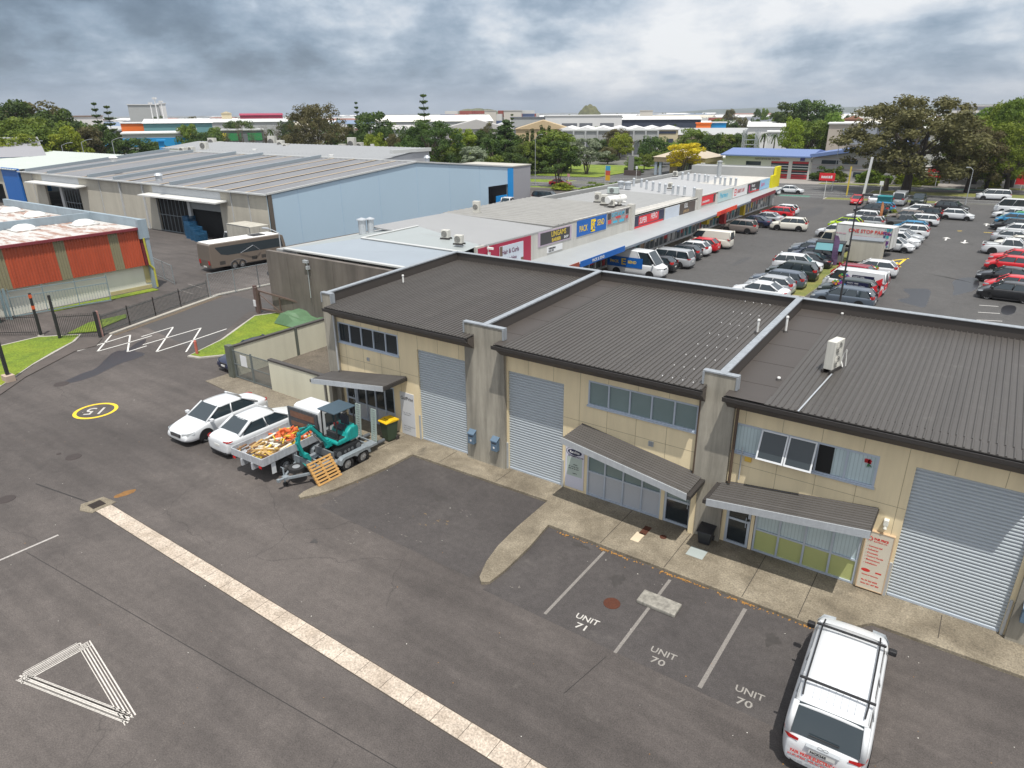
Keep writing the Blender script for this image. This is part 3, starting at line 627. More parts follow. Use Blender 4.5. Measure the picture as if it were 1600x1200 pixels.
# unit C (right)
tC,wC=unit('workshop_unit','cream workshop with open awning windows, wide roller door and an air conditioner on its roof',-6.4,3.5,(-.46,2.55,4.74),(-5.8,-1.43,3.73,4.8),(-5.72,-1.42,2.4),None,None,1.55,[3.5],None)
nib(tC,-7.02,-5.86); nib(tC,2.68,4.1)
wf_,xs=panes_window(tC,'upper_window',-5.8,-1.43,3.73,4.8,5,[gblind,None,None,gblind,gblind])
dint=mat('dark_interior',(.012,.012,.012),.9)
for i in (1,2):
    a,b=xs[i]+.03,xs[i+1]-.03
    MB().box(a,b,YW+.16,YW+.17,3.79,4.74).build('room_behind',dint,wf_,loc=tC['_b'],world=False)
    # open top-hung sash
    q=MB(); M_=Matrix.Translation(((a+b)/2,YW-.03,4.78))@Matrix.Rotation(R_(-24),4,'X')
    wd=(b-a)/2+.02; hh=1.0
    for bx in ((-wd,wd,-.02,.02,-.05,0),(-wd,wd,-.02,.02,-hh,-hh+.06),(-wd,-wd+.05,-.02,.02,-hh+.06,-.05),(wd-.05,wd,-.02,.02,-hh+.06,-.05)): q.box(*bx,M=M_)
    so_=q.build('open_sash',mat('sash_white',(.62,.64,.66),.4),wf_,loc=tC['_b'],world=False)
    p=MB(); p.box(-wd+.05,wd-.05,-.004,.004,-hh+.06,-.05,M=M_); p.build('open_sash_glass',glassm('glass_sash',(.03,.04,.045)),wf_,loc=tC['_b'],world=False)
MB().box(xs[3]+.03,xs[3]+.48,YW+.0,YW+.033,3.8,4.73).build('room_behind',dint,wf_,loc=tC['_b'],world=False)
fl=MB()
r=random.Random(5)
for i in range(14): 
    c=Vector((-1.72+r.uniform(-.07,.07),YW+.0,4.55+r.uniform(-.05,.05))); fl.cyl(c,c+Vector((0,-.015,0)),.04,.03,7)
for i in range(5): fl.bar((-1.7,YW,4.48),(-1.7+r.uniform(-.06,.1),YW-.01,4.36+r.uniform(-.03,.03)),.03,.01,1)
fl.build('flower_sticker',[mat('red_flower',(.55,.02,.03),.6),mat('green_leaf',(.03,.16,.05),.6)],wf_,loc=tC['_b'],world=False)
shopfront(tC,-4.73,-1.42,2.4,4,1.0,[gblind],golive); MB().box(-4.86,-4.75,YW-.03,YW+.1,.12,2.4).build('post',cream,tC); gdoor(tC,-5.72,-4.88,2.4,gdark)
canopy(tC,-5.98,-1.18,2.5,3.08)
MB().tube([(-5.72,21.0,5.8),(-5.72,21.0,2.62)],.05).build('downpipe',mat('brown_pipe'),tC)
MB().tube([(-5.45,21.15,4.0),(-5.45,21.15,2.75)],.02).build('downpipe',galv,tC)
MB().box(-5.35,-5.13,YW-.06,YW,3.48,3.68).build('alarm_box',mat('yellow_box',(.65,.42,.07),.5),tC,bevel=.01)
sl_=MB().box(-.96,-.82,YW-.16,YW-.0,2.62,2.82).cyl((-.89,YW-.1,2.62),(-.89,YW-.14,2.5),.05,.06,10); sl_.build('security_light',mat('offwhite',(.7,.69,.62),.5),tC,bevel=.01)
MB().box(-5.0+.0,-4.9,YW-.01,YW+.0,1.2,1.3).build('keypad',gut,tC)
tag(tA,group='terraced workshop units'); tag(tB,group='terraced workshop units'); tag(tC,group='terraced workshop units')
# roof furniture
whitem=mat('white_plastic',(.72,.72,.70),.45,0,.06,4)
def pipe_vent(px,py,z,h,lab):
    p=G(px,py,z); p.z=rz_(p.y); m=MB().cyl(p,p+Vector((0,0,h)),.045,.045,10).cyl(p+Vector((0,0,h)),p+Vector((0,0,h+.06)),.065,.05,10).cyl(p,p+Vector((0,0,.08)),.11,.06,10,1)
    one('vent_pipe',m,[whitem,gut],lab,'vent pipe',p)
pipe_vent(630,439,6.3,.42,'short white vent pipe near the left parapet of the left roof')
pipe_vent(1183,522,6.2,.55,'white vent pipe beside the parapet cap at the right edge of the middle roof')
pipe_vent(1227,521,6.2,.62,'tall white vent pipe standing on the flat flashing of the right roof')
pipe_vent(1217,591,6.1,.06,'low white pipe stub on the right roof, down-slope of the tall vent')
pipe_vent(1315,496,6.3,.06,'low white pipe stub near the rear parapet of the right roof')
# ---------------- signs, bins and boxes in front ----------------
def board(name,lab,cat,x0,x1,z0,z1,y,th,m,frame=None,txt=()):
    t=thing(name,lab,cat,((x0+x1)/2,y,z0))
    MB().box(x0,x1,y-th,y,z0,z1).build('board',m,t,bevel=.006)
    if frame: 
        f=MB(); frame_rect(f,x0-.02,x1+.02,z0-.02,z1+.02,y-th/2,.03,th+.02); f.build('sign_frame',frame,t)
    for s,size,x,z,mt,sx in txt: text('lettering',s,size,face((x,y-th-.002,z),(1,0,0),(0,0,1)),mt,t,ext=.002,bold=.004,sx=sx)
    return t
sw=mat('sign_white',(.66,.67,.68),.5,0,.04,2); red=mat('sign_red',(.6,.04,.03),.5,0,.05,3); navy=mat('sign_navy',(.012,.014,.05),.4,0,.05,3); ink=mat('ink_black',(.03,.03,.035),.5); 
t=board('wall_sign','white board with a dark oval badge beside the grey roller door of the middle unit','sign',-12.36,-11.5,.22,2.3,YW-.0,.03,mat('sign_pale',(.60,.60,.68),.5,0,.03,1),None,[('AUTOMOTIVE LTD',.09,-12.12,1.52,ink,.95),('PHONE',.06,-12.05,1.2,ink,1),('TEL 09 262 0000',.06,-12.15,1.12,ink,1),('FAX 09 262 0001',.06,-12.15,1.04,ink,1),('RETAIL',.06,-12.0,.9,ink,1)][:0])
def ellipse(cx,y,cz,a,b,n=28): return [(cx+a*math.cos(i*2*math.pi/n),y,cz-b*math.sin(i*2*math.pi/n)) for i in range(n)][::-1]
MB().poly([(p[0],p[1],p[2]) for p in ellipse(-11.93,YW-.036,1.86,.32,.13)][::-1]).build('badge',navy,t)
rg=MB(); 
for i in range(40):
    a,b=i*2*math.pi/40,(i+1)*2*math.pi/40; rg.bar((-12.02+.3*math.cos(a),YW-.034,1.87+.17*math.sin(a)),(-12.02+.3*math.cos(b),YW-.034,1.87+.17*math.sin(b)),.01,.012)
rg.build('badge_ring',navy,t)
text('lettering','Raidlite',.15,face((-12.16,YW-.039,1.81),(1,0,0),(0,0,1)),sw,t,ext=.001,bold=.004)
MB().box(-12.28,-11.58,YW-.034,YW-.0315,.78,1.62).build('notice',mat('notice_green',(.42,.49,.45),.5),t)
text('lettering','AUTOMATICS LTD',.085,face((-12.24,YW-.034,1.64),(1,0,0),(0,0,1)),ink,t,ext=.001,bold=.003)
for s,z,x in (('OFFICE',1.28,-12.0),('PH:  09 262 2340',1.18,-12.2),('FAX: 09 262 2341',1.09,-12.2),('PARTS',.88,-12.0)): text('lettering',s,.065,face((x,YW-.036,z),(1,0,0),(0,0,1)),ink,t,ext=.001,bold=.002)
# red and cream sign C
cs=mat('sign_cream',(.62,.57,.47),.5,0,.04,2)
t=board('wall_sign','cream board with red electrical lettering standing proud of the wall by the right roller door','sign',-1.33,-.57,.18,2.28,YW-.002,.1,cs,mat('sign_edge',(.55,.40,.26),.6))
yf=YW-.104
def st(s,size,x,z,mt=red,sx=1,b=.002): text('lettering',s,size,face((x,yf,z),(1,0,0),(0,0,1)),mt,t,ext=.001,bold=b,sx=sx)
st('FAIR PRICE',.105,-1.1,2.02,red,.78,.006); st('ELECTRICAL LTD',.055,-1.1,1.94,red,.9)
sr=MB()
for i in range(10):
    a=i*.628; sr.bar((-1.21+.05*math.cos(a),yf,2.04+.05*math.sin(a)),(-1.21+.085*math.cos(a),yf,2.04+.085*math.sin(a)),.02,.02)
sr.build('emblem',red,t)
for i,s in enumerate(('Commercial','Industrial','Domestic','Control Panels','Maintenance','Installation')): st('- '+s,.085,-1.26,1.74-.125*i,red,.92)
MB().poly(ellipse(-1.15,yf-.001,.86,.13,.06)[::-1]).build('oval_mark',red,t); MB().box(-.87,-.7,yf-.001,yf+.001,.83,.88).build('bar_mark',red,t)
st('Registered Electrician',.055,-1.24,.68); st('Ph: 09 262 8203',.075,-1.22,.46,red,.95,.003); st('Mob: 021 407 803',.075,-1.22,.34,red,.95,.003)
# sign A leaning, curved top
t=board('wall_sign','tall pale grey sign with thin dark script on the left unit beside its roller door','sign',-21.5,-20.62,.12,2.3,YW-.002,.03,mat('sign_grey',(.55,.57,.60),.5,0,.04,1))
text('lettering','GulfPrint',.24,face((-21.45,YW-.034,1.93),(1,0,.0),(0,0,1)),ink,t,ext=.001,bold=.004,sx=.9)
for s,z in (('signs  print  design',1.25),('vehicle graphics',1.15),('Unit 72  Hunters Corner',.55),('ph 09 278 0000',.44),('open mon - fri',.33)): text('lettering',s,.07,face((-21.35,YW-.034,z),(1,0,0),(0,0,1)),ink,t,ext=.001)
# letter boxes
mb_=mat('box_blue_grey',(.10,.155,.22),.5,0,.12,6)
def letterbox(x,lab):
    t=thing('letter_box',lab,'letter box',(x,20.9,.85),group='letter boxes on the concrete piers'); y1=21.055
    MB().xprism([(y1-.2,.95),(y1,.95),(y1,1.55),(y1-.2,1.42)],x-.16,x+.16).build('box_body',mb_,t,bevel=.01)
    MB().xprism([(y1-.23,1.42),(y1-.22,1.45),(y1,1.59),(y1,1.555)],x-.18,x+.18).build('lid',mb_,t)
    MB().box(x-.11,x+.11,y1-.205,y1-.2,1.3,1.34).build('slot',ink,t); MB().cyl((x,y1-.204,1.12),(x,y1-.2,1.12),.05,.05,14).build('badge',sw,t)
letterbox(-16.98,'blue grey letter box on the pier right beside the left unit\'s roller door')
letterbox(-15.72,'blue grey letter box on the pier next to the middle unit\'s roller door')
letterbox(3.02,'blue grey letter box on the concrete pier at the right edge of the picture')
# wheelie bins
def wheelie(loc,rz,body,lid,lab,h=1.0,w=.58,num=None):
    t=thing('wheelie_bin',lab,'wheelie bin',loc,rz)
    m=MB(); a,b=w*.38,w*.5; d0,d1=.24,.33
    vs=[(-a,-d0,.06),(a,-d0,.06),(a,d0,.06),(-a,d0,.06),(-b,-d1,h*.92),(b,-d1,h*.92),(b,d1,h*.92),(-b,d1,h*.92)]
    m.add(vs,[(0,3,2,1),(4,5,6,7),(0,1,5,4),(1,2,6,5),(2,3,7,6),(3,0,4,7)]); m.box(-b-.02,b+.02,-d1-.02,d1+.02,h*.89,h*.93)
    m.build('bin_body',body,t,world=False,bevel=.02)
    l=MB(); l.xprism([(-d1-.05,h*.935),(d1+.06,h*.935),(d1+.05,h*1.0),(0,h*1.05),(-d1-.03,h*.98)],-b-.03,b+.03); l.build('lid',lid,t,world=False,bevel=.015)
    MB().tube([(-b*.8,d1+.1,h*.95),(b*.8,d1+.1,h*.95)],.016).build('handle',body,t,world=False)
    for sx_ in (-1,1): MB().cyl((sx_*b*.75,d0+.02,.1),(sx_*(b*.75+.06),d0+.02,.1),.1,.1,16).build('wheel',gut,t,world=False)
    if num: text('lettering',num,.2,Matrix.Translation((-.2,-.12,h*1.035))@Matrix.Rotation(R_(-8),4,'X'),ink,t,world=False,ext=.004,bold=.01)
    return t
wheelie((-21.5,20.35,.11),R_(-8),mat('bin_green',(.035,.06,.035),.5,0,.1,5),mat('bin_yellow',(.72,.45,.01),.5,0,.05,5),'dark green wheelie bin with a yellow lid by the left unit\'s shopfront',1.05,.6,'U72')
wheelie((-6.22,20.78,.11),R_(4),mat('bin_black',(.015,.016,.02),.45),mat('bin_black'),'small black bin in the corner between two canopies',.62,.5)
# rooftop air conditioners
acm=mat('ac_cream',(.58,.57,.52),.5,0,.06,4,grime=.15)
def aircon(name,p,w,d,h,rz,lab,n=1,group=None,feet=True,col=acm):
    t=thing(name,lab,'air conditioner',p,rz,group); 
    if feet: MB().box(-w/2-.1,w/2+.1,-d/2-.02,-d/2+.04,-.02,.1).box(-w/2-.1,w/2+.1,d/2-.04,d/2+.02,-.02,.1).build('mounting_rails',gut,t,world=False)
    MB().box(-w/2,w/2,-d/2,d/2,.1,.1+h).build('casing',col,t,world=False,bevel=.015)
    for i in range(n):
        z=.1+h*(i+.5)/n; r=min(w*.4,h/n*.42); c=MB().cyl((-w*.08,-d/2-.012,z),(-w*.08,-d/2-.002,z),r,r,22); f=c.build('fan_grille',mat('fan_dark',(.10,.10,.10),.6),t,world=False)
        g=MB()
        for k in range(4): 
            rr=r*(k+1)/4
            for q in range(16):
                a,b=q*math.pi/8,(q+1)*math.pi/8; g.bar((-w*.08+rr*math.cos(a),-d/2-.016,z+rr*math.sin(a)),(-w*.08+rr*math.cos(b),-d/2-.016,z+rr*math.sin(b)),.012,.012)
        g.build('guard_wires',col,f,world=False)
    return t
p=G(1299,577,6.15); p.z=rz_(p.y)+.03
t=aircon('air_conditioner',p,.72,.30,1.0,R_(78),'tall narrow cream air conditioner standing alone on the right workshop roof',2)
MB().tube([(.38,0,.7),(.46,.0,.6),(.48,-.1,.25),(.4,-.2,.06)],.018).tube([(.42,-.1,.06),(.46,-.15,.5),(.4,-.25,.7),(.4,-.3,.12)],.014).build('pipe',whitem,t,world=False)
q1=Vector((p.x+.0,p.y-.5,0)); 
MB().bar((p.x+.1,p.y-.4,rz_(p.y-.4)+.045),(p.x-.12,20.5,rz_(20.5)+.045),.045,.015).build('cable_cover',galv,None)['category']='cable cover'; 
o=bpy.data.objects['cable_cover']; o['label']='thin grey cover strip running down the right roof from the air conditioner'
# ---------------- walled compound at the left ----------------
cwm=mat('compound_render',(.60,.58,.46),.85,0,.07,.4,grime=.12); cap=mat('wall_cap_dark',(.06,.055,.052),.7)
def wallseg(t,a,b,h,th=.18,m=cwm):
    a,b=Vector((*a,0)),Vector((*b,0)); MB().bar(a+Vector((0,0,h/2)),b+Vector((0,0,h/2)),th,h).build('wall_panel',m,t)
    MB().bar(a+Vector((0,0,h+.05)),b+Vector((0,0,h+.05)),th+.07,.1).build('coping',cap,t)
t=thing('compound_wall','low cream rendered yard wall with a dark coping, left of the workshops','wall',(-31,21.3,0))
wallseg(t,(-31.55,21.3),(-26.2,21.3),1.8); wallseg(t,(-35.3,21.5),(-35.3,25.9),1.8); wallseg(t,(-35.3,26.0),(-35.3,30.4),1.8)
MB().box(-35.42,-35.18,25.86,26.06,0,1.86).box(-35.42,-35.18,29.0,29.14,0,1.86).box(-35.47,-35.2,21.1,21.42,0,2.0).box(-35.19,-35.0,21.1,21.4,0,2.0).build('post',mat('post_green_grey',(.10,.11,.09),.8,0,.2,4),t)
def barfence(t,a,b,z0,z1,n,m,r=.011,rails=(.15,.9),posts=True):
    a,b=Vector((*a,0)),Vector((*b,0)); f=MB(); d=b-a
    for i in range(n+1):
        p=a+d*(i/n); f.bar((p.x,p.y,z0),(p.x,p.y,z1),r*1.8,r*1.8,0,up=(1,0,0))
    for q in rails: z=z0+(z1-z0)*q; f.bar((a.x,a.y,z),(b.x,b.y,z),.035,.04)
    f.build('bar_panel',m,t)
    if posts:
        p_=MB()
        for p in (a,b): p_.box(p.x-.025,p.x+.025,p.y-.025,p.y+.025,0,z1+.08)
        p_.build('post',m,t)
blk=mat('fence_black',(.025,.027,.028),.5); fgrey=mat('fence_grey',(.13,.15,.15),.6,0,.1,3); fgal=mat('fence_galv',(.24,.27,.28),.5,.2,.1,3)
t=thing('sliding_gate','dark barred metal gate with a white notice across the walled compound entrance','gate',(-33.3,21.28,0))
barfence(t,(-35.0,21.28),(-33.3,21.28),.08,1.75,16,fgrey,.012,(.02,.5,.98)); barfence(t,(-33.24,21.28),(-31.6,21.28),.08,1.75,16,fgrey,.012,(.02,.5,.98))
MB().box(-34.2,-33.62,21.2,21.215,.95,1.62).build('notice',sw,t)
one('pallet_stack',MB().box(-27.6,-26.7,22.2,23.2,.1,1.5).box(-27.65,-26.65,22.15,23.25,0,.1).box(-27.5,-26.6,23.4,24.4,.05,1.2),mat('tarp_black',(.02,.022,.03),.5,0,.3,6,bump=.4),'black wrapped load standing inside the walled compound','wrapped load',(-27.2,22.7,0),bevel=.05)
# green tarp heap
tp=MB(); r=random.Random(11); n=9; P=[[None]*n for _ in range(n)]
for i in range(n):
    for j in range(n):
        u,v=i/(n-1),j/(n-1); e=min(u,1-u,v,1-v); P[i][j]=(-42.3+u*3.6+v*.1,29.4+v*2.6,(.15 if e==0 else .7+.25*math.sin(u*7)+r.uniform(-.07,.07)))
for i in range(n-1):
    for j in range(n-1): tp.poly([P[i][j],P[i+1][j],P[i+1][j+1],P[i][j+1]])
one('covered_skip',tp,mat('tarp_green',(.09,.17,.09),.6,0,.25,2,bump=.5),'low heap under a pale green tarpaulin behind the compound wall','covered heap',(-40.6,30.7,0))
# ---------------- left-hand fences and gates ----------------
t=thing('palisade_fence','black vertical bar fence with tall posts along the left lawn','fence',(-54,18,0))
barfence(t,(-62.5,11.5),(-58.4,15.0),.05,1.5,34,blk,.014); barfence(t,(-58.4,15.0),(-53.9,18.5),.05,1.5,38,blk)
t2=thing('double_gate','tall black gate leaves closed between two tall posts behind the left lawn','gate',(-52,19,0))
barfence(t2,(-51.9,18.9),(-50.2,20.7),.05,1.75,22,blk)
for a,h,lb in (((-53.9,18.4),3.1,'tall black gate post with orange tape, left of the pair'),((-51.9,18.8),3.15,'tall black gate post on the lawn, right of the pair')):
    o=MB().box(a[0]-.07,a[0]+.07,a[1]-.07,a[1]+.07,0,h); 
    if h<3.12: o.box(a[0]-.08,a[0]+.08,a[1]-.08,a[1]+.08,2.75,3.0,1).box(a[0]-.08,a[0]+.08,a[1]-.08,a[1]+.08,1.95,2.2,1)
    o.box(a[0]-.16,a[0]+.16,a[1]-.16,a[1]+.16,0,.06,2)
    one('gate_post',o,[blk,mat('orange_tape',(.6,.10,.03),.6),kerbm],lb,'gate post',(*a,0))
b=G(15,596); o=MB().box(b.x-.09,b.x+.09,b.y-.09,b.y+.09,.45,3.2).box(b.x-.32,b.x+.32,b.y-.25,b.y+.25,0,.42,1)
one('gate_post',o,[blk,mat('pink_concrete',(.42,.33,.26),.9)],'tall black post set in a concrete block at the left edge','gate post',(b.x,b.y,0),bevel=.01)
t3=thing('kerbside_fence','grey vertical bar fence with a handrail following the curved kerb on the left','fence',(-52,25,0))
pl=[(-50.2,21.0),(-50.9,23.2),(-51.7,25.6),(-52.6,28.2),(-53.5,31.2)]
for a,b in zip(pl,pl[1:]): barfence(t3,a,b,.08,1.5,22,mat('fence_dark_grey',(.07,.08,.08),.6),.014)
MB().bar((-50.1,20.75,.0),(-50.1,20.75,1.85),.2,.2,0,up=(1,0,0)).build('end_post',mat('pinkish_post',(.36,.2,.17),.7),t3)
MB().bar((-50.0,20.62,.0),(-50.0,20.62,1.88),.16,.16,0,up=(1,0,0)).build('end_post',blk,t3)
t4=thing('wire_mesh_fence','tall see-through wire fence with grey pipe posts in front of the parked coach','fence',(-53.5,38,0))
def meshfence(t,pts,h,m,sp=2.6,step=.16):
    pm=MB()
    for a,b in zip(pts,pts[1:]):
        a,b=Vector((*a,0)),Vector((*b,0)); L=(b-a).length; n=max(1,round(L/sp))
        for i in range(n+1): p=a+(b-a)*(i/n); pm.cyl((p.x,p.y,0),(p.x,p.y,h),.035,.035,8)
        pm.tube([(a.x,a.y,h-.05),(b.x,b.y,h-.05)],.025,6).tube([(a.x,a.y,.1),(b.x,b.y,.1)],.015,6)
    pm.build('post_and_rail',m,t); w=MB()
    for a,b in zip(pts,pts[1:]):
        a,b=Vector((*a,0)),Vector((*b,0)); L=(b-a).length; n=int(L/step); u=(b-a)/L; k=(h-.15)
        for i in range(-int(k/step),n):
            for sgn in (1,-1):
                s0=i*step; s1=s0+k; z0,z1=.1,.1+k
                if s0<0: z0+=-s0; s0=0
                if s1>L: z1-=s1-L; s1=L
                if z1<=z0: continue
                if sgn<0: z0,z1=.2+k-z0,.2+k-z1
                p,q=a+u*s0,a+u*s1; w.bar((p.x,p.y,z0),(q.x,q.y,z1),.007,.007)
    w.build('wire_mesh',m,t)
meshfence(t4,[(-53.5,31.4),(-53.2,36),(-52.6,41.5),(-46.6,41.8)],2.1,fgal,2.6,.28)
t5=thing('wire_mesh_fence','low wire fence crossing the far yard between the red building and the coach','fence',(-66,33,0)); meshfence(t5,[(-60.8,32.4),(-66,33.5),(-70,34.8)],1.8,fgal,3,.4)
t6=thing('cantilever_gate','brown tubular cantilever gate standing open by the dark concrete wall','gate',(-43.5,31,0))
g=MB(); a=Vector((-46.0,31.0,0)); b=Vector((-39.8,31.6,0))
g.bar(a+Vector((0,0,1.75)),b+Vector((0,0,1.15)),.1,.12).bar(a+Vector((0,0,.3)),b+Vector((0,0,.3)),.1,.12).bar(a+Vector((0,0,.3)),a+Vector((0,0,1.8)),.1,.1,0,(1,0,0)).bar(a+Vector((2.2,.2,.3)),a+Vector((2.2,.2,1.5)),.07,.07,0,(1,0,0)).bar(a+Vector((0,0,1.5)),a+Vector((2.2,.2,.3)),.05,.05)
g.build('gate_frame',mat('gate_brown',(.13,.09,.075),.6),t6)
MB().bar((-46.3,30.9,0),(-46.3,30.9,2.15),.24,.24,0,(1,0,0)).bar((-45.9,30.7,0),(-45.9,30.7,2.1),.2,.2,0,(1,0,0)).build('gate_post',mat('post_brown',(.12,.08,.07),.8,0,.3,5),t6)
MB().box(-46.5,-46.1,30.72,30.8,.5,1.0).build('notice',sw,t6)
one('bollard',MB().cyl((-40.75,22.3,0),(-40.75,22.3,.95),.09,.09,14).cyl((-40.75,22.3,.95),(-40.75,22.3,1.0),.09,.04,14),mat('bollard_red',(.45,.12,.09),.7,0,.3,6),'faded red bollard at the tip of the triangular lawn','bollard',(-40.75,22.3,0))
# street and yard lamps
lampg=mat('lamp_grey',(.36,.38,.39),.5,.3,.08,2); lampk=mat('lamp_black',(.03,.03,.033),.5)
def lamp(p,h,lab,arms=((1.6,0),),m=lampg,group='street lamps',r=.08,cat='street lamp',name='street_lamp'):
    t=thing(name,lab,cat,(p[0],p[1],0),group=group)
    MB().cyl((0,0,0),(0,0,h*.93),r,r*.6,10).cyl((0,0,0),(0,0,.5),r*1.5,r*1.5,10).build('pole',m,t,world=False)
    for L,az in arms:
        c,s=math.cos(az),math.sin(az); pts=[(c*L*f,s*L*f,h*.93+ (h*.07)*math.sin(f*1.5)) for f in (0,.25,.5,.75,1)]
        MB().tube(pts,r*.5,6).build('arm',m,t,world=False)
        MB().box(L-.1,L+.55,-.13,.13,h-.06,h+.08,M=Matrix.Rotation(az,4,'Z')).build('lamp_head',m,t,world=False,bevel=.03)
    return t
lamp((-8.4,54.2),9.0,'slim black lamp pole on the grass strip in front of the white box truck',((.35,0),),lampk)
lamp((-83.9,128),10.2,'white street lamp by the bushy tree with the red car beneath it',((1.9,R_(-20)),))
lamp((-27.7,147.2),8.8,'grey street lamp in front of the fire station\'s grey wing',((.6,0),))
lamp((-52.1,38.0),5.0,'yard lamp on a galvanised pole beside the dark concrete wall',((1.3,R_(190)),),m=galv)
lamp((-5.0,136.0),5.8,'grey lamp post with a small head near the white people mover on the road',((.5,R_(180)),))
for px,py,h in ((52,250,8.5),(130,240,8.6),(178,240,8.8),(98,250,8)):
    v=FAR(px,236,190); lamp((v.x,v.y),h+.9,'curved street lamp among the far trees on the left',((2.4,R_(25)),),r=.12)
# ---------------- vehicles ----------------
cglass=mat('car_glass',(.022,.034,.042),.06,0,0,spec=.9); tyre=mat('tyre',(.018,.018,.019),.85,0,.1,8); rimm=mat('alloy_rim',(.42,.43,.44),.35,.6,.03,8); arch=mat('arch_black',(.008,.008,.009),.9)
hlm=mat('headlight',(.55,.58,.6),.12,.2,0,spec=.8); tlm=mat('taillight',(.50,.015,.015),.2,0,0,spec=.7); trim=mat('trim_black',(.018,.018,.02),.55); plate=mat('number_plate',(.62,.62,.60),.5); chrome=mat('chrome',(.55,.56,.58),.18,.9,0)
PC=dict(white=(.62,.64,.66),offwhite=(.66,.64,.57),silver=(.40,.42,.44),grey=(.11,.12,.13),dgrey=(.045,.05,.056),black=(.010,.011,.014),navy=(.014,.022,.060),red=(.52,.010,.018),maroon=(.26,.008,.025),blue=(.03,.22,.42),lime=(.42,.62,.01),taupe=(.23,.20,.185),dgreen=(.022,.034,.032),teal=(.02,.20,.24),slate=(.09,.115,.15),cream=(.56,.53,.43),green=(.03,.28,.10))
def pcol(c):
    met=c in('silver','grey','dgrey','taupe','slate','navy','maroon','dgreen')
    return mat('paint_'+c,PC[c],.30,.25 if met else 0,.02,1.5,coat=.5)
K=dict(
 sedan=dict(L=4.75,W=1.82,H=1.46,hz=.70,hb=.93,belt=.93,x0=1.22,x1=.38,x2=-.95,x3=-1.68,dz=1.02,wb=2.75,r=.325),
 hatch=dict(L=4.15,W=1.74,H=1.50,hz=.74,hb=.97,belt=.97,x0=1.22,x1=.42,x2=-1.35,x3=-1.90,dz=1.02,wb=2.55,r=.31),
 suv=dict(L=4.55,W=1.85,H=1.70,hz=.88,hb=1.09,belt=1.08,x0=1.22,x1=.48,x2=-1.68,x3=-2.12,dz=1.12,wb=2.65,r=.36),
 wagon=dict(L=4.75,W=1.80,H=1.52,hz=.72,hb=.95,belt=.95,x0=1.2,x1=.4,x2=-1.82,x3=-2.26,dz=1.0,wb=2.7,r=.325),
 mpv=dict(L=5.1,W=1.90,H=1.80,hz=.92,hb=1.10,belt=1.06,x0=1.72,x1=.95,x2=-2.12,x3=-2.44,dz=1.1,wb=3.0,r=.345),
 van=dict(L=4.9,W=1.72,H=1.98,hz=1.0,hb=1.16,belt=1.12,x0=2.12,x1=1.38,x2=-2.36,x3=-2.43,dz=1.12,wb=2.6,r=.32,panel=1),
 hivan=dict(L=5.7,W=1.95,H=2.45,hz=1.05,hb=1.3,belt=1.25,x0=2.2,x1=1.35,x2=-2.76,x3=-2.83,dz=1.25,wb=3.4,r=.35,panel=1),
 minibus=dict(L=5.4,W=1.88,H=2.2,hz=1.05,hb=1.22,belt=1.2,x0=2.35,x1=1.6,x2=-2.58,x3=-2.66,dz=1.2,wb=3.1,r=.34),
 ute=dict(L=5.25,W=1.86,H=1.78,hz=.95,hb=1.12,belt=1.10,x0=1.25,x1=.55,x2=-.62,x3=-.88,dz=1.08,wb=3.1,r=.38,bed=1),
)
def interp(xs,ys,x):
    for i in range(len(xs)-1):
        if x<=xs[i+1]: f=(x-xs[i])/(xs[i+1]-xs[i]); return ys[i]+(ys[i+1]-ys[i])*f
    return ys[-1]
PROTO={}
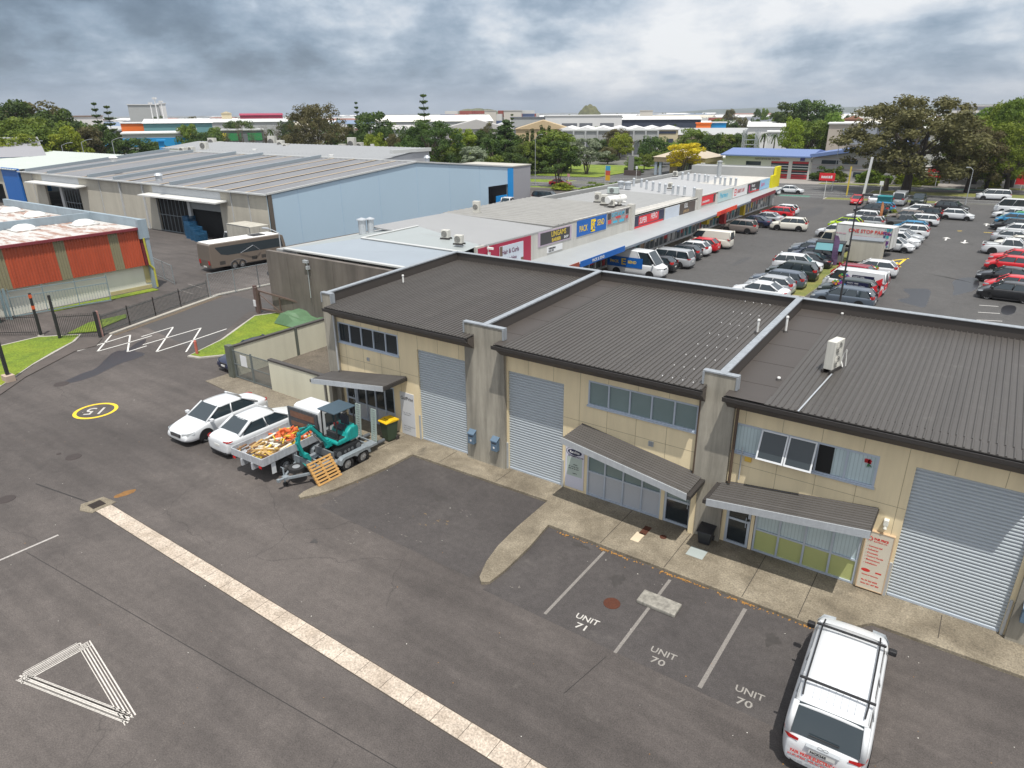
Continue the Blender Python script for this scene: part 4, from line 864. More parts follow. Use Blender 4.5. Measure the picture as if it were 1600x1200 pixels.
def car_proto(kind,hero=False):
    k=(kind,hero)
    if k in PROTO: return PROTO[k]
    c=K[kind]; L,Wd,H=c['L'],c['W'],c['H']; h=L/2; w=Wd/2; gl=.19; r=c['r']; wb=c['wb']
    P={}
    # lower body loft
    xs=[-h,-h+.06,-h+.28,-h+.65,-wb/2-.05,c['x3']+.02,-.6,0,.6,c['x0']-.02,wb/2-.1,h-.55,h-.25,h-.06,h]
    xs=sorted(set(round(x,3) for x in xs))
    topx=[-h,-h+.06,-h+.15,c['x3'],c['x0'],h-.5,h-.18,h-.05,h]; rear=c['dz']
    tz=[rear-.28,rear-.12,rear-.02,rear,c['hb'],c['hz']+.10,c['hz'],c['hz']-.12,c['hz']-.26]
    topx2,tz2=zip(*sorted(zip(topx,tz)))
    rows=[]
    for x in xs:
        e=min(h-x,x+h); q=1-max(0,(.75-e)/.75)**2*.20; ww=w*q; t_=interp(topx2,tz2,x); b=gl+(.10*max(0,(.25-e)/.25)); incab=c['x3']<x<c['x0']
        sh=min(t_,c['belt']) ; up_=t_
        sec=[(0,b),(ww*.86,b),(ww*.985,b+.10),(ww,(b+sh)*.5),(ww*.985,sh-.10),(ww*.93,sh-.015),(ww*.80,up_+.01),(ww*.4,up_+(.035 if not incab else 0)),(0,up_+(.045 if not incab else 0))]
        rows.append([(x,y,z) for y,z in sec]+[(x,-y,z) for y,z in sec[-2:0:-1]])
    m=MB(); n=len(rows[0])
    for rw in rows: m.v+=rw
    for i in range(len(rows)-1):
        for j in range(n): m.f.append((i*n+j,(i+1)*n+j,(i+1)*n+(j+1)%n,i*n+(j+1)%n)); m.m.append(0)
    m.f.append(tuple(range(n))); m.m.append(0)
    m.f.append(tuple((len(rows)-1)*n+j for j in range(n-1,-1,-1))); m.m.append(0)
    P['body']=m
    # greenhouse
    bw,tw=w*.90,w*(.76 if kind in('sedan','hatch','wagon') else .82 if kind not in('van','hivan','minibus') else .86)
    x0,x1,x2,x3=c['x0'],c['x1'],c['x2'],c['x3']; zb=c['belt']-.02; zh0=c['hb']-.01; zr=c['dz']-.01; Ht=H-.03
    def bt(x,s): return (x,s*bw,zb)
    ws=MB().poly([(x0,bw*.88,zh0),(x1,tw*.93,Ht),(x1,-tw*.93,Ht),(x0,-bw*.88,zh0)][::-1]); ws.add([(x0+.05,0,zh0+.0),(x0,bw*.88,zh0),(x0,-bw*.88,zh0)],[(0,1,2)])
    rw_=MB().poly([(x3,bw*.86,zr),(x2,tw*.92,Ht-.01),(x2,-tw*.92,Ht-.01),(x3,-bw*.86,zr)])
    cb=MB()   # closed core so nothing shows through
    vs=[(x0-.05,-bw*.9,zb-.1),(x0-.05,bw*.9,zb-.1),(x3+.05,bw*.9,zb-.1),(x3+.05,-bw*.9,zb-.1),(x1-.03,-tw*.9,Ht-.09),(x1-.03,tw*.9,Ht-.09),(x2+.05,tw*.9,Ht-.10),(x2+.05,-tw*.9,Ht-.10)]
    cb.add(vs,[(0,1,5,4),(1,2,6,5),(2,3,7,6),(3,0,4,7),(4,5,6,7)]); P['cabin_core']=cb
    P['windscreen']=ws; P['rear_window']=rw_
    def sidep(s,a,b):  # side glass between fractions
        def pt(f,top):
            xb=x0+(x3-x0)*f; xt=x1+(x2-x1)*f
            return (xt,s*(tw*.965),Ht-.03) if top else (xb,s*(bw*1.0),zb+.02)
        q=[pt(a,0),pt(b,0),pt(b,1),pt(a,1)]
        return q if s>0 else q[::-1]
    for s,nm in ((1,'side_window'),(-1,'side_window#')):
        m=MB()
        segs=[(.04,.46),(.50,.95)] if not c.get('panel') else [(.05,.25)]
        if kind in('mpv','suv','wagon','minibus'): segs=[(.04,.36),(.39,.66),(.69,.96)]
        if kind=='minibus': segs=[(.04,.22),(.25,.48),(.51,.74),(.77,.96)]
        for a,b in segs: 
            q=sidep(s,a,b); o=Vector((0,s*.006,.002)); m.poly([Vector(p)+o for p in q][::-1])
        P[nm]=m
    # roof and pillars (paint)
    rf=MB(); nx,ny=8,6; ov=.03; g=[]
    for i in range(nx+1):
        f=i/nx; x=(x1+ov)+(x2-.04-x1-ov)*f; cz=H-.035+.045*math.sin(math.pi*min(1,max(0,f*.9+.12)))-.02*(f>.99)
        g.append([(x,tw*(2*j/ny-1)*(1.0 if 0<i<nx else .985),cz-.05*abs(2*j/ny-1)**3) for j in range(ny+1)])
    for rr in g: rf.v+=rr
    for i in range(nx):
        for j in range(ny): a=i*(ny+1)+j; rf.f.append((a,a+1,a+ny+2,a+ny+1)); rf.m.append(0)
    k0=len(rf.v); rf.v+=[(p[0],p[1]*.99,p[2]-.06) for rr in g for p in rr]
    N1=ny+1
    for i in range(nx):
        for (a,b) in (((i)*N1,(i+1)*N1),((i+1)*N1+ny,i*N1+ny)): rf.f.append((a,b,b+k0,a+k0)); rf.m.append(0)
    for j in range(ny): 
        a=j; rf.f.append((a+1,a,a+k0,a+1+k0)); rf.m.append(0); a=nx*N1+j; rf.f.append((a,a+1,a+1+k0,a+k0)); rf.m.append(0)
    for s in (1,-1):
        rf.bar((x0+.02,s*bw*.94,zh0-.02),(x1,s*tw*.95,Ht),.075,.06); rf.bar((x3-.01,s*bw*.93,zr-.03),(x2,s*tw*.95,Ht-.01),.12 if kind!='sedan' else .14,.09)
        if c.get('panel'):
            q=[sidep(s,.27,1.0)]; 
            for qq in q: o=Vector((0,s*.012,0)); rf.poly([Vector(p)+o for p in qq][::-1])
            rf.bar((x0+(x3-x0)*.26,s*bw*1.0,zb),(x1+(x2-x1)*.26,s*tw*.97,Ht-.02),.09,.03)
            rf.add([(x3-.012,bw*.93,zr),(x2-.012,tw*.95,Ht),(x2-.012,tw*.3,Ht),(x3-.012,bw*.3,zr)],[(0,1,2,3)]) if False else None
        else:
            for f in ((.48,) if kind not in('mpv','suv','wagon','minibus') else (.375,.675)):
                rf.bar((x0+(x3-x0)*f,s*bw*.995,zb),(x1+(x2-x1)*f,s*tw*.965,Ht-.02),.06,.03)
    P['roof']=rf
    # details
    for ia,(sx_,s) in enumerate(((-1,1),(-1,-1),(1,1),(1,-1))):
        if 1:
            ar=MB(); X=sx_*wb/2; yy=w*.985 if abs(sx_)==1 else w
            e=h-abs(X); q=1-max(0,(.75-e)/.75)**2*.20; yy=w*q+.004; pts=[]
            for i in range(17):
                a=math.pi*i/16; pts.append((X+(r+.065)*math.cos(a),s*yy,r+(r+.065)*math.sin(a)*.98))
            pts+=[(X-(r+.065),s*yy,gl),(X+(r+.065),s*yy,gl)]
            ar.poly(pts if s<0 else pts[::-1]); P['wheel_arch'+'#'*ia]=ar
    tr=MB(); tr.box(h-.10,h-.025,-w*.62,w*.62,gl+.06,gl+.2).box(-h+.02,-h+.10,-w*.66,w*.66,gl+.04,gl+.18)
    tr.box(-wb/2+r+.1,wb/2-r-.1,-w*.985,w*.985,gl-.02,gl+.05); tr.box(h-.09,h-.02,-w*.36,w*.36,c['hz']-.22,c['hz']-.10); P['trim']=tr
    nl=MB().box(-h-.006,-h+.04,-.19,.19,rear-.46,rear-.34).box(h-.04,h+.004,-.19,.19,gl+.2,gl+.31); P['number_plate']=nl
    for s,nm in ((1,'headlight'),(-1,'headlight#')):
        P[nm]=MB().add([(h-.06,s*w*.50,c['hz']-.03),(h-.065,s*w*.50,c['hz']-.16),(h-.16,s*w*.83,c['hz']-.14),(h-.17,s*w*.83,c['hz']+.015),(h-.50,s*w*.955,c['hz']+.03),(h-.45,s*w*.96,c['hz']-.08)],[(0,1,2,3),(3,2,5,4)] if s<0 else [(3,2,1,0),(4,5,2,3)])
        for i,p in enumerate(P[nm].v): P[nm].v[i]=(p[0]+.03,p[1]*1.01,p[2])
    for s,nm in ((1,'taillight'),(-1,'taillight#')):
        z1=rear-.02; z0=rear-.20
        if kind in('suv','hatch','wagon','mpv','van','minibus','hivan'): z1=rear+.12 if kind!='mpv' else rear+.0; z0=rear-.16
        dz_=.05 if kind=='sedan' else 0; zc=(z0+z1)/2-dz_*.5; a_,b_=z0+.02,z1-.03-dz_
        q_=[(-h+.012,s*w*.56,a_+.03),(-h+.012,s*w*.56,b_),(-h+.05,s*w*.80,a_),(-h+.05,s*w*.80,b_+.01),(-h+.17,s*w*.905,a_+.01),(-h+.17,s*w*.905,b_),(-h+.30,s*w*.945,zc),(-h+.29,s*w*.94,b_)]
        P[nm]=MB().add(q_,[(0,1,3,2),(2,3,5,4),(4,5,7,6)] if s<0 else [(2,3,1,0),(4,5,3,2),(6,7,5,4)])
    for s,nm in ((1,'mirror'),(-1,'mirror#')):
        P[nm]=MB().box(x0-.28,x0-.12,s*(w*.96),s*(w*.96+.20),zb+.02,zb+.17)
    P['wheels']=(wb/2,w-.115,r)
    cols={'body':None,'roof':None,'mirror':None,'mirror#':None,'cabin_core':trim,'windscreen':cglass,'rear_window':cglass,'side_window':cglass,'side_window#':cglass,'wheel_arch':arch,'wheel_arch#':arch,'wheel_arch##':arch,'wheel_arch###':arch,'trim':trim,'number_plate':plate,'headlight':hlm,'headlight#':hlm,'taillight':tlm,'taillight#':tlm}
    if c.get('bed'):
        b=MB(); b.box(-h+.12,x3-.08,-w*.78,w*.78,c['dz']+.0,c['dz']+.012); P['tray_liner']=b; cols['tray_liner']=trim
        P['body_rail']=MB().box(-h+.06,x3-.0,-w*.92,-w*.80,c['dz'],c['dz']+.05).box(-h+.06,x3,w*.80,w*.92,c['dz'],c['dz']+.05).box(-h+.03,-h+.1,-w*.9,w*.9,c['dz']-.1,c['dz']+.05); cols['body_rail']=None
    ms={}
    whitep=pcol('white')
    for nme,mb in P.items():
        if nme=='wheels': continue
        sb=2 if (nme=='body' and hero) else 1 if nme=='body' else 0
        o=mb.build(nme.strip('#'),cols[nme] or whitep,None,smooth=nme in('body','roof','windscreen','rear_window'),sub=sb,bevel=.03 if nme.startswith('mirror') else 0)
        ms[nme]=(o.data,cols[nme] is None); bpy.data.objects.remove(o)
    # wheel
    def wheel(hero):
        a=MB(); n=28; prof=[(.10,.72),(.11,.90),(.085,.985),(.03,1.0),(-.06,1.0),(-.10,.96),(-.11,.72)]; 
        for y,q in prof:
            for i in range(n): an=2*math.pi*i/n; a.v.append((r*q*math.cos(an),y,r*q*math.sin(an)))
        for j in range(len(prof)-1):
            for i in range(n): a.f.append((j*n+i,(j+1)*n+i,(j+1)*n+(i+1)%n,j*n+(i+1)%n)); a.m.append(0)
        to=a.build('tyre',tyre,smooth=True); 
        q=MB(); q.cyl((0,.07,0),(0,.075,0),r*.72,r*.72,24)
        ri=MB().cyl((0,-.04,0),(0,.06,0),r*.70,r*.70,24); ri.m=[1]*len(ri.f)
        for i in range(7):
            an=2*math.pi*i/7; ri.bar((r*.08*math.cos(an),.075,r*.08*math.sin(an)),(r*.68*math.cos(an),.085,r*.68*math.sin(an)),.055,.03,0)
        for i in range(24):
            a0,a1=2*math.pi*i/24,2*math.pi*(i+1)/24; ri.bar((r*.69*math.cos(a0),.09,r*.69*math.sin(a0)),(r*.69*math.cos(a1),.09,r*.69*math.sin(a1)),.03,.03,0)
        ri.cyl((0,.06,0),(0,.10,0),r*.15,r*.13,12,0)
        ro=ri.build('rim',[rimm,arch]); d=(to.data,ro.data); bpy.data.objects.remove(to); bpy.data.objects.remove(ro); return d
    ms['wheel']=wheel(hero); ms['pos']=P['wheels']
    PROTO[k]=ms; return ms
def car(kind,col,loc,rz,label,cat=None,group=None,hero=False,name=None,scale=None,rim=None):
    ms=car_proto(kind,hero); cats=dict(sedan='car',hatch='car',suv='car',wagon='car',mpv='people mover',van='van',hivan='van',minibus='van',ute='pickup')
    t=thing(name or dict(sedan='parked_car',hatch='parked_car',suv='parked_car',wagon='parked_car',mpv='people_mover',van='parked_van',hivan='parked_van',minibus='parked_van',ute='pickup_truck')[kind],label,cat or cats[kind],loc,rz,group)
    if scale: t.scale=scale
    m=pcol(col); body=None
    for nme,v in ms.items():
        if nme in('wheel','pos'): continue
        o=bpy.data.objects.new(nme.strip('#'),v[0]); COL.objects.link(o)
        if v[1]: o.material_slots[0].link='OBJECT'; o.material_slots[0].material=m
        o.parent=t
        if nme=='body': body=o
    wx,wy,r=ms['pos']
    for sx_ in (-1,1):
        for s in (-1,1):
            ty=bpy.data.objects.new('wheel',ms['wheel'][0]); COL.objects.link(ty); ty.parent=t; ty.location=(sx_*wx,s*wy,r)
            if s<0: ty.rotation_euler=(0,0,math.pi)
            ri=bpy.data.objects.new('rim',ms['wheel'][1]); COL.objects.link(ri); ri.parent=ty
    return t,m
# --- the three white cars and the people mover in front
t,m_=car('mpv','white',(-.86,15.72,0),R_(92.4),'white people mover with black roof bars and red electrical lettering on its tailgate','people mover',hero=True)
rk=MB()
for s in (-1,1): rk.tube([(1.0,s*.66,1.84),(.6,s*.68,1.88),(-1.6,s*.68,1.87),(-1.95,s*.66,1.82)],.02)
for x in (.62,-1.52): rk.bar((x,-.82,1.93),(x,.82,1.93),.06,.035)
rk.build('roof_rack',trim,t,world=False)
rib=MB()
for i in range(-3,4): rib.box(-1.9,.55,i*.15-.004,i*.15+.004,1.77,1.812-.006*abs(i)*.5)
rib.build('roof_ribs',m_,t,world=False)
Mr=face((-2.562,-.0,0),(0,-1,0),(0,0,1))
def rear(s,size,y,z,mt,b=.003,sx=1,dx=0,parent=t,X=-2.56): text('lettering',s,size,face((X-dx,y,z),(0,-1,0),(0,0,1)),mt,parent,world=False,ext=.003,bold=b,sx=sx)
rear('FAIR PRICE ELECTRICAL',.12,.66,.66,red,.004,.80,.03); rear('PH: 09 262 8203    MOB: 021 407 803',.06,.70,.56,red,.001,.95,.03)
rear('NCK265',.095,.25,.85,ink,.003,1,.035); MB().box(-2.59,-2.5,-.28,.28,.83,.955).build('number_plate',plate,t,world=False)
MB().box(-2.60,-2.5,-.36,.36,.965,1.0).build('tailgate_grip',galv,t,world=False)
em=MB()
for cy in (-.06,.06):
    for i in range(16):
        a,b=i*math.pi/8,(i+1)*math.pi/8; em.bar((-2.575,cy+.055*math.cos(a),1.06+.035*math.sin(a)),(-2.575,cy+.055*math.cos(b),1.06+.035*math.sin(b)),.008,.008)
em.build('emblem',chrome,t,world=False)
MB().bar((-2.46,.35,1.2),(-2.44,-.3,1.19),.02,.02).build('wiper',trim,t,world=False)
for o in [o for o in t.children if o.name.startswith('mirror')]: o.material_slots[0].material=trim
t,_=car('sedan','white',(-29.62,16.75,0),R_(-88),'white saloon with black wheels facing the camera, left of the pair',hero=True)
MB().box(2.33,2.395,-.38,.38,.46,.62).build('grille',trim,t,world=False,bevel=.02); MB().box(2.385,2.40,-.3,.3,.5,.52).box(2.385,2.40,-.33,.33,.56,.58).build('grille_bars',chrome,t,world=False)
t,_=car('sedan','white',(-26.85,17.15,0),R_(90.5),'white saloon parked nose-in with red tail lights beside the flatbed truck',hero=True,scale=(.99,.98,1))
car('sedan','navy',(-36.35,23.75,0),R_(-92),'dark blue car half hidden behind the compound gate post')
# ---------------- flatbed truck, trailer, digger ----------------
def std_wheel(t,x,y,r,w,name='wheel',rc=None,s=1):
    o=MB(); n=26; c=y+s*w/2; prof=[(-w/2,.6),(-w/2,.95),(-w*.4,1),(w*.4,1),(w/2,.95),(w/2,.6)]
    for yy,q in prof:
        for i in range(n): a=2*math.pi*i/n; o.v.append((x+r*q*math.cos(a),y+yy,r+r*q*math.sin(a)))
    for j in range(5):
        for i in range(n): o.f.append((j*n+i,(j+1)*n+i,(j+1)*n+(i+1)%n,j*n+(i+1)%n)); o.m.append(0)
    wo=o.build(name,tyre,t,smooth=True,world=False)
    q=MB(); q.cyl((x,y-w*.3,r),(x,y+w*.3,r),r*.6,r*.6,22); q.cyl((x,c-s*.06,r),(x,c+s*.005,r),r*.2,r*.16,12); 
    for i in range(8): a=i*math.pi/4; q.bar((x+r*.2*math.cos(a),c-s*.03,r+r*.2*math.sin(a)),(x+r*.58*math.cos(a),c-s*.05,r+r*.58*math.sin(a)),.045,.03)
    q.build('rim',rc or rimm,wo,world=False,loc=(0,0,0)); return wo
tk=thing('flatbed_truck','white flatbed truck loaded with timber offcuts, pipes and orange netting','truck',(-23.95,17.0,0),R_(91.5))
wp=pcol('white'); deckm=mat('deck_steel',(.50,.52,.55),.45,.2,.15,4,grime=.25)
c=MB(); c.xprism([(0,0)],0,0) if False else None
# cab profile (x,z) extruded across y
prof=[(.62,.42),(2.35,.42),(2.42,.62),(2.38,1.05),(2.28,1.22),(1.86,1.98),(1.7,2.12),(.85,2.16),(.66,2.08),(.62,1.9)]
MB().yprism(prof,-.84,.84).build('cab',wp,tk,world=False,bevel=.06,smooth=False)
MB().add([(2.275,-.72,1.26),(2.275,.72,1.26),(1.895,.66,1.93),(1.895,-.66,1.93)],[(0,1,2,3)]).build('windscreen',cglass,tk,world=False)
for s in (1,-1): 
    q=[(1.0,s*.848,1.22),(2.12,s*.848,1.22),(1.78,s*.848,1.9),(1.0,s*.848,1.9)]; MB().poly(q if s<0 else q[::-1]).build('side_window',cglass,tk,world=False)
MB().box(.612,.62,-.6,.6,1.45,1.95).build('rear_window',cglass,tk,world=False)
hb=MB(); hb.box(.42,.5,-.98,.98,1.1,2.06)
hb.build('headboard',mat('headboard_dark',(.055,.065,.075),.6,0,.3,3,grime=.4),tk,world=False)
MB().box(.41,.415,-.8,.8,1.2,1.42).box(.41,.415,-.8,.8,1.62,1.92).build('headboard_glass',mat('rusty_mesh',(.14,.075,.05),.8,0,.4,6),tk,world=False)
MB().box(-2.62,.44,-1.02,1.02,.92,1.0).box(-2.7,2.2,-.4,-.3,.6,.9).box(-2.7,2.2,.3,.4,.6,.9).build('deck',deckm,tk,world=False)
MB().box(-2.62,.4,-1.06,-1.02,.9,1.26).build('side_board',deckm,tk,world=False,bevel=.01); MB().box(-2.62,.4,1.02,1.06,.9,1.26).build('side_board',deckm,tk,world=False,bevel=.01)
MB().box(-2.66,-2.62,-1.04,1.04,.9,1.24).build('tail_board',deckm,tk,world=False,bevel=.01)
MB().box(-2.67,-2.65,-.95,-.78,.78,.88).box(-2.67,-2.65,.78,.95,.78,.88).build('taillight',tlm,tk,world=False)
MB().box(-2.2,-2.0,-1.0,-.96,.35,.85).build('mudguard',wp,tk,world=False); MB().box(-.9,-.87,-1.0,-.7,.35,.85).build('mudguard',wp,tk,world=False)
for x in (-1.45,1.6):
    for s in (1,-1): std_wheel(tk,x,s*.82,.37,.24,s=s)
MB().box(1.9,2.1,-1.08,-.94,1.3,1.62).box(1.9,2.1,.94,1.08,1.3,1.62).build('mirror',trim,tk,world=False)
# load (uncounted scrap)
r=random.Random(21); lo=MB(); ms=[mat('load_timber',(.42,.27,.10),.8,0,.3,4),mat('load_white_pipe',(.62,.60,.52),.6),mat('load_orange',(.55,.11,.03),.7),mat('load_yellow',(.6,.42,.04),.7),mat('load_brown',(.16,.09,.05),.9)]
for i in range(95):
    x=r.uniform(-2.5,.1); y=r.uniform(-.9,.9); z=1.03+r.random()*.16; a=r.gauss(0,.35) if r.random()<.7 else r.uniform(0,3); Ln=r.uniform(.25,1.1)*(.6 if abs(x)>2 else 1)
    mi=r.choice([0,0,1,1,4,4,3] if x<-.9 else [0,1,3,4,3,2,2]); dx,dy=math.cos(a)*Ln/2,math.sin(a)*Ln/2
    x0,x1=max(-2.55,x-dx),min(.35,x+dx); lo.bar((x0,max(-.98,min(.98,y-dy)),z),(x1,max(-.98,min(.98,y+dy)),z+r.uniform(-.03,.06)),r.uniform(.04,.12),r.uniform(.03,.08),mi)
for i in range(40):
    c=Vector((r.uniform(-.75,.25),r.uniform(-.85,.6),1.14+r.random()*.12)); lo.cyl(c,c+Vector((r.uniform(-.15,.15),r.uniform(-.15,.15),.03)),r.uniform(.06,.17),.04,6,2)
tag(one('timber_and_scrap_load',lo,ms,'jumble of timber offcuts, white pipes and orange mesh piled on the flatbed','load',(0,0,0)),kind='stuff')
o=bpy.data.objects['timber_and_scrap_load']; o.location=(-23.95,17.0,0); o.rotation_euler=(0,0,R_(91.5))
# tandem plant trailer
tm=mat('trailer_galv',(.30,.34,.37),.5,.3,.15,5,grime=.25)
TR=(-21.98,17.35,0); ta=R_(88.5)     # local +x points to the rear of the trailer (away from camera)
tt=thing('plant_trailer','galvanised tandem-axle plant trailer carrying the teal digger, ramps folded up','trailer',TR,ta)
f=MB(); 
f.box(-1.5,1.9,-.78,-.70,.42,.52).box(-1.5,1.9,.70,.78,.42,.52)
for i in range(12): f.box(-1.45+i*.3,-1.38+i*.3,-.7,.7,.43,.49)
f.box(-1.5,1.9,-.70,-.34,.5,.525).box(-1.5,1.9,.34,.70,.5,.525).build('deck_frame',tm,tt,world=False)
f=MB().bar((-1.5,-.7,.47),(-2.55,-.06,.45),.09,.1).bar((-1.5,.7,.47),(-2.55,.06,.45),.09,.1).box(-2.62,-2.4,-.13,.13,.4,.52); f.build('drawbar',tm,tt,world=False)
MB().cyl((-2.6,0,.46),(-2.85,0,.47),.05,.05,10).box(-2.92,-2.8,-.06,.06,.4,.52).build('coupling',tm,tt,world=False)
MB().cyl((-2.5,.12,.05),(-2.5,.12,.85),.035,.035,10).bar((-2.5,.12,.85),(-2.5,.28,.85),.03,.03).build('jack_stand',tm,tt,world=False); MB().cyl((-2.55,.12,.1),(-2.45,.12,.1),.1,.1,14).build('jockey_wheel',tyre,tt,world=False)
f=MB()
for x0 in (-1.5,): f.box(-1.5,-1.44,-.75,.75,.52,.85).box(-1.5,-1.45,-.7,.7,.82,.86)
for i in range(5): f.box(-1.5,-1.47,-.6+i*.3,-.57+i*.3,.52,.84)
f.build('front_rail',tm,tt,world=False)
for s in (1,-1):
    for x in (-.05,.83): std_wheel(tt,x,s*.93,.32,.2,s=s)
    m=MB(); pr=[(-.46,.42),(-.42,.62),(-.28,.72),(1.06,.72),(1.2,.62),(1.24,.42)]
    for a,b in zip(pr,pr[1:]): m.bar((a[0],s*.93,a[1]),(b[0],s*.93,b[1]),.26,.025)
    m.yprism([(-.46,.42),(-.42,.62),(-.28,.72),(1.06,.72),(1.2,.62),(1.24,.42),(1.12,.42),(1.08,.56),(.95,.62),(.6,.6),(.45,.5),(.3,.6),(-.2,.62),(-.35,.5),(-.38,.42)],s*1.045,s*1.06); m.build('mudguard',tm,tt,world=False)
    rm=MB()
    for k in (-.14,.14): rm.bar((1.95,s*.52+k,.5),(2.05,s*.52+k,2.05),.05,.05,0,up=(0,1,0))
    for i in range(14): z=.55+i*.115; rm.bar((1.95+.1*(z-.5)/1.55,s*.52-.14,z),(1.95+.1*(z-.5)/1.55,s*.52+.14,z),.03,.03)
    for k in (-.07,0,.07): rm.bar((1.95,s*.52+k,.5),(2.05,s*.52+k,2.05),.015,.02,0,up=(0,1,0))
    rm.build('loading_ramp',mat('ramp_mesh',(.36,.44,.42),.6,.2,.1,5),tt,world=False)
    MB().cyl((1.9,s*.5,.32),(2.55,s*.5,.3),.09,.09,12).build('rear_leg',mat('leg_dark',(.10,.11,.12),.6),tt,world=False)
MB().cyl((-1.95,0,.55),(-1.95,0,.73),.34,.34,24).cyl((-1.95,0,.50),(-1.95,0,.74),.17,.17,16,1).build('spare_wheel',[tyre,rimm],tt,world=False,bevel=.02)
# digger
teal=mat('digger_teal',(.005,.30,.28),.5,0,.10,4,grime=.3); dkm=mat('digger_dark',(.02,.022,.025),.6,0,.2,6); steel=mat('steel_grey',(.16,.17,.18),.5,.3,.2,6)
dg=thing('mini_digger','teal mini digger with a dark canopy and folded arm, strapped on the trailer','digger',(-22.0,17.75,.53),R_(-91))  # local +x faces the drawbar (towards camera)
for s in (1,-1):
    m=MB(); pr=[(-.75,.18),(-.68,.04),(-.5,0),(.5,0),(.68,.04),(.75,.18),(.68,.32),(.5,.37),(-.5,.37),(-.68,.32)]
    m.yprism(pr,s*.38,s*.62)
    for i in range(22): 
        x=-.62+i*.059; m.box(x-.012,x+.012,s*.375,s*.625,.365,.39)
    to=m.build('track',dkm,dg,world=False)
    q=MB()
    for x in (-.55,-.2,.0,.2,.55): q.cyl((x,s*.60,.18),(x,s*.63,.18),.13 if abs(x)>.5 else .07,None,14)
    q.build('rollers',steel,to,world=False)
MB().box(-.35,.35,-.36,.36,.12,.42).cyl((0,0,.4),(0,0,.5),.3,.3,20).build('undercarriage',dkm,dg,world=False)
bl=MB().box(-.02,.62,.22,.28,.14,.22) ; MB().box(.8,.88,-.6,.6,.05,.38).box(.3,.82,.25,.33,.15,.23).box(.3,.82,-.33,-.25,.15,.23).build('dozer_blade',steel,dg,world=False)
m=MB(); pr=[(-.72,.55),(-.60,.5),(.45,.5),(.55,.58),(.50,.72),(.0,.74),(-.1,.95),(-.35,1.12),(-.68,1.15),(-.76,.95)]
m.yprism(pr,-.52,.52); m.build('body_shell',teal,dg,world=False,bevel=.06)
MB().box(-.05,.44,-.46,.46,.73,.77).box(.25,.4,-.3,.3,.77,1.05).build('floor_and_console',dkm,dg,world=False,bevel=.02)
MB().box(-.42,.02,-.24,.24,.98,1.12).box(-.5,-.38,-.24,.24,1.1,1.55).build('seat',mat('seat_dark',(.03,.035,.05),.7),dg,world=False,bevel=.04)
lv=MB()
for x,y in ((.35,.15),(.35,-.15),(.3,.25),(.3,-.25),(-.1,.32),(-.1,-.32)): lv.tube([(x,y,.95),(x-.05,y,1.25)],.014).cyl((x-.05,y,1.24),(x-.06,y,1.3),.03,.025,8)
lv.build('control_levers',dkm,dg,world=False)
MB().box(-.35,-.15,-.45,-.3,.95,1.15).build('red_jerry_can',mat('sign_red'),dg,world=False,bevel=.02)
cp=MB()
for x,y in ((.44,.48),(.44,-.48),(-.6,.48),(-.6,-.48)): cp.bar((x,y,.74 if x>0 else 1.0),(x*.93,y*.96,2.02),.05,.05,0,up=(0,1,0))
cp.bar((.41,.46,2.0),(.41,-.46,2.0),.05,.05).bar((-.56,.46,2.0),(-.56,-.46,2.0),.05,.05); cp.build('canopy_posts',dkm,dg,world=False)
MB().box(-.68,.55,-.56,.56,2.02,2.08).build('canopy_roof',mat('canopy_blue_grey',(.045,.075,.10),.45,0,.06,2),dg,world=False,bevel=.03)
# boom, stick, bucket folded forward
def limb(name,pts,w,h,mt):
    m=MB()
    for a,b in zip(pts,pts[1:]): m.bar(a,b,w,h,0,up=(0,1,0))
    for p in pts[1:-1]: m.cyl((p[0],p[1]-w*.55,p[2]),(p[0],p[1]+w*.55,p[2]),h*.55,None,14)
    return m.build(name,mt,dg,world=False,bevel=.012)
MB().box(.45,.72,-.14,.14,.42,.72).cyl((.66,0,.38),(.66,0,.8),.1,.1,14).build('swing_post',teal,dg,world=False,bevel=.02)
limb('boom',[(.68,0,.62),(1.0,0,1.12),(1.42,.0,1.68),(1.95,.0,1.55)],.13,.2,teal)
limb('stick',[(1.98,.0,1.62),(2.12,.0,1.2),(1.95,0,.62)],.12,.17,teal)
MB().tube([(.95,.0,.78),(1.35,.0,1.35)],.045,10).build('boom_ram',mat('ram_steel',(.5,.5,.5),.25,.8,0),dg,world=False)
MB().bar((1.2,0,1.62),(1.95,0,1.78),.07,.08,0,up=(0,1,0)).build('stick_ram',teal,dg,world=False); MB().tube([(2.18,0,1.45),(2.12,0,.85)],.035,10).build('bucket_ram',teal,dg,world=False)
MB().yprism([(1.98,.66),(1.78,.62),(1.66,.36),(1.74,.14),(1.95,.06),(1.80,.2),(1.84,.40),(1.98,.5)],-.19,.19).build('bucket',teal,dg,world=False,bevel=.008)
hs=MB()
for o_ in (-.05,.05): hs.tube([(.7,o_,.9),(.95,o_,1.25),(1.4,o_,1.82),(1.9,o_,1.72),(2.15,o_,1.5)],.014,6)
hs.build('hoses',dkm,dg,world=False)
# pallet leaning on the trailer
pm=mat('pallet_wood',(.42,.235,.075),.8,0,.25,5)
pt=thing('wooden_pallet','orange-brown wooden pallet leaning against the trailer mudguard','pallet',(-20.78,16.1,.0),R_(88.5))
m=MB(); M_=Matrix.Translation((0,0,.115))@Matrix.Rotation(R_(-38),4,'X')
for i in range(8): m.box(-.62,.62,-.02,.0,.0+i*.14,.082+i*.14,M=M_)
m.build('slats',pm,pt,world=False); m=MB()
for x in (-.6,-.05,.5): m.box(x,x+.1,.0,.09,0,1.07,M=M_)
m.build('bearers',pm,pt,world=False)
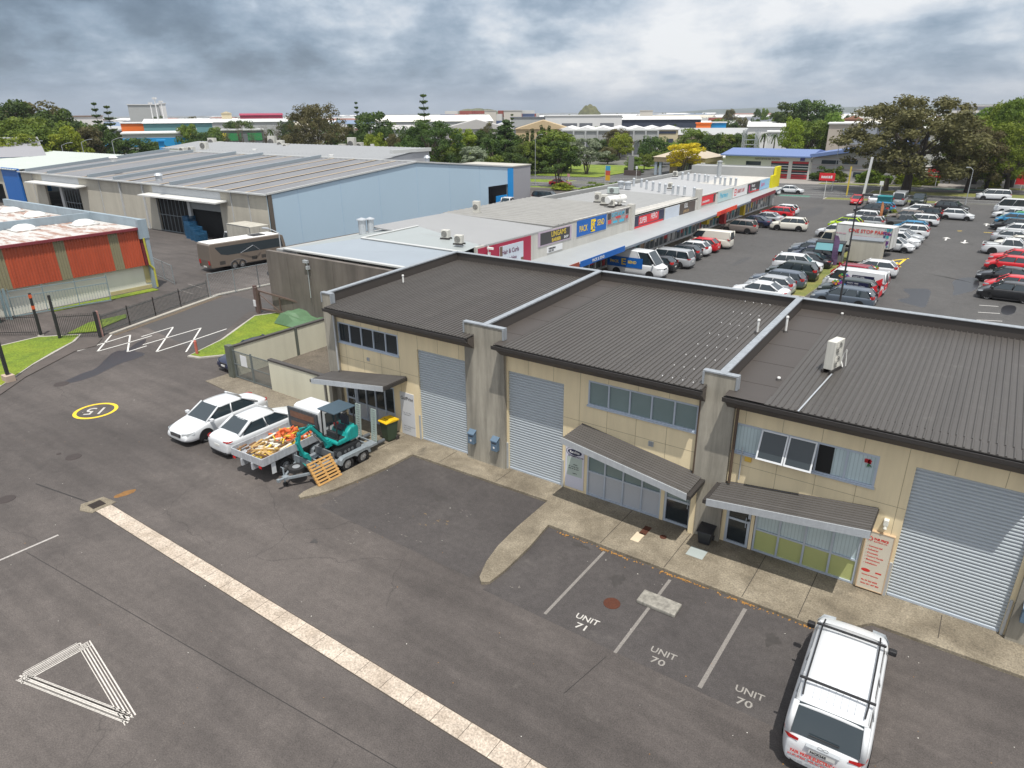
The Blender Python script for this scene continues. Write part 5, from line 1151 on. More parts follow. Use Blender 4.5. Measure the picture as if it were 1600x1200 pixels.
# ---------------- coach, box trucks, food trailer ----------------
cm=mat('coach_bronze',(.20,.165,.135),.35,.25,.04,1,coat=.3)
ct=thing('motor_coach','bronze motorhome coach with dark windows parked behind the wire fence','coach',(-62.9,41.3,0),R_(86)); ct.scale=(.85,1,1)
prof=[(-4.9,.45),(-4.98,1.2),(-4.9,2.7),(-4.75,2.82),(4.3,2.82),(4.75,2.65),(4.98,1.7),(5.0,.6),(4.9,.42)]
MB().yprism(prof,-1.2,1.2).build('body',cm,ct,world=False,bevel=.07)
MB().box(-4.75,4.3,-1.08,1.08,2.80,2.86).box(1.2,2.8,-.6,.6,2.86,2.93,1).box(-.4,.5,-.35,.35,2.86,2.96).box(-2.4,-1.9,-.3,.3,2.86,2.93).build('roof',[mat('white_plastic'),trim],ct,world=False,bevel=.02)
for s in (1,-1):
    q=[(-4.2,s*1.206,2.35),(-3.6,s*1.206,1.7),(-2.8,s*1.206,1.55),(4.6,s*1.206,1.55),(4.4,s*1.206,2.45),(-4.2,s*1.206,2.45)]; MB().poly(q if s<0 else q[::-1]).build('window_band',cglass,ct,world=False)
    for x in (-2.1,-1.1,3.4): std_wheel(ct,x,s*1.08,.46,.26,s=s)
    a=MB()
    for x in (-1.6,3.4):
        wd_=1.05 if x<0 else .56
        for i in range(12):
            A_,B_=math.pi*i/12,math.pi*(i+1)/12; a.bar((x+wd_*math.cos(A_),s*1.21,.46+.55*math.sin(A_)),(x+wd_*math.cos(B_),s*1.21,.46+.55*math.sin(B_)),.03,.06)
    a.build('wheel_trim',chrome,ct,world=False)
    a=MB()
    for x0,x1 in ((-3.9,-3.2),(.2,.9),(1.5,2.3)): a.box(x0,x1,s*1.2,s*1.206,.7,1.05)
    a.build('locker_doors',mat('locker_dark',(.05,.045,.04),.5),ct,world=False)
MB().box(-5.0,-4.96,-1.0,-.75,.8,1.2).box(-5.0,-4.96,.75,1.0,.8,1.2).build('taillight',tlm,ct,world=False)
MB().poly([(4.985,-1.05,1.5),(4.985,1.05,1.5),(4.82,1.0,2.5),(4.82,-1.0,2.5)]).build('windscreen',cglass,ct,world=False)
MB().box(-5.0,-4.96,-.3,.3,.5,.62).build('number_plate',plate,ct,world=False)
MB().tube([(-1.2,-1.25,1.55),(.3,-1.6,2.2),(1.3,-1.3,1.6)],.03).build('awning_arm',chrome,ct,world=False)
def boxtruck(loc,rz,lab,boxm,cabm,L=4.6,Wd=2.2,H=3.1,cat='truck'):
    t=thing('box_truck',lab,cat,loc,rz); x0=-L/2-.5
    MB().yprism([(L/2-.35,.45),(L/2+1.15,.45),(L/2+1.2,1.0),(L/2+1.1,1.25),(L/2+.72,2.05),(L/2-.2,2.12),(L/2-.35,2.0)],-.9,.9).build('cab',cabm,t,world=False,bevel=.06)
    MB().add([(L/2+1.12,-.78,1.28),(L/2+1.12,.78,1.28),(L/2+.77,.72,1.98),(L/2+.77,-.72,1.98)],[(0,1,2,3)]).build('windscreen',cglass,t,world=False)
    for s in (1,-1):
        q=[(L/2-.1,s*.906,1.25),(L/2+1.0,s*.906,1.25),(L/2+.65,s*.906,1.95),(L/2-.1,s*.906,1.95)]; MB().poly(q if s<0 else q[::-1]).build('side_window',cglass,t,world=False)
        for x in (-L/2+.7,L/2+.4): std_wheel(t,x,s*.85,.38,.24,s=s)
    b=MB().box(-L/2-.5,L/2-.5,-Wd/2,Wd/2,.85,H); b.build('box_body',boxm,t,world=False,bevel=.02)
    e=MB()
    for z in (.85,H-.06):
        for s in (1,-1): e.box(-L/2-.52,L/2-.48,s*(Wd/2-.03),s*(Wd/2+.015),z,z+.07)
    for s in (1,-1): e.box(-L/2-.52,-L/2-.44,s*(Wd/2-.05),s*(Wd/2+.015),.92,H-.06); e.box(L/2-.56,L/2-.48,s*(Wd/2-.05),s*(Wd/2+.015),.92,H-.06)
    e.box(-L/2-.515,-L/2-.5,-.015,.015,.92,H-.06); e.build('edge_trim',mat('edge_grey',(.22,.22,.21),.6),t,world=False)
    MB().box(-L/2-.5,L/2,-.5,.5,.5,.85).build('chassis',trim,t,world=False); return t
boxtruck((-69.3,46.2,0),R_(176+0),'pale curtain-sided truck standing by the open warehouse door',mat('curtain_pale',(.46,.44,.38),.7,0,.08,.8,grime=.2),wp,4.8,2.4,3.1)
bt_=boxtruck((-11.9,82.8,0),R_(172),'long white box truck with red lettering and a teal graphic on its side',mat('box_white',(.60,.61,.60),.5,0,.05,.6,grime=.2),pcol('cream'),5.6,2.3,3.05)
yy=1.17
for s,size,x,z,mt in (('ONE STOP PARTS',.52,1.0,2.3,mat('sign_red')),): text('lettering',s,size,face((x,yy,z),(-1,0,0),(0,0,1)),mt,bt_,world=False,ext=.004,bold=.01)
q=MB(); r=random.Random(14)
for z in (1.85,1.45,2.0):
    x=.4 if z<1.9 else 2.2
    while x>(-2.2 if z<1.9 else 1.2): w_=r.uniform(.12,.4); q.box(x-w_,x,yy-.002,yy+.003,z,z+.14); x-=w_+.08
q.build('faded_lettering',mat('sign_pink',(.55,.35,.40),.5),bt_,world=False)
q=MB(); r=random.Random(2)
for i in range(26): x=-3.1+r.uniform(-.2,.45); z=1.0+r.random()*1.9; q.box(x,x+r.uniform(.1,.35),yy-.01,yy+.004,z,z+r.uniform(.06,.3),r.choice((0,0,1)))
q.build('side_graphic',[mat('sign_teal',(.03,.33,.38),.5),mat('sign_purple',(.16,.06,.25),.5)],bt_,world=False)
# small beige box trailer + food trailer with raised hatch
b=G(1352,420); bx=thing('box_trailer','beige box trailer with a grey roof parked beside the food trailer','trailer',(-10.3,76.6,0),R_(0))
MB().box(-1.5,1.5,-1.0,1.0,.35,2.45).build('box_body',mat('beige_box',(.42,.40,.34),.7,0,.06,1,grime=.15),bx,world=False,bevel=.03)
MB().box(-1.55,1.55,-1.04,1.04,2.45,2.53).build('roof',mat('grey_roof',(.17,.19,.21),.6),bx,world=False); 
for s in (1,-1): std_wheel(bx,.2,s*.98,.3,.18,s=s)
MB().bar((-1.5,0,.4),(-2.3,0,.4),.1,.08).build('drawbar',dkm,bx,world=False)
fd=thing('food_trailer','open-sided grey food trailer with a teal hatch and packed shelves','trailer',(-13.3,74.6,0),R_(4))
m=MB().box(-1.3,1.3,-.75,-.65,.4,1.05).box(-1.3,1.3,.7,.8,.4,2.2).box(-1.3,-1.2,-.75,.8,.4,2.2).box(1.2,1.3,-.75,.8,.4,2.2).box(-1.3,1.3,-.75,.8,.35,.42); m.build('body',mat('trailer_grey',(.16,.17,.165),.6,0,.1,2),fd,world=False)
MB().box(-1.35,1.35,-.8,.85,2.2,2.28).build('roof',dkm,fd,world=False)
MB().box(-1.2,1.2,-.01,.01,0,1.0,M=Matrix.Translation((0,-.78,2.2))@Matrix.Rotation(R_(-55),4,'X')@Matrix.Translation((0,0,-1.0))).build('raised_hatch',mat('hatch_teal',(.08,.22,.25),.4,0,.1,1),fd,world=False)
q=MB()
for i in range(24): x=r.uniform(-1.1,1.0); z=1.05+r.choice((0,.35,.7)); q.box(x,x+.16,-.5,-.2,z,z+r.uniform(.1,.25),r.choice((0,1,2)))
q.build('shelf_goods',[sw,mat('goods_tan',(.4,.28,.15),.7),mat('goods_pink',(.5,.35,.33),.7)],fd,world=False)
for s in (1,-1): std_wheel(fd,.1,s*.78,.28,.16,s=s)
# banners
def banner(px,py,h,lab,m,w=.75,rz=0):
    v=G(px,py); t=thing('banner_flag',lab,'banner flag',(v.x,v.y,0),rz)
    MB().cyl((0,0,0),(0,0,h),.025,.015,8).box(-.25,.25,-.25,.25,0,.04).build('pole',trim,t,world=False)
    f=MB(); n=10
    for i in range(n):
        z0=h*.12+(h*.86)*i/n; z1=h*.12+(h*.86)*(i+1)/n; k=lambda z: w*(1-.5*max(0,(z/h-.7)/.3)**2)
        a,b=k(z0),k(z1); o0,o1=.05*math.sin(i*.9),.05*math.sin((i+1)*.9)
        f.add([(0,o0*.2,z0),(a,o0,z0),(b,o1,z1),(0,o1*.2,z1),(0,o0*.2+.01,z0),(a,o0+.01,z0),(b,o1+.01,z1),(0,o1*.2+.01,z1)],[(0,1,2,3),(7,6,5,4),(1,5,6,2)])
    f.build('flag',m,t,world=False)
banner(1296,419,3.3,'tall purple feather flag behind the dark cars of the middle row',mat('flag_purple',(.17,.10,.20),.7,0,.3,3),.7,R_(-30))
banner(1371,353,3.2,'orange and white pole banner standing on the grass strip among the cars',mat('flag_orange',(.5,.2,.08),.7,0,.5,2),.35)
# ---------------- the row of shops ----------------
shopw=mat('shop_wall_pale',(.52,.50,.46),.8,0,.07,.6,grime=.15); shopr=mat('shop_roof_grey',(.28,.275,.26),.55,.1,.08,.35,grime=.12); shopr2=mat('shop_roof_white',(.36,.365,.37),.5,.1,.05,.4); shopr3=mat('shop_roof_blue_grey',(.29,.33,.37),.5,.15,.06,.4); tiltm=mat('dark_tilt_panel',(.155,.135,.12),.9,0,.3,.45,bump=.1,grime=.35)
FX=-31.0; BX=-42.6
t=thing('shop_row','long low row of shops with a pale roof, coloured fascia signs and a verandah','shops',(FX,75,0))
# body walls
Y0,Y1=31.5,119.0
w=MB(); w.box(BX,FX-.3,Y0+.2,Y1,0,4.6); w.build('wall',shopw,t)
w=MB(); n=6
for i in range(n):
    a=BX-2.3+(FX+1-BX+2.3)*i/n; b=BX-2.3+(FX+1-BX+2.3)*(i+1)/n-.03; w.box(a,b,31.35,31.68,0,4.95)
w.build('end_wall_dark',tiltm,t)
# roofs: three sections
def roofslab(name,y0,y1,zf,zb,m,x0=BX-.6,x1=FX+.1,rib=.5,h=.05):
    q=MB(); nn=round((y1-y0)/rib); p=(y1-y0)/nn; pr=[]
    for i in range(nn): a=y0+i*p; pr+=[(a,0),(a+p*.8,0),(a+p*.85,h),(a+p*.95,h)]
    pr.append((y1,0)); k=len(pr); vs=[(x0,y,zb+z) for y,z in pr]+[(x1,y,zf+z) for y,z in pr]
    q.add(vs,[(k+i,k+i+1,i+1,i) for i in range(k-1)]); q.poly([(x0,y0,zb-.12),(x0,y1,zb-.12),(x1,y1,zf-.12),(x1,y0,zf-.12)])
    q.poly([(x0,y0,zb-.12),(x1,y0,zf-.12),(x1,y0,zf),(x0,y0,zb)]).poly([(x1,y0,zf-.12),(x1,y1,zf-.12),(x1,y1,zf),(x1,y0,zf)]).poly([(x0,y1,zb-.12),(x0,y1,zb),(x1,y1,zf),(x1,y1,zf-.12)]).poly([(x0,y0,zb),(x0,y1,zb),(x0,y1,zb-.12),(x0,y0,zb-.12)])
    return q.build(name,m,t)
# hipped pale-blue part at the near end
q=MB(); A=(-44.2,32.3,4.95);B=(-29.9,32.3,4.95);C=(-30.6,38.5,5.3);D=(-40.4,38.0,5.45)
q.poly([A,B,(-31.0,37.8,5.2),(-40.0,36.6,5.55)]); q.build('roof',shopr3,t)
q=MB(); q.poly([(-40.0,36.6,5.55),(-31.0,37.8,5.2),(-31.2,40.2,5.35),(-39.5,42.5,5.75)]).poly([(-44.2,32.3,4.95),(-40.0,36.6,5.55),(-39.5,42.5,5.75),(-43.0,43.5,5.3)]); q.build('roof',mat('shop_roof_dull',(.33,.36,.36),.5,.15,.08,.5),t)
q=MB(); q.bar((-40.0,36.6,5.6),(-31.0,37.8,5.25),.3,.06).bar((-43.9,32.35,5.02),(-30.2,32.35,5.02),.35,.1).bar((-40,36.6,5.6),(-39.5,42.5,5.8),.25,.05); q.build('ridge_flashing',mat('flashing_pale',(.55,.56,.55),.5,.2,.05,1),t)
roofslab('roof',40.3,49.9,5.35,5.75,shopr2,-42.8,FX+.12,.28,.035)
roofslab('roof',50.0,65.2,5.5,5.75,shopr,-43.2,FX+.12,.9,.05)
roofslab('roof',65.5,84.0,4.55,4.9,mat('shop_roof_mid',(.28,.283,.28),.55,.1,.06,.5),-43.8,FX+.1,1.1,.04)
roofslab('roof',84.3,100.0,4.6,4.8,shopr2,-44.2,FX+.1,1.2,.03); roofslab('roof',100.2,116.5,4.5,4.7,shopr2,-44.4,FX+.1,1.2,.03)
q=MB().box(-45.0,-44.6,60,119,0,5.2).box(-45.0,-42.6,32.4,60,0,4.9).box(-44.6,FX,116.6,118.9,0,6.0); q.build('parapet',mat('parapet_grey',(.33,.335,.33),.8,0,.1,.5),t)
MB().box(-44.6,FX-.02,118.9,119.1,0,6.1).build('end_parapet',mat('corrugated_grey',(.30,.31,.32),.5,.2,.1,2,st=(6,1,.3)),t)
# fascia wall (vertical, above the verandah)
fz=[(39.3,46.9,5.35),(46.9,53.5,5.35),(53.5,65.0,5.55),(65.3,84.0,4.6),(84.2,116.4,4.72)]
q=MB()
for a,b,h in fz: q.box(FX-.1,FX+.1,a,b-.02,2.6,h)
q.box(FX-.3,FX+.35,64.9,65.5,2.6,5.75).box(FX-.5,FX+.3,83.7,84.6,2.6,5.6); q.build('fascia_wall',mat('fascia_pale',(.50,.49,.455),.75,0,.06,.5,grime=.12),t)
# verandah
q=MB(); q.add([(FX+.1,36.5,3.15),(FX+3.85,36.5,2.95),(FX+3.2,78,2.95),(FX+1.6,117.5,2.95),(FX+.1,117.5,3.15)],[(0,1,2,3,4)]); q.add([(FX+.1,36.5,2.75),(FX+3.85,36.5,2.75),(FX+3.2,78,2.75),(FX+1.6,117.5,2.75),(FX+.1,117.5,2.75)],[(4,3,2,1,0)])
q.add([(FX+3.85,36.5,2.75),(FX+3.2,78,2.75),(FX+3.2,78,2.95),(FX+3.85,36.5,2.95),(FX+1.6,117.5,2.75),(FX+1.6,117.5,2.95)],[(0,1,2,3),(1,4,5,2)]); q.build('verandah_roof',mat('verandah_steel',(.36,.38,.39),.5,.2,.06,.6),t)
q=MB(); e0,e1,e2=Vector((FX+3.87,36.5,0)),Vector((FX+3.22,78,0)),Vector((FX+1.62,117.5,0))
for a,b in ((e0,e1),(e1,e2)): q.bar(a+Vector((0,0,2.86)),b+Vector((0,0,2.86)),.06,.22)
q.build('verandah_fascia',mat('fascia_grey_blue',(.17,.20,.24),.5,.1,.1,.5),t)
# shopfronts: dark glass, mullions, coloured posters
q=MB().box(FX-.28,FX-.2,39,117,.02,2.75); sf=q.build('shopfront_glass',mat('shop_glass',(.14,.16,.17),.1,0,.6,.5,spec=.9),t)
q=MB(); y=39.4
while y<116: q.box(FX-.2,FX-.08,y,y+.09,0,2.75); y+=1.25
q.box(FX-.2,FX-.08,39.4,116,2.2,2.28).box(FX-.2,FX-.06,39.4,116,0,.3); q.build('mullions',mat('mullion_grey',(.72,.73,.73),.5),sf,loc=t['_b'],world=False)
q=MB(); r=random.Random(8); pcs=[mat('poster_red',(.55,.05,.05),.5),mat('poster_white',(.7,.7,.68),.5),mat('poster_yellow',(.68,.50,.03),.5),mat('poster_blue',(.08,.22,.55),.5),mat('poster_teal',(.05,.25,.27),.5),mat('poster_tan',(.45,.32,.22),.5)]
y=39.6
while y<115.5:
    if r.random()<.85:
        z=r.choice((.35,.8,1.1)); MB().box(FX-.195,FX-.17,y+.12,y+r.uniform(.5,1.1),z,z+r.uniform(.5,1.3)).build('window_poster',pcs[r.randrange(6)],sf,loc=t['_b'],world=False)
    y+=1.25
MB().box(FX+.2,FX+.9,92.2,93.0,.4,2.4).build('door_banner_red',mat('poster_red'),t); MB().box(FX+.25,FX+1.0,85.3,86.2,1.2,2.7).box(FX+.4,FX+1.0,100.1,100.7,.6,2.4).box(FX+.4,FX+1.0,88.8,89.6,1.6,2.6).build('hanging_sign_yellow',mat('poster_yellow'),t)
for y in np.arange(40,116,8.5): pass
struct('footpath',MB().prism([(FX-.3,36,),(FX+2.2,36),(FX+1.4,118),(FX-.3,118)],-.02,.12),conc)
# signs on the fascia (each a sign of its own)
def fsign(lab,y0,y1,z0,z1,bg,txt=(),deco=None,x=FX+.1):
    s=thing('shop_sign',lab,'shop sign',(x,(y0+y1)/2,z0),group='signs along the shop fascia'); MB().box(x,x+.05,y0,y1,z0,z1).build('board',bg,s)
    xf=x+.062
    for st_,size,y,z,mt,sx in txt: text('lettering',st_,size,face((xf,y,z),(0,1,0),(0,0,1)),mt,s,ext=.003,bold=.008,sx=sx)
    if deco:
        for nm,mt,boxes in deco:
            q=MB()
            for a,b,c,d_ in boxes: q.box(xf-.011,xf-.004,a,b,c,d_)
            q.build(nm,mt,s)
    return s
cr=mat('sign_crimson',(.33,.015,.05),.5,0,.03,1); pb=mat('sign_pale_blue',(.50,.55,.62),.5,0,.1,1); gold=mat('sign_gold',(.62,.46,.05),.5); chc=mat('sign_charcoal',(.05,.048,.05),.5); blu=mat('sign_blue',(.005,.11,.42),.5,0,.02,1); ylw=mat('sign_yellow',(.78,.55,.01),.5); sred=mat('sign_bright_red',(.62,.02,.03),.5); scr=mat('script_dark',(.14,.05,.10),.5)
fsign('crimson board with a pale script banner of curls and cuts, first from the near end',39.5,46.5,2.9,5.2,cr,[('Hair & Curls',.62,42.6,4.35,scr,.9),('Ladies & Gents',.34,42.9,3.85,scr,1)][:0])
s=bpy.data.objects[-1] if False else None
s2=fsign('pale script banner with a dark photo corner, hung on the crimson board',42.1,45.3,3.15,4.95,pb,[('Hair & Curls',.5,42.35,4.3,scr,.9),('Hair Salon',.38,42.9,3.75,scr,.9)],[('photo_corner',mat('photo_brown',(.14,.09,.06),.6),[(42.1,42.45,4.2,4.95),(44.95,45.3,3.15,3.7)])],x=FX+.16)
fsign('charcoal barber sign with yellow letters and a pale purple border',47.6,53.0,4.05,5.25,mat('sign_lilac',(.42,.34,.42),.6),[('LINGAMS',.62,49.6,4.66,gold,.95),('BARBER',.42,49.7,4.22,gold,1),('SHOP',.3,51.7,4.25,sw,1)],[('dark_panel',chc,[(47.9,52.7,4.15,5.15)])])
q=bpy.data.objects
fs=fsign('white strip below the barber sign with small dark writing',49.0,51.5,3.35,3.85,sw,[('THREADING',.2,49.2,3.62,ink,1),('CALL 09 2',.2,49.2,3.42,ink,1)])
sg=fsign('deep blue sign with yellow lettering and a stick figure between the words',54.0,59.6,4.0,5.42,blu,[('PACK',.78,54.4,4.38,ylw,.75),('SEND',.78,57.75,4.55,ylw,.72)])
q=MB(); x=FX+.156
for a,b,c,d_ in ((56.55,57.35,5.05,5.25),(56.55,56.78,4.2,5.05),(56.55,57.35,4.12,4.3),(56.8,57.3,4.72,4.86)): q.box(x-.004,x+.004,a,b,c,d_)
q.bar((x,57.0,4.75),(x,56.8,4.35),.05,.09).bar((x,57.05,4.75),(x,57.3,4.35),.05,.09).bar((x,56.9,4.85),(x,57.45,5.1),.05,.08).cyl((x-.003,57.12,5.0),(x+.006,57.12,5.0),.1,.1,12); q.build('stick_figure',ylw,sg)
fsign('busy photo banner with light blue lettering, right of the deep blue sign',59.8,64.4,4.25,5.5,mat('collage',(.26,.25,.26),.6,0,.9,3),[('GLITZ & GLAM',.5,60.6,5.0,mat('sign_cyan',(.05,.42,.62),.5),.85)],[('photo_blocks',mat('poster_red'),[(59.9,60.6,4.4,4.75),(61.5,62.6,4.75,4.95),(63.7,64.3,4.5,4.8)]),('photo_blocks',mat('sign_cyan'),[(61.0,61.9,4.35,4.55),(62.4,63.4,4.3,4.55)]),('photo_blocks',chc,[(59.85,60.5,4.8,5.4),(63.7,64.35,4.95,5.45)])])
fsign('red and navy sign with bold white two-word lettering',65.7,73.5,3.05,4.4,navy,[('SUPER',.85,67.1,3.55,sw,.75),('HERO',.85,69.9,3.7,sw,.75)],None)
q=MB().box(FX+.1505,FX+.153,66.9,72.0,3.42,4.3).box(FX+.1505,FX+.153,65.8,73.3,3.12,3.34); o=q.build('red_panel',sred,[o for o in bpy.data.objects if o.name.startswith('shop_sign')][-1])
fsign('plain pale blue notice board between the navy sign and the black one',73.8,77.9,3.05,4.4,pb)
fsign('black and brown sign with white capitals beside a plain pale board',78.1,82.9,3.05,4.4,mat('sign_brown_black',(.07,.055,.045),.5,0,.3,1),[('GILL',.72,79.3,3.85,sw,.85),('JEWELLERS',.42,79.2,3.3,mat('goods_tan'),.85)])
fsign('bright red sign with a thin white line of writing past the square pillar',85.0,90.0,3.5,4.55,sred,[('prasads jewellers',.4,85.3,3.8,sw,.9)],[('end_photo',chc,[(89.2,89.9,3.55,4.5)])])
fsign('pale teal and blue pharmacy-like sign in the middle of the far fascia',91.0,96.6,3.25,4.6,mat('sign_aqua',(.42,.52,.52),.5,0,.1,1),[('Pharmacy',.9,91.7,3.75,mat('sign_cyan'),.9)])
fsign('white sign with a red square logo and red legal lettering',97.2,103.3,3.25,4.6,sw,[('BARRY LAW',.75,98.9,3.75,mat('sign_dark_red',(.40,.03,.04),.5),.75)],[('logo_square',sred,[(97.6,97.75,3.5,4.4),(98.3,98.45,3.5,4.4),(97.75,98.3,4.25,4.4),(97.75,98.3,3.9,4.02),(97.75,98.3,3.5,3.62)])])
fsign('dark sign with a pink figure and white script, second from the far end',103.6,109.4,3.25,4.6,chc,[('Beauty',.6,105.3,4.05,sw,1),('& massage',.5,105.6,3.5,sw,1)],[('pink_figure',mat('sign_hot_pink',(.55,.03,.16),.5),[(104.1,104.5,3.4,4.4)]),('red_strip',sred,[(104.6,109.3,3.28,3.45)])])
fsign('sky blue sign with a pink name, last before the yellow end wall',109.6,114.6,3.25,4.65,mat('sign_sky',(.28,.50,.70),.5,0,.05,1),[('Jaanvi',.95,110.0,3.75,mat('sign_rose',(.58,.18,.32),.5),.9)])
MB().box(FX+.1,FX+.5,114.8,119.0,3.1,5.0).box(FX+.1,FX+.5,116.6,119.0,5.0,6.2).build('yellow_corner',mat('sign_corner_yellow',(.66,.58,.01),.5,0,.05,1),t)
def vfas(lab,y0,y1,m,txt=()):
    f0=(y0-36.5)/41.5; f1=(y1-36.5)/41.5
    def X(y): return FX+4.04+(3.24-4.04)*(y-36.5)/41.5 if y<78 else FX+3.24+(1.64-3.24)*(y-78)/39.5
    s=thing('verandah_sign',lab,'shop sign',(X(y0),y0,2.7)); q=MB(); a,b=Vector((X(y0)+.04,y0,2.95)),Vector((X(y1)+.04,y1,2.95)); q.bar(a,b,.05,.5); q.build('board',m,s)
    for st_,size,y,z,mt in txt: text('lettering',st_,size,face((X(y)+.09,y,z),(X(y1)-X(y0),y1-y0,0),(0,0,1)),mt,s,ext=.004,bold=.006)
vfas('blue verandah edge sign below the parcel shop',48.2,56.6,blu,[('PACK & SEND',.36,50.2,2.82,sw)])
vfas('red-brown verandah edge strip at the near end of the shops',38.5,48.0,mat('fascia_red_brown',(.28,.06,.035),.6))
vfas('bright orange-red verandah edge sign further along the shops',82.6,91.0,mat('sign_orange_red',(.72,.06,.02),.5),[('FRESH MEATS',.36,84.0,2.82,sred)])
vfas('dark red verandah edge strip near the far end of the shops',98,112,mat('fascia_dark_red',(.2,.03,.04),.6))
# roof plant on the shops
def vent(px,py,z,h,rr,lab,m=galv,grp='metal roof vents on the shops',hat=True):
    p=G(px,py,z); q=MB().cyl(p,p+Vector((0,0,h)),rr,rr,12)
    if hat: q.cyl(p+Vector((0,0,h)),p+Vector((0,0,h+.08)),rr*1.35,rr*1.3,12).cyl(p+Vector((0,0,h+.08)),p+Vector((0,0,h+.2)),rr*1.2,.03,12)
    o=one('roof_vent',q,m,lab,'roof vent',p,group=grp)
vent(567,365,5.3,1.1,.32,'left of the two large galvanised roof cowls by the pale blue wall',grp='large roof cowls'); vent(580,364,5.3,1.1,.28,'right of the two large galvanised roof cowls by the pale blue wall',grp='large roof cowls')
for i_,(px,py) in enumerate(((990,291),(1002,292),(1010,295),(1020,297),(1030,299),(1039,301),(1051,303),(1059,304),(1069,305),(1084,307))): vent(px,py,4.8,.95,.16,ORD[i_]+' small metal flue from the left in the nearer row on the shop roof',grp='nearer row of small flues')
for i_,(px,py) in enumerate(((1066,280),(1075,281),(1085,282),(1092,283),(1101,284),(1106,285),(1117,287),(1125,288),(1132,289),(1141,289),(1149,290))): vent(px,py,4.7,.9,.16,ORD[i_]+' small metal flue from the left in the farther row on the shop roof',grp='farther row of small flues')
for px,py in ((970,294),(981,295)): vent(px,py,4.9,.8,.38,'squat round roof ventilator at the near end of the flue row',grp='squat roof ventilators')
vent(1123,275,4.8,2.2,.35,'tall grey exhaust stack at the back of the shop roof',lampg,None)
def gz(px,py,z): return G(px,py,z)
for px,py,w_,h_,z,lab in ((697,373,.85,.8,5.5,'left of two cream air conditioners on the near shop roof'),(721,382,.85,.8,5.5,'right of two cream air conditioners on the near shop roof'),(745,334,.9,1.5,5.6,'tall weathered air conditioner near the pale blue warehouse'),
    (934,316,.9,1.3,5.8,'left of two brown and cream coolers on the shop roof'),(944,320,.9,1.3,5.8,'right of two brown and cream coolers on the shop roof'),(971,324,.8,.9,5.8,'low cooler behind the photo banner'),(982,322,.8,1.2,5.8,'tall cooler just behind the photo banner\'s end'),
    (958,303,1.9,1.0,5.1,'wide pale green cooler on the shop roof'),(1047,295,.8,1.0,4.9,'brown striped cooler among the roof flues'),(1098,262,1.0,1.0,5,'small pale box on the rear parapet of the shops'),(1055,276,1.0,1.0,5,'small grey box on the rear parapet behind the flues')):
    z={5.8:5.62,5.1:4.8}.get(z,z); p=gz(px,py,z); p.x=min(p.x,-32.2); w_*=.72; h_*=.72; aircon('air_conditioner',p,w_,.45 if w_<1.2 else .9,h_,R_(15),lab,1,group='coolers on the shop roof',col=acm if w_<1.2 else mat('cooler_green',(.42,.48,.46),.5))
tk2=thing('roof_tank','white horizontal tank lying on the shop roof','tank',tuple(gz(960,318,5.85))); MB().cyl((-.3,-1.0,.4),(.3,1.6,.4),.38,.38,16).box(-.6,.6,-.7,-.5,0,.2).box(-.4,.8,.9,1.1,0,.2).build('tank_shell',whitem,tk2,world=False,bevel=.06)
cam_=thing('security_camera','white security camera and light on a pole in front of the crimson board','camera',(-30.7,40.5,4.6)); MB().cyl((0,0,-.4),(0,0,.7),.03,.03,8).box(-.05,.45,-.08,.08,.45,.6).cyl((0,.1,0),(0,.1,.2),.12,.12,10).build('camera_body',whitem,cam_,world=False)
# dark wall lamp
cam_=thing('wall_lamp','small flood light on a short pole against the dark concrete wall','lamp',(-40.0,31.2,0)); MB().cyl((0,0,2.0),(0,0,4.6),.03,.03,8).box(-.35,.1,-.1,.1,4.55,4.75).box(-.05,.15,-.12,.12,4.1,4.35).build('lamp_body',galv,cam_,world=False)
# ---------------- warehouses on the left ----------------
wconc=mat('warehouse_concrete',(.47,.44,.37),.9,0,.12,.25,grime=.16,bump=.05); wroof=mat('warehouse_roof',(.205,.21,.225),.6,.1,.10,.2,grime=.1); tanm=mat('skylight_tan',(.33,.27,.20),.7,0,.15,.4); bluew=mat('pale_blue_wall',(.40,.53,.64),.6,0,.035,.12); brb=mat('bright_blue',(.01,.25,.62),.5,0,.04,.5); awn=mat('awning_white',(.62,.62,.60),.5)
t=thing('warehouse','large warehouse with a pale blue gable wall, streaked concrete side and ribbed grey roof','warehouse',(-68.4,49,0))
q=MB(); ops=[(-92.6,-78,0,4.5),(-125.5,-114,0,4.3)]; wall_xz(q,-133.5,-68.6,0,6.0,49,.3,ops); q.build('concrete_wall',wconc,t)
q=MB()
for x in (-129.4,-107.3,-101.5,-95.6,-75.4,-72): q.box(x-.05,x+.05,48.9,49.0,0,6.0)
for x in (-101.4,-95.3): q.box(x-.12,x+.12,48.8,49.0,0,6.0)
q.build('downpipe',mat('downpipe_pale',(.45,.46,.46),.6),t)
for a_ in ((-113.6,-125.9,4.4,5.9),(-77.6,-93.0,4.7,5.8)): MB().box(a_[0],a_[1],48.97,49.0,a_[2],a_[3]).build('pale_panel',mat('panel_white',(.50,.52,.54),.6,0,.04,.5),t)
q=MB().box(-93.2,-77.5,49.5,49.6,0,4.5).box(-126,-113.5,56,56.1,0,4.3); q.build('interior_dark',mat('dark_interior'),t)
q=MB().box(-93,-77.5,49.3,60,-.02,.02).box(-126,-113.5,49.3,56,-.02,.02)
q=MB()
for x in np.arange(-92.4,-85.4,.9): q.bar((x,48.95,0),(x,48.95,4.4),.05,.05,0,(1,0,0))
for z in (.1,2.2,4.4): q.bar((-92.5,48.95,z),(-85.3,48.95,z),.07,.07)
q.build('mesh_door',mat('mesh_grey',(.20,.23,.25),.6),t); q=MB()
for x in np.arange(-119.2,-114.2,.9): q.bar((x,48.95,0),(x,48.95,4.2),.05,.05,0,(1,0,0))
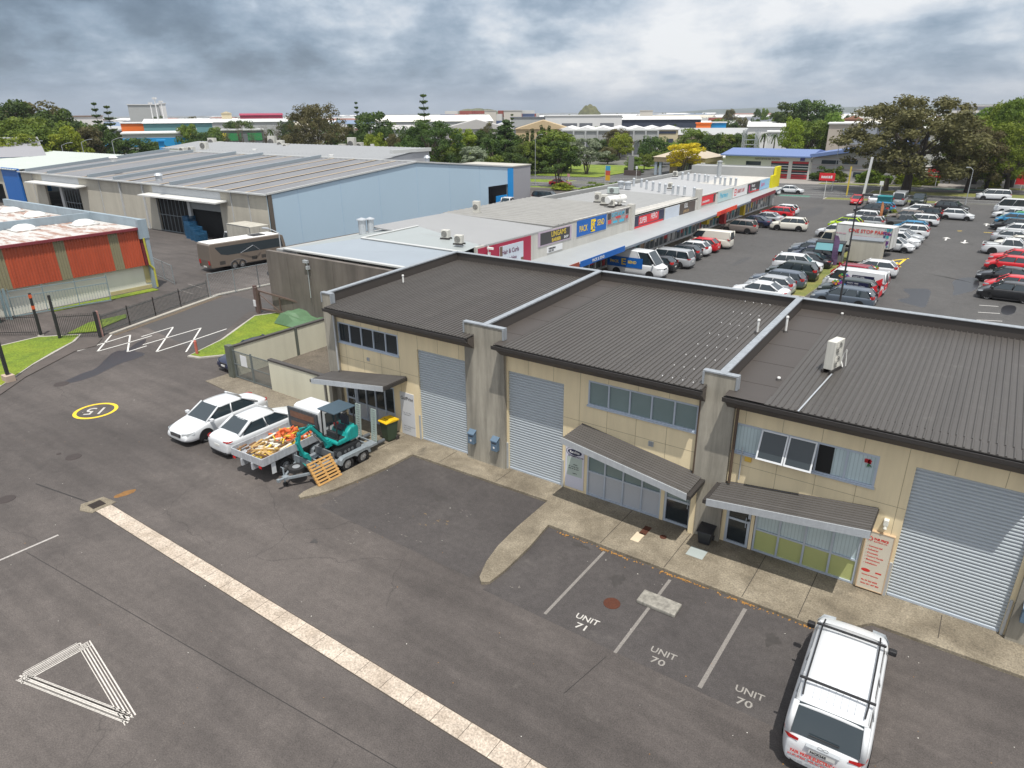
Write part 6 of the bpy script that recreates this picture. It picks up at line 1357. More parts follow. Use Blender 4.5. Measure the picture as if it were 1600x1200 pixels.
for z in (.1,2.1,4.2): q.bar((-119.3,48.95,z),(-114.2,48.95,z),.07,.07)
q.build('mesh_door',mat('mesh_grey',(.20,.23,.25),.6),t)
MB().box(-84.4,-78,49.05,49.1,3.4,4.5).build('roller_shutter',mat('shutter_grey',(.25,.26,.26),.6),t)
MB().box(-85.1,-84.5,48.9,49.2,0,4.5).box(-120.4,-119.6,48.9,49.2,0,4.3).build('door_post',mat('downpipe_pale'),t)
q=MB()
for x0,x1 in ((-128.3,-111.2),(-93.8,-76.3)): q.xprism([(47.3,4.62),(49,4.75),(49,4.9),(47.3,4.78)],x0,x1)
q.build('awning',awn,t)
# gable wall, facing the shops
q=MB(); pr=[(49,0),(90.6,0),(90.6,3.4),(96.0,3.4),(96.0,0),(97.4,0),(97.4,6.0),(73.9,8.1),(49,6.0)]
q.xprism(pr,-68.6,-68.4); q.build('gable_wall',bluew,t)
q=MB()
for y in (53.2,59.8,66.5,73.9,81,88.4): q.box(-68.4,-68.37,y,y+.05,.2,6+2.1*(1-abs(y-73.9)/24.9))
q.build('panel_joint',mat('joint_pale',(.38,.50,.63),.6),t)
MB().box(-68.62,-68.33,49,50,0,.6).box(-68.5,-68.3,49.0,49.5,0,6.0).build('corner_post',mat('corner_brown',(.10,.085,.07),.8),t)
MB().box(-73,-68.6,90.6,96,.0,.05).box(-73,-72.9,90.6,96,0,3.4).build('porch_back',mat('porch_grey',(.30,.30,.31),.7),t)
MB().box(-72.9,-72.85,93.5,95.5,0,2.6).box(-68.5,-68.3,96.0,97.5,0,5.9).box(-68.7,-68.6,93.0,96.0,.3,1.7).build('bright_blue_trim',brb,t)
MB().box(-80,-68.3,97.5,102.7,0,6.05).build('end_block',mat('end_block_grey',(.30,.30,.325),.7,0,.04,.3),t); MB().box(-80.1,-68.2,97.4,102.8,6.05,6.2).build('end_block_cap',mat('cap_grey_pale',(.45,.43,.38),.6),t)
# roof: near slope then far slope, with raised ribs along the fall
q=MB(); x0,x1=-133.6,-68.3
corr_y(q,x0,x1,48.8,6.02,73.9,8.12,1.1,.06,0,.3,.12); corr_y(q,x0,x1,73.9,8.12,97.4,6.05,1.1,.06,0,.3,.12); q.build('roof',wroof,t)
q=MB()
for x in (-72.5,-76.5,-81,-85.5,-91,-95.5,-99.5,-108,-112,-121,-125): q.add([(x,48.85,6.11),(x+.55,48.85,6.11),(x+.55,73.8,8.2),(x,73.8,8.2)],[(0,1,2,3)])
q.build('skylight_strip',tanm,t)
q=MB()
for x in (-131.5,-123.5,-110.5,-103,-88.5): q=MB(); q.add([(x,49,6.05),(x+.35,49,6.05),(x+.35,49,6.5),(x,49,6.5),(x,73.9,8.15),(x+.35,73.9,8.15),(x+.35,73.9,8.6),(x,73.9,8.6)],[(0,1,2,3),(5,4,7,6),(1,5,6,2),(4,0,3,7),(3,2,6,7)]); q.build('raised_rib',mat('rib_blue_grey',(.27,.31,.34),.5,.2,.06,.5),t)
MB().box(x0,x1,73.7,74.1,8.15,8.3).bar((-68.35,48.9,6.1),(-68.35,73.9,8.2),.2,.2).bar((-68.35,73.9,8.2),(-68.35,97.4,6.1),.2,.2).box(x0,x1,48.55,48.85,5.95,6.12).build('roof_flashing',mat('flashing_pale'),t)
v=G(249,283,6.6); one('roof_vent',MB().cyl(v,v+Vector((0,0,.7)),.4,.4,12).cyl(v+Vector((0,0,.7)),v+Vector((0,0,1.0)),.55,.3,12),galv,'round vent cowl alone on the near slope of the big grey warehouse roof','roof vent',v)
v=G(178,252,8.2); one('roof_vent',MB().cyl(v,v+Vector((0,0,.5)),.5,.5,12).cyl(v+Vector((0,0,.5)),v+Vector((0,0,.8)),.65,.2,12),whitem,'wide white dome vent at the far ridge of the big warehouse roof','roof vent',v)
v=Vector((-69.5,77.5,7.9)); one('roof_vent',MB().cyl(v,v+Vector((0,0,.6)),.35,.35,12).cyl(v+Vector((0,0,.6)),v+Vector((0,0,.9)),.5,.3,12),galv,'small round vent near the peak of the pale blue gable','roof vent',v)
t=thing('warehouse','left-hand warehouse with a bright blue panel, white roof and dark doorway','warehouse',(-140,49,0))
MB().box(-140.2,-133.7,48.7,49,.0,6.45).build('blue_panel',mat('blue_panel',(.01,.12,.42),.5,0,.06,.4),t)
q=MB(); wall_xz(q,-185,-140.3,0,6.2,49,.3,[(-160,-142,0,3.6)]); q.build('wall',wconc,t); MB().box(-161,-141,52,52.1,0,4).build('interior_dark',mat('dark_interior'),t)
q=MB(); corr_y(q,-190,-133.8,48.4,6.3,72,7.2,1.0,.06,0,.3,.1); q.build('roof',mat('roof_pale_green_white',(.46,.50,.47),.5,.1,.05,.2),t)
# second warehouse behind
t=thing('warehouse','second grey warehouse behind, its pale end wall rising to the right','warehouse',(-90,95,0))
MB().xprism([(74.5,0),(101,0),(101,8.4),(91.2,7.2),(74.5,6.5)],-90.2,-90).build('end_wall',mat('wall_pale_grey',(.40,.41,.43),.7,0,.04,.2,grime=.1),t)
q=MB(); corr_y(q,-152,-89.9,76,6.3,91.2,7.25,1.2,.05,0,.3,.1); corr_y(q,-166,-89.9,91.2,7.25,101.2,8.45,1.2,.05,0,.3,.1); q.build('roof',mat('roof_mid_grey',(.27,.28,.29),.6,.1,.06,.2),t)
MB().box(-152,-89.9,75.3,76.1,6.3,6.75).box(-90.3,-89.7,91,101.3,7.9,8.5).build('roof_flashing',mat('flashing_pale'),t)
n=0
for px,py,w_,h_,lab in ((427,232,1.8,2.6,'tallest of the row of coolers left of centre on the second warehouse'),(440,234,1.4,1.9,'second of the row of coolers on the second warehouse'),(448,235,1.2,1.3,'last of the row of coolers on the second warehouse'),
  (536,236,1.4,1.3,'left cooler of the cluster near the pale end wall'),(551,236,1.6,2.6,'tall cooler of the cluster near the pale end wall'),(563,235,1.4,1.5,'right cooler of the cluster near the pale end wall'),(320,234,1.6,1.5,'first of the long line of coolers on the far left roof'),(333,230,1.8,2.0,'tall white cooler in the long line on the far left roof'),(345,230,1.3,1.2,'cooler just right of the tall white one, far left roof'),(287,240,1.3,1.1,'left of two low coolers nearest the ridge on the far left roof'),(300,238,1.2,1.0,'right of two low coolers nearest the ridge on the far left roof')):
    aircon('air_conditioner',G(px,py,7.2),w_,1.0,h_,R_(20),lab,1,feet=False,group='coolers on the second warehouse')
for px,py in ((398,238),(455,238),(518,248),(582,230)): v=G(px,py,7.0); one('roof_vent',MB().cyl(v,v+Vector((0,0,.7)),.45,.5,10),whitem,'small pale round vent on the second warehouse roof','roof vent',v,group='small vents on the second warehouse')
# ---- red panelled building ----
t=thing('factory_unit','factory unit with red and olive ribbed cladding over a white wall','factory',(-61.5,24,0))
MB().box(-90,-61.5,0,30.9,0,2.4).build('lower_wall',mat('white_block_wall',(.66,.66,.58),.8,0,.05,.4,grime=.05),t)
redm=mat('clad_red',(.42,.075,.03),.55,.0,.10,.8,grime=.2); olv=mat('clad_olive',(.21,.19,.115),.6,0,.08,1)
def clad(y0,y1,mt,nm,xo=0):
    q=MB(); nn=round((y1-y0)/.22); p=(y1-y0)/nn; pr=[]
    for i in range(nn): a=y0+i*p; pr+=[(a,0),(a+p*.45,0),(a+p*.55,.045),(a+p*.9,.045)]
    pr.append((y1,0)); k=len(pr); vs=[(-61.12+o+xo,y,2.12) for y,o in pr]+[(-61.3+o+xo,y,5.25) for y,o in pr]
    q.add(vs,[(i,i+1,k+i+1,k+i) for i in range(k-1)]); q.poly([(-61.12+xo,y0,2.12),(-61.5,y0,2.12),(-61.5,y1,2.12),(-61.12+xo,y1,2.12)]); q.build(nm,mt,t)
ys=[0,4.5,5.7,9.6,10.8,14.7]
for a,b,m_,n_ in ((2,18.8,redm,'red_cladding'),(18.8,19.9,olv,'olive_cladding'),(19.9,23.45,redm,'red_cladding'),(23.45,24.25,olv,'olive_cladding'),(24.25,27.7,redm,'red_cladding'),(27.7,28.5,olv,'olive_cladding'),(28.5,30.25,redm,'red_cladding')): clad(a,b,m_,n_)
rst=bpy.data.materials.new('rusty_white_roof'); rst.use_nodes=True; q=rst.node_tree; o_=N(q,'ShaderNodeTexCoord').outputs['Object']
c=mixc(q,ramp(q,noise(q,mapping(q,o_,(.35,1.6,1)),.9,7,.72,dist=.4),[(.47,0),(.58,.8)]),(.50,.49,.47),(.26,.105,.05)); q.links.new(c,q.nodes['Principled BSDF'].inputs['Base Color']); q.nodes['Principled BSDF'].inputs['Roughness'].default_value=.6
def mk(y0,y1,x0,x1,z): 
    m=MB(); corr_x(m,y0,y1,x0,z,x1,z,.6,.03,0,.3,.1); m.build('roof',rst,t)
mk(0,30.6,-70.2,-61.15,5.32); mk(0,30.6,-90,-70.6,5.32)
MB().box(-61.25,-61.0,0,30.3,5.22,5.42).build('red_trim',mat('trim_dark_red',(.20,.03,.04),.5),t)
pbm=mat('parapet_blue_grey',(.30,.37,.42),.6,.1,.10,.5,grime=.15)
MB().box(-90,-61.0,30.65,31.0,0,6.05).box(-70.55,-70.25,0,30.65,5.0,6.0).box(-61.25,-60.95,30.2,31.05,4.45,6.08).build('parapet',pbm,t)
MB().box(-61.5,-61.05,30.3,30.9,2.1,5.3).build('end_cladding',mat('clad_maroon',(.15,.02,.03),.6),t)
q=MB().tube([(-60.98,30.5,4.5),(-60.98,30.62,2.1),(-60.98,30.9,1.7),(-60.98,30.9,.1)],.09,8); q.build('downpipe',mat('pipe_lime',(.42,.40,.06),.6),t)
MB().box(-61.49,-61.46,27,30.85,.0,.3).box(-61.49,-61.46,30.2,30.85,.5,2.1).build('ochre_stain',mat('ochre',(.46,.40,.20),.9,0,.2,.6),t)
for px,py,lab in ((37,358,'white dome skylight, left of the two above the red cladding'),(131,350,'white dome skylight, right of the two above the red cladding'),(17,330,'white dome skylight, left of the two on the roof strip behind the blue-grey wall'),(55,337,'white dome skylight, right of the two on the roof strip behind the blue-grey wall')):
    v=G(px,py,5.4); q=MB(); n_=14
    for k in range(4):
        r0,r1=.95*math.cos(k*.38),.95*math.cos((k+1)*.38) if k<3 else .05; z0,z1=.45*math.sin(k*.38),.45*math.sin((k+1)*.38) if k<3 else .43
        q.cyl(v+Vector((0,0,z0)),v+Vector((0,0,z1)),r0,r1,n_,cap=False)
    q.box(v.x-.95,v.x+.95,v.y-.95,v.y+.95,v.z-.05,v.z+.05); one('dome_skylight',q,whitem,lab,'skylight',v,smooth=True)
t=thing('yard_gate','pale blue tubular gate standing against the white wall under the red cladding','gate',(-60.6,22,0)); q=MB()
gb=mat('gate_pale_blue',(.19,.26,.28),.5)
q.bar((-60.6,19.3,.15),(-59.4,26.0,.15),.05,.08).bar((-60.6,19.3,1.6),(-59.4,26.0,1.6),.05,.06).bar((-60.6,19.3,2.1),(-59.4,26.0,2.1),.05,.06)
for f in (0,.33,.66,1): q.bar((-60.6+1.2*f,19.3+6.7*f,.1),(-60.6+1.2*f,19.3+6.7*f,2.3),.05,.05,0,(1,0,0))
for f in np.arange(0,1,.03): q.bar((-60.6+1.2*f,19.3+6.7*f,.1),(-60.6+1.2*f,19.3+6.7*f,1.6),.015,.015,0,(1,0,0))
q.build('gate_frame',gb,t); MB().box(-60.8,-60.65,18.75,18.9,0,2.4).box(-60.45,-60.3,18.9,19.05,0,2.4).build('gate_post',gb,t)
one('utility_box',MB().box(-60.6,-60.0,17.6,18.2,0,1.25).box(-60.65,-59.95,17.55,18.25,1.25,1.4,1),[mat('box_dark_green',(.03,.05,.045),.5),sw],'small dark utility box with a pale top at the left edge by the white wall','utility box',(-60.3,17.9,0))
# crates and pallets by the warehouse door
crb=mat('crate_blue',(.01,.08,.17),.6,0,.2,3); r=random.Random(4)
k=0
for i,(px,py,n_) in enumerate(((302,372,5),(309,375,4),(315,377,3),(300,368,6))):
    v=G(px,py)
    t=thing('crate_stack',('nearest','second','third','rearmost')[0 if i==2 else i+1 if i<2 else 3]+' stack of dark blue slatted crates outside the open warehouse door','crate stack',(v.x,v.y,0),group='blue crates by the warehouse door')
    for j in range(n_):
        q=MB()
        for z in (0,.13,.26): q.box(-.6,.6,-.55,-.5,z+.04,z+.13).box(-.6,.6,.5,.55,z+.04,z+.13).box(-.6,-.55,-.5,.5,z+.04,z+.13).box(.55,.6,-.5,.5,z+.04,z+.13)
        q.box(-.6,.6,-.55,.55,.0,.04); q.v=[(a,b,c+j*.42) for a,b,c in q.v]; q.build('crate',crb,t,world=False)
pls=mat('pallet_grey_brown',(.24,.17,.11),.9,0,.3,4)
for i,(px,py,n_) in enumerate(((195,343,6),(203,345,9),(213,347,8))):
    v=G(px,py); v=Vector((v.x,47.6,0)) if False else v
    t=thing('pallet_stack',('left low','middle','right')[i]+' stack of weathered pallets against the concrete warehouse wall','pallet stack',(v.x,v.y,0),group='pallets against the warehouse wall')
    for j in range(n_):
        q=MB()
        for a in range(5): q.box(-.6,.6,-.5+a*.22,-.4+a*.22,.12,.15)
        for a in (-.5,0,.45): q.box(-.6+0,.6,a,a+.08,0,.12)
        q.v=[(x*1.6,y*1.6,(c+j*.16)*1.6) for x,y,c in q.v]; q.build('pallet',pls,t,world=False)
gd=random.Random(6); q=MB()
for i in range(60): x=gd.uniform(-84,-78.6); y=gd.uniform(49.6,52); z=gd.uniform(0,1.6); q.box(x,x+gd.uniform(.2,.7),y,y+.4,z,z+gd.uniform(.2,.5),gd.randrange(4))
tag(one('stored_goods',q,[mat('goods_green',(.06,.20,.05),.7),crb,mat('goods_yellow',(.4,.33,.06),.7),mat('goods_tan',(.4,.28,.15),.7)],'piled green, blue and yellow goods inside the open warehouse doorway','stored goods',(-81,50.5,0)),kind='stuff')
# ---------------- car park ----------------
DG=math.pi/180
cars=[
('hivan','white',(-27.2,59.3),0,'high-roofed white van with a blue side panel and yellow lettering','van'),
('hatch','black',(-26.6,62.2),180,'black hatchback squeezed between the high-roofed van and the silver people carrier',None),
('mpv','silver',(-26.4,64.9),180,'silver people carrier with tall red tail lights, beside the shops',None),
('hatch','dgrey',(-26.7,69.2),180,'dark grey hatchback next to the silver people carrier',None),
('hatch','white',(-26.7,71.8),180,'white hatchback between the dark grey and the bright red hatchbacks',None),
('hatch','red',(-26.6,74.3),180,'bright red hatchback between a white hatchback and the cream van',None),
('van','offwhite',(-26.5,77.2),180,'cream white panel van beyond the bright red hatchback','van'),
('suv','taupe',(-27.0,88.9),180,'bronze-grey four-wheel drive with an empty space before it, beside the shops',None),
('sedan','navy',(-27.0,95.0),176,'dark navy saloon next to the bronze-grey four-wheel drive',None),
('sedan','silver',(-26.6,99.3),176,'silver saloon between the navy saloon and the red wagon',None),
('wagon','red',(-26.8,105.6),176,'red wagon near the far end of the shops',None),
('hatch','white',(-26.7,109),176,'white hatchback just beyond the red wagon at the shops\' far end',None),
('suv','offwhite',(-22.2,94.2),186,'cream white four-wheel drive driving along the aisle towards the shops',None),
# middle, left row
('sedan','white',(-15.0,56.9),178,'white saloon showing only its roof above the middle unit\'s parapet',None),
('hatch','silver',(-14.9,59.4),178,'silver hatchback second from the parapet, left row',None),
('wagon','slate',(-14.9,62.0),178,'slate blue wagon third from the parapet, left row',None),
('suv','dgreen',(-14.6,65.6),178,'dark green wagon with upright red tail lights between slate wagon and white four-wheel drive',None),
('suv','white',(-15.0,69.2),4,'white four-wheel drive facing the grass strip, left row',None),
('sedan','black',(-14.8,72.0),178,'black saloon beside the white four-wheel drive, partly hidden',None),
('suv','navy',(-14.8,74.5),178,'very dark blue four-wheel drive next to the purple flag',None),
('suv','slate',(-15.6,77.4),178,'blue-grey four-wheel drive behind the purple flag',None),
('wagon','grey',(-15.9,79.9),178,'grey wagon nearest to the box truck\'s cab',None),
('suv','white',(-15.9,91.2),172,'white four-wheel drive nose-out just beyond the box truck',None),
('hatch','lime',(-16.4,99.6),178,'lime green hatchback with a black roof',None),
('wagon','silver',(-14.5,102.5),176,'silver wagon with a bright red tail light beyond the lime green car',None),
('suv','white',(-15.5,106.5),176,'large white four-wheel drive with roof windows beyond the silver wagon',None),
('wagon','dgrey',(-16.0,116.8),176,'dark grey wagon near the far end of the left row',None),
('hatch','blue',(-15.2,119.5),176,'bright blue hatchback with a red tail light at the far end of the left row',None),
# middle, right row
('wagon','slate',(-8.9,58.6),178,'dark slate wagon nearest the right unit\'s parapet, right row',None),
('suv','dgreen',(-9.0,60.9),178,'dark green four-wheel drive between the slate wagon and the van with balloons',None),
('van','white',(-9.0,63.6),178,'white van with coloured balloons and a red swoosh on its side','van'),
('suv','maroon',(-9.0,67.0),-4,'dark red four-wheel drive facing the aisle beyond the van with balloons',None),
('hatch','white',(-8.7,71.4),180,'white hatchback between the dark red four-wheel drive and the beige trailer',None),
('hatch','white',(-8.9,85.8),-6,'small white car with black wheel arches facing the aisle, first past the box truck',None),
('suv','white',(-8.9,88.9),-6,'white four-wheel drive facing the aisle, second past the box truck',None),
('sedan','silver',(-9.0,93.2),-6,'silver saloon facing the aisle past two white cars',None),
('wagon','white',(-8.9,97.0),180,'white wagon with red tail lights between silver saloon and bright blue car',None),
('hatch','blue',(-9.0,100.6),180,'sky blue hatchback next to the grey pickup',None),
('ute','grey',(-10.0,104.4),-3,'dark grey pickup nosing into the aisle',None),
('wagon','white',(-8.8,108.0),180,'long white wagon beyond the grey pickup',None),
('wagon','taupe',(-10.8,111.3),180,'brownish wagon with a dark roof beside the long white wagon',None),
('suv','black',(-8.8,114.4),180,'black four-wheel drive near the far end of the right row',None),
('hatch','white',(-10.2,119.4),180,'white hatchback at the far end of the right row',None),
('hatch','red',(-19.9,127.6),-86,'red hatchback facing the camera by the road',None),
('sedan','white',(-17.7,130.4),94,'white saloon seen from behind, left of the teal skip',None),
('minibus','silver',(-13.9,130.3),90,'silver van facing the camera between the teal skip and the green pickup','van'),
('ute','dgreen',(-11.4,132.6),-92,'dark green pickup facing the camera near the road',None),
('suv','black',(-6.2,124.5),-8,'black four-wheel drive crossing behind the white hatchback in the aisle',None),
('hatch','white',(-4.9,116.3),-4,'white hatchback driving across the end of the aisle',None),
# right row
('hatch','black',(1.8,67.6),178,'black hatchback with dark wheels at the right edge, nearest of the row',None),
('hatch','red',(2.1,70.6),178,'red hatchback squeezed between two black cars at the right edge',None),
('sedan','black',(1.7,74.6),178,'black saloon with a red tail light between red cars at the right edge',None),
('hatch','red',(1.8,80.6),178,'red hatchback, nearer of two red cars side by side at the right edge',None),
('wagon','red',(2.3,84.6),178,'red wagon, farther of two red cars side by side at the right edge',None),
('ute','white',(1.7,89.9),-2,'white double-cab pickup with an open tray at the right edge',None),
('wagon','offwhite',(2.4,94.2),178,'cream wagon just beyond the white pickup',None),
('sedan','silver',(2.0,98.6),-2,'silver coupe with its nose out, beyond the cream wagon',None),
('hatch','white',(2.1,104.9),178,'white hatchback beside the yellow ground mark at the right',None),
('wagon','black',(1.6,109.2),178,'black wagon between the white hatchback and the blue car at the right',None),
('hatch','blue',(1.6,115.6),178,'blue hatchback with a red tail light at the right edge',None),
('sedan','green',(2.4,118.2),178,'bright green and white taxi-like saloon at the right edge',None),
('sedan','white',(1.4,121.4),178,'white saloon below the white minibus at the right edge',None),
('minibus','white',(1.7,127.6),178,'large white minibus with dark windows near the road at the right','van'),
('sedan','silver',(1.5,132.5),178,'pale silver car behind the large white minibus',None),
]
for k,c,(x,y),rz,lab,cat in cars:
    t,m_=car(k,c,(x,y,.004),rz*DG,lab,cat,group='cars in the car park')
    if 'balloons' in lab:
        yy=.84; q=MB(); r=random.Random(9)
        # camera sees the -y world side = local +y side
        for i in range(13): a=(1.05-r.random()*1.0,yy+.012,1.25+r.random()*.32); q.cyl(a,(a[0],a[1]+.01,a[2]),.10,.10,10,i%6)
        q.build('balloon_graphic',[mat('g1',(.5,.05,.3),.5),mat('g2',(.1,.4,.08),.5),mat('g3',(.7,.3,.02),.5),mat('g4',(.05,.25,.6),.5),mat('g5',(.3,.08,.4),.5),mat('g6',(.65,.55,.05),.5)],t,world=False)
        MB().box(-1.6,.1,yy,yy+.012,1.18,1.62).build('navy_panel',navy,t,world=False)
        for i,s in enumerate(('PARTY HIRE','CAKES AND MORE')): text('lettering',s,.16,face((.0,yy+.015,1.44-.2*i),(-1,0,0),(0,0,1)),sw,t,world=False,ext=.002)
        MB().poly([(-.4,yy+.02,.5),(-2.2,yy+.02,.5),(-2.25,yy+.02,1.6)]).add([(-.4,yy+.03,.5),(-2.2,yy+.03,.5),(-2.25,yy+.0,1.6)],[(0,1,2),(2,1,0)]).build('red_swoosh',sred,t,world=False)
        MB().box(-2.455,-2.44,-.7,.7,.55,1.0).build('rear_banner',sred,t,world=False)
    if 'blue side panel' in lab:
        for s in (-1,):
            MB().box(-2.7,.95,-.995,-.975,.85,1.8).build('blue_panel',blu,t,world=False)
            text('lettering','PACK',.36,face((-2.4,-1.0,1.2),(1,0,0),(0,0,1)),ylw,t,world=False,ext=.003,bold=.008); text('lettering','SEND',.36,face((-.55,-1.0,1.25),(1,0,0),(0,0,1)),ylw,t,world=False,ext=.003,bold=.008)
            q=MB().box(-1.2,-.75,-1.0,-.99,1.55,1.65).box(-1.2,-1.07,-1.0,-.99,1.15,1.55).box(-1.2,-.75,-1.0,-.99,1.07,1.17).box(-1.03,-.75,-1.0,-.99,1.33,1.41); q.build('stick_figure',ylw,t,world=False)
    if 'lime' in lab:
        MB().box(-1.2,.35,-.62,.62,1.50,1.535).build('black_roof',trim,t,world=False,bevel=.01)
# cars elsewhere
car('sedan','white',(-33.2,138.4,.01),8*DG,'white saloon on the road past the far end of the shops')
car('mpv','white',(-1.6,145.9,.01),187*DG,'white people mover on the road near the right edge','people mover')
car('sedan','red',(-77.5,127.9,.01),8*DG,'red car parked under the bushy multi-stemmed tree')
car('mpv','black',(-65.5,103.5,.0),10*DG,'black van-like car beside the end of the pale blue warehouse')
car('ute','white',(-66.0,92.5,.0),100*DG,'white pickup beside the entrance of the pale blue warehouse')
car('hatch','white',(-36,134,.01),8*DG,'white hatchback partly behind the yellow corner of the shops')
v=G(1381,322); one('skip_bin',MB().xprism([(v.y-.8,.1),(v.y+.8,.1),(v.y+1.0,1.6),(v.y-1.0,1.6)],v.x-1.0,v.x+1.0).box(v.x-1.05,v.x+1.05,v.y-1.05,v.y+1.05,1.5,1.62),mat('skip_teal',(.02,.20,.22),.6,0,.1,1),'teal skip bin between a white saloon and a silver van','skip',(v.x,v.y,0))
rc=G(112,242); r=random.Random(12); 
for i in range(9):
    cn=('white','silver','dgrey','white','red','white','black','silver','white')[i]; v=FAR(96+i*7.5,r.choice((236,239,241)),200); car(r.choice(('hatch','wagon')),cn,(v.x,v.y,0),r.uniform(0,6),'small %s parked car in the distant lot beyond the left warehouses'%cn.replace('dgrey','dark grey'),group='%s cars in the distant left lot'%cn)
# ---------------- signs and poles by the road ----------------
pm_=mat('pylon_white',(.62,.63,.63),.5)
v=G(1341,304); v=Vector((-20.3,135.6,0)); one('white_pylon',MB().bar((v.x,v.y,0),(v.x+.4,v.y,7.0),.55,.35),pm_,'tall slim white pylon rising behind the red hatchback by the road','pylon',v)
def psign(x,y,h,w_,hh,m,lab,txt=None,post=pm_,rz=0):
    t=thing('road_sign',lab,'sign',(x,y,0),rz); MB().cyl((0,0,0),(0,0,h),.05,.05,8).build('post',post,t,world=False); MB().box(-w_/2,w_/2,-.06,.0,h-hh,h).build('panel',m,t,world=False)
    if txt:
        q=MB(); r=random.Random(5); x=-w_*.36
        while x<w_*.3: a=r.uniform(.12,.3); q.box(x,x+a,-.068,-.062,h-hh*.68,h-hh*(.3+.1*r.random())); x+=a+.07
        q.build('lettering',sw,t,world=False)
    if 0: text('lettering',txt,hh*.5,face((-w_*.4,-.065,h-hh*.7),(1,0,0),(0,0,1)),sw,t,world=False,bold=.01)
psign(-26.2,133.4,4.3,2.6,1.3,sred,'red and navy roadside billboard near the fire station doors','SALE')
psign(-12.0,166.3,3.4,3.6,1.6,sred,'red roadside sign right of the big brown tree\'s trunk','OPEN')
psign(2.2,167,3.6,2.2,2.6,sred,'red and white sign at the right beyond the road')
psign(-18.0,137.6,3.0,.6,.7,sw,'small white and red traffic sign near the white saloon by the road')
psign(-23.4,138.3,5.2,.25,5.0,mat('pole_yellow',(.55,.42,.05),.6),'thin yellow pole sign left of the white pylon')
psign(-77.6,131.5,2.2,.6,.6,mat('sign_pinkish',(.6,.3,.3),.5),'small pink and white sign on the grass right of the red car\'s tree')
psign(-68.6,146,3.2,.5,.6,sw,'small white sign on a pole in the park entrance lawn')
v=G(958,275); t=thing('entrance_sign','low dark and white entrance sign among shrubs in the park','sign',(-76,159,0)); MB().box(-77,-75.6,158.9,159.2,.2,4.6).build('panel',mat('panel_grey_dark',(.2,.2,.2),.6),t); MB().box(-77.8,-73.5,158.4,158.9,0,1.2).build('base',mat('brick_dark',(.08,.06,.055),.8),t)
t=thing('banner_pole','tall pole with blue, red and orange banner strips by the shop roof','banner',(-66.5,127,0)); MB().cyl((-66.5,127,0),(-66.5,127,4.6),.05,.05,8).build('pole',galv,t); q=MB().box(-66.4,-65.4,127,127.05,3.6,4.5,0).box(-66.4,-65.4,127,127.05,2.7,3.6,1).box(-66.4,-65.4,127,127.05,1.7,2.7,2); q.build('banner',[mat('ban_blue',(.05,.3,.5),.6),mat('ban_red',(.5,.08,.05),.6),mat('ban_orange',(.65,.35,.02),.6)],t)
one('bin_box',MB().box(-61.5,-57.5,131,132.2,0,1.6),sw,'plain white low board standing at the verge behind the shop roof','board',(-59.5,131,0))
# ---------------- fire station ----------------
fsw=mat('station_white',(.58,.57,.54),.7,0,.03,.4); fsg=mat('station_grey',(.40,.395,.40),.8,0,.06,.3); fsb=mat('station_blue_roof',(.13,.19,.38),.5,.1,.05,.3); fred=mat('station_red',(.40,.02,.03),.5)
t=thing('fire_station','white fire station with red-striped glass doors, a blue roof edge and a grey wing','fire station',(-50,168,0))
q=MB(); ops=[(-45.6,-41.7,0,3.75),(-40.9,-37.4,0,3.85),(-51.4,-47.9,2.7,3.6)]; wall_xz(q,-56.4,-37.0,0,4.75,168.6,.4,ops); q.box(-56.4,-56.0,169,186,0,4.7); q.build('white_wall',fsw,t)
MB().xprism([(167.3,4.72),(167.3,5.0),(176,6.15),(186,5.2),(186,4.7)],-57.2,-36.9).build('roof',fsb,t)
def fdoor(x0,x1,nm):
    q=MB().box(x0,x1,168.75,168.8,0,3.85); d_=q.build(nm,cglass,t); q=MB()
    for i,z in enumerate((0,.55,1.15,1.7,2.25,2.8,3.35)):
        q.box(x0,x1,168.65,168.74,z,z+(.42 if i in(0,1) else .12 if i<6 else .42),0 if i in(0,1,3,6) else 1)
    q.build('door_bands',[fred,sw],d_,loc=t['_b'],world=False)
fdoor(-45.6,-41.7,'appliance_door'); fdoor(-40.9,-37.4,'appliance_door'); MB().box(-51.4,-47.9,168.75,168.8,2.7,3.6).build('high_window',cglass,t)
text('lettering','PAPATOETOE FIRE STATION',.62,face((-49.4,168.57,3.95),(1,0,0),(0,0,1)),mat('letter_grey',(.18,.15,.14),.6),t,ext=.02,bold=.01,sx=.72)
MB().box(-39.3,-38.3,168.5,168.58,3.95,4.7).build('square_emblem',mat('emblem_violet',(.06,.05,.22),.5),t)
q=MB(); q.yprism([(-36.8,0),(-17,0),(-17,7.9),(-36.8,4.7)],168.9,186); q.build('grey_wing',fsg,t)
q=MB(); q.yprism([(-37.2,4.75),(-16.5,8.1),(-16.5,8.75),(-37.2,5.5)],167.8,187); q.build('roof',fsb,t)
q=MB().box(-34.8,-31.4,168.8,168.9,3.5,4.3).box(-30.5,-27.5,168.8,168.9,3.6,4.4).box(-35.5,-31,168.8,168.9,.9,1.9).box(-28,-23,168.8,168.9,1.0,2.0); q.build('window',cglass,t)
q=MB()
for z in (2.4,3.2,4.7): q.box(-36.6,-22,168.82,168.9,z,z+.07)
q.build('wall_rails',mat('rail_pinkish',(.40,.27,.25),.7),t)
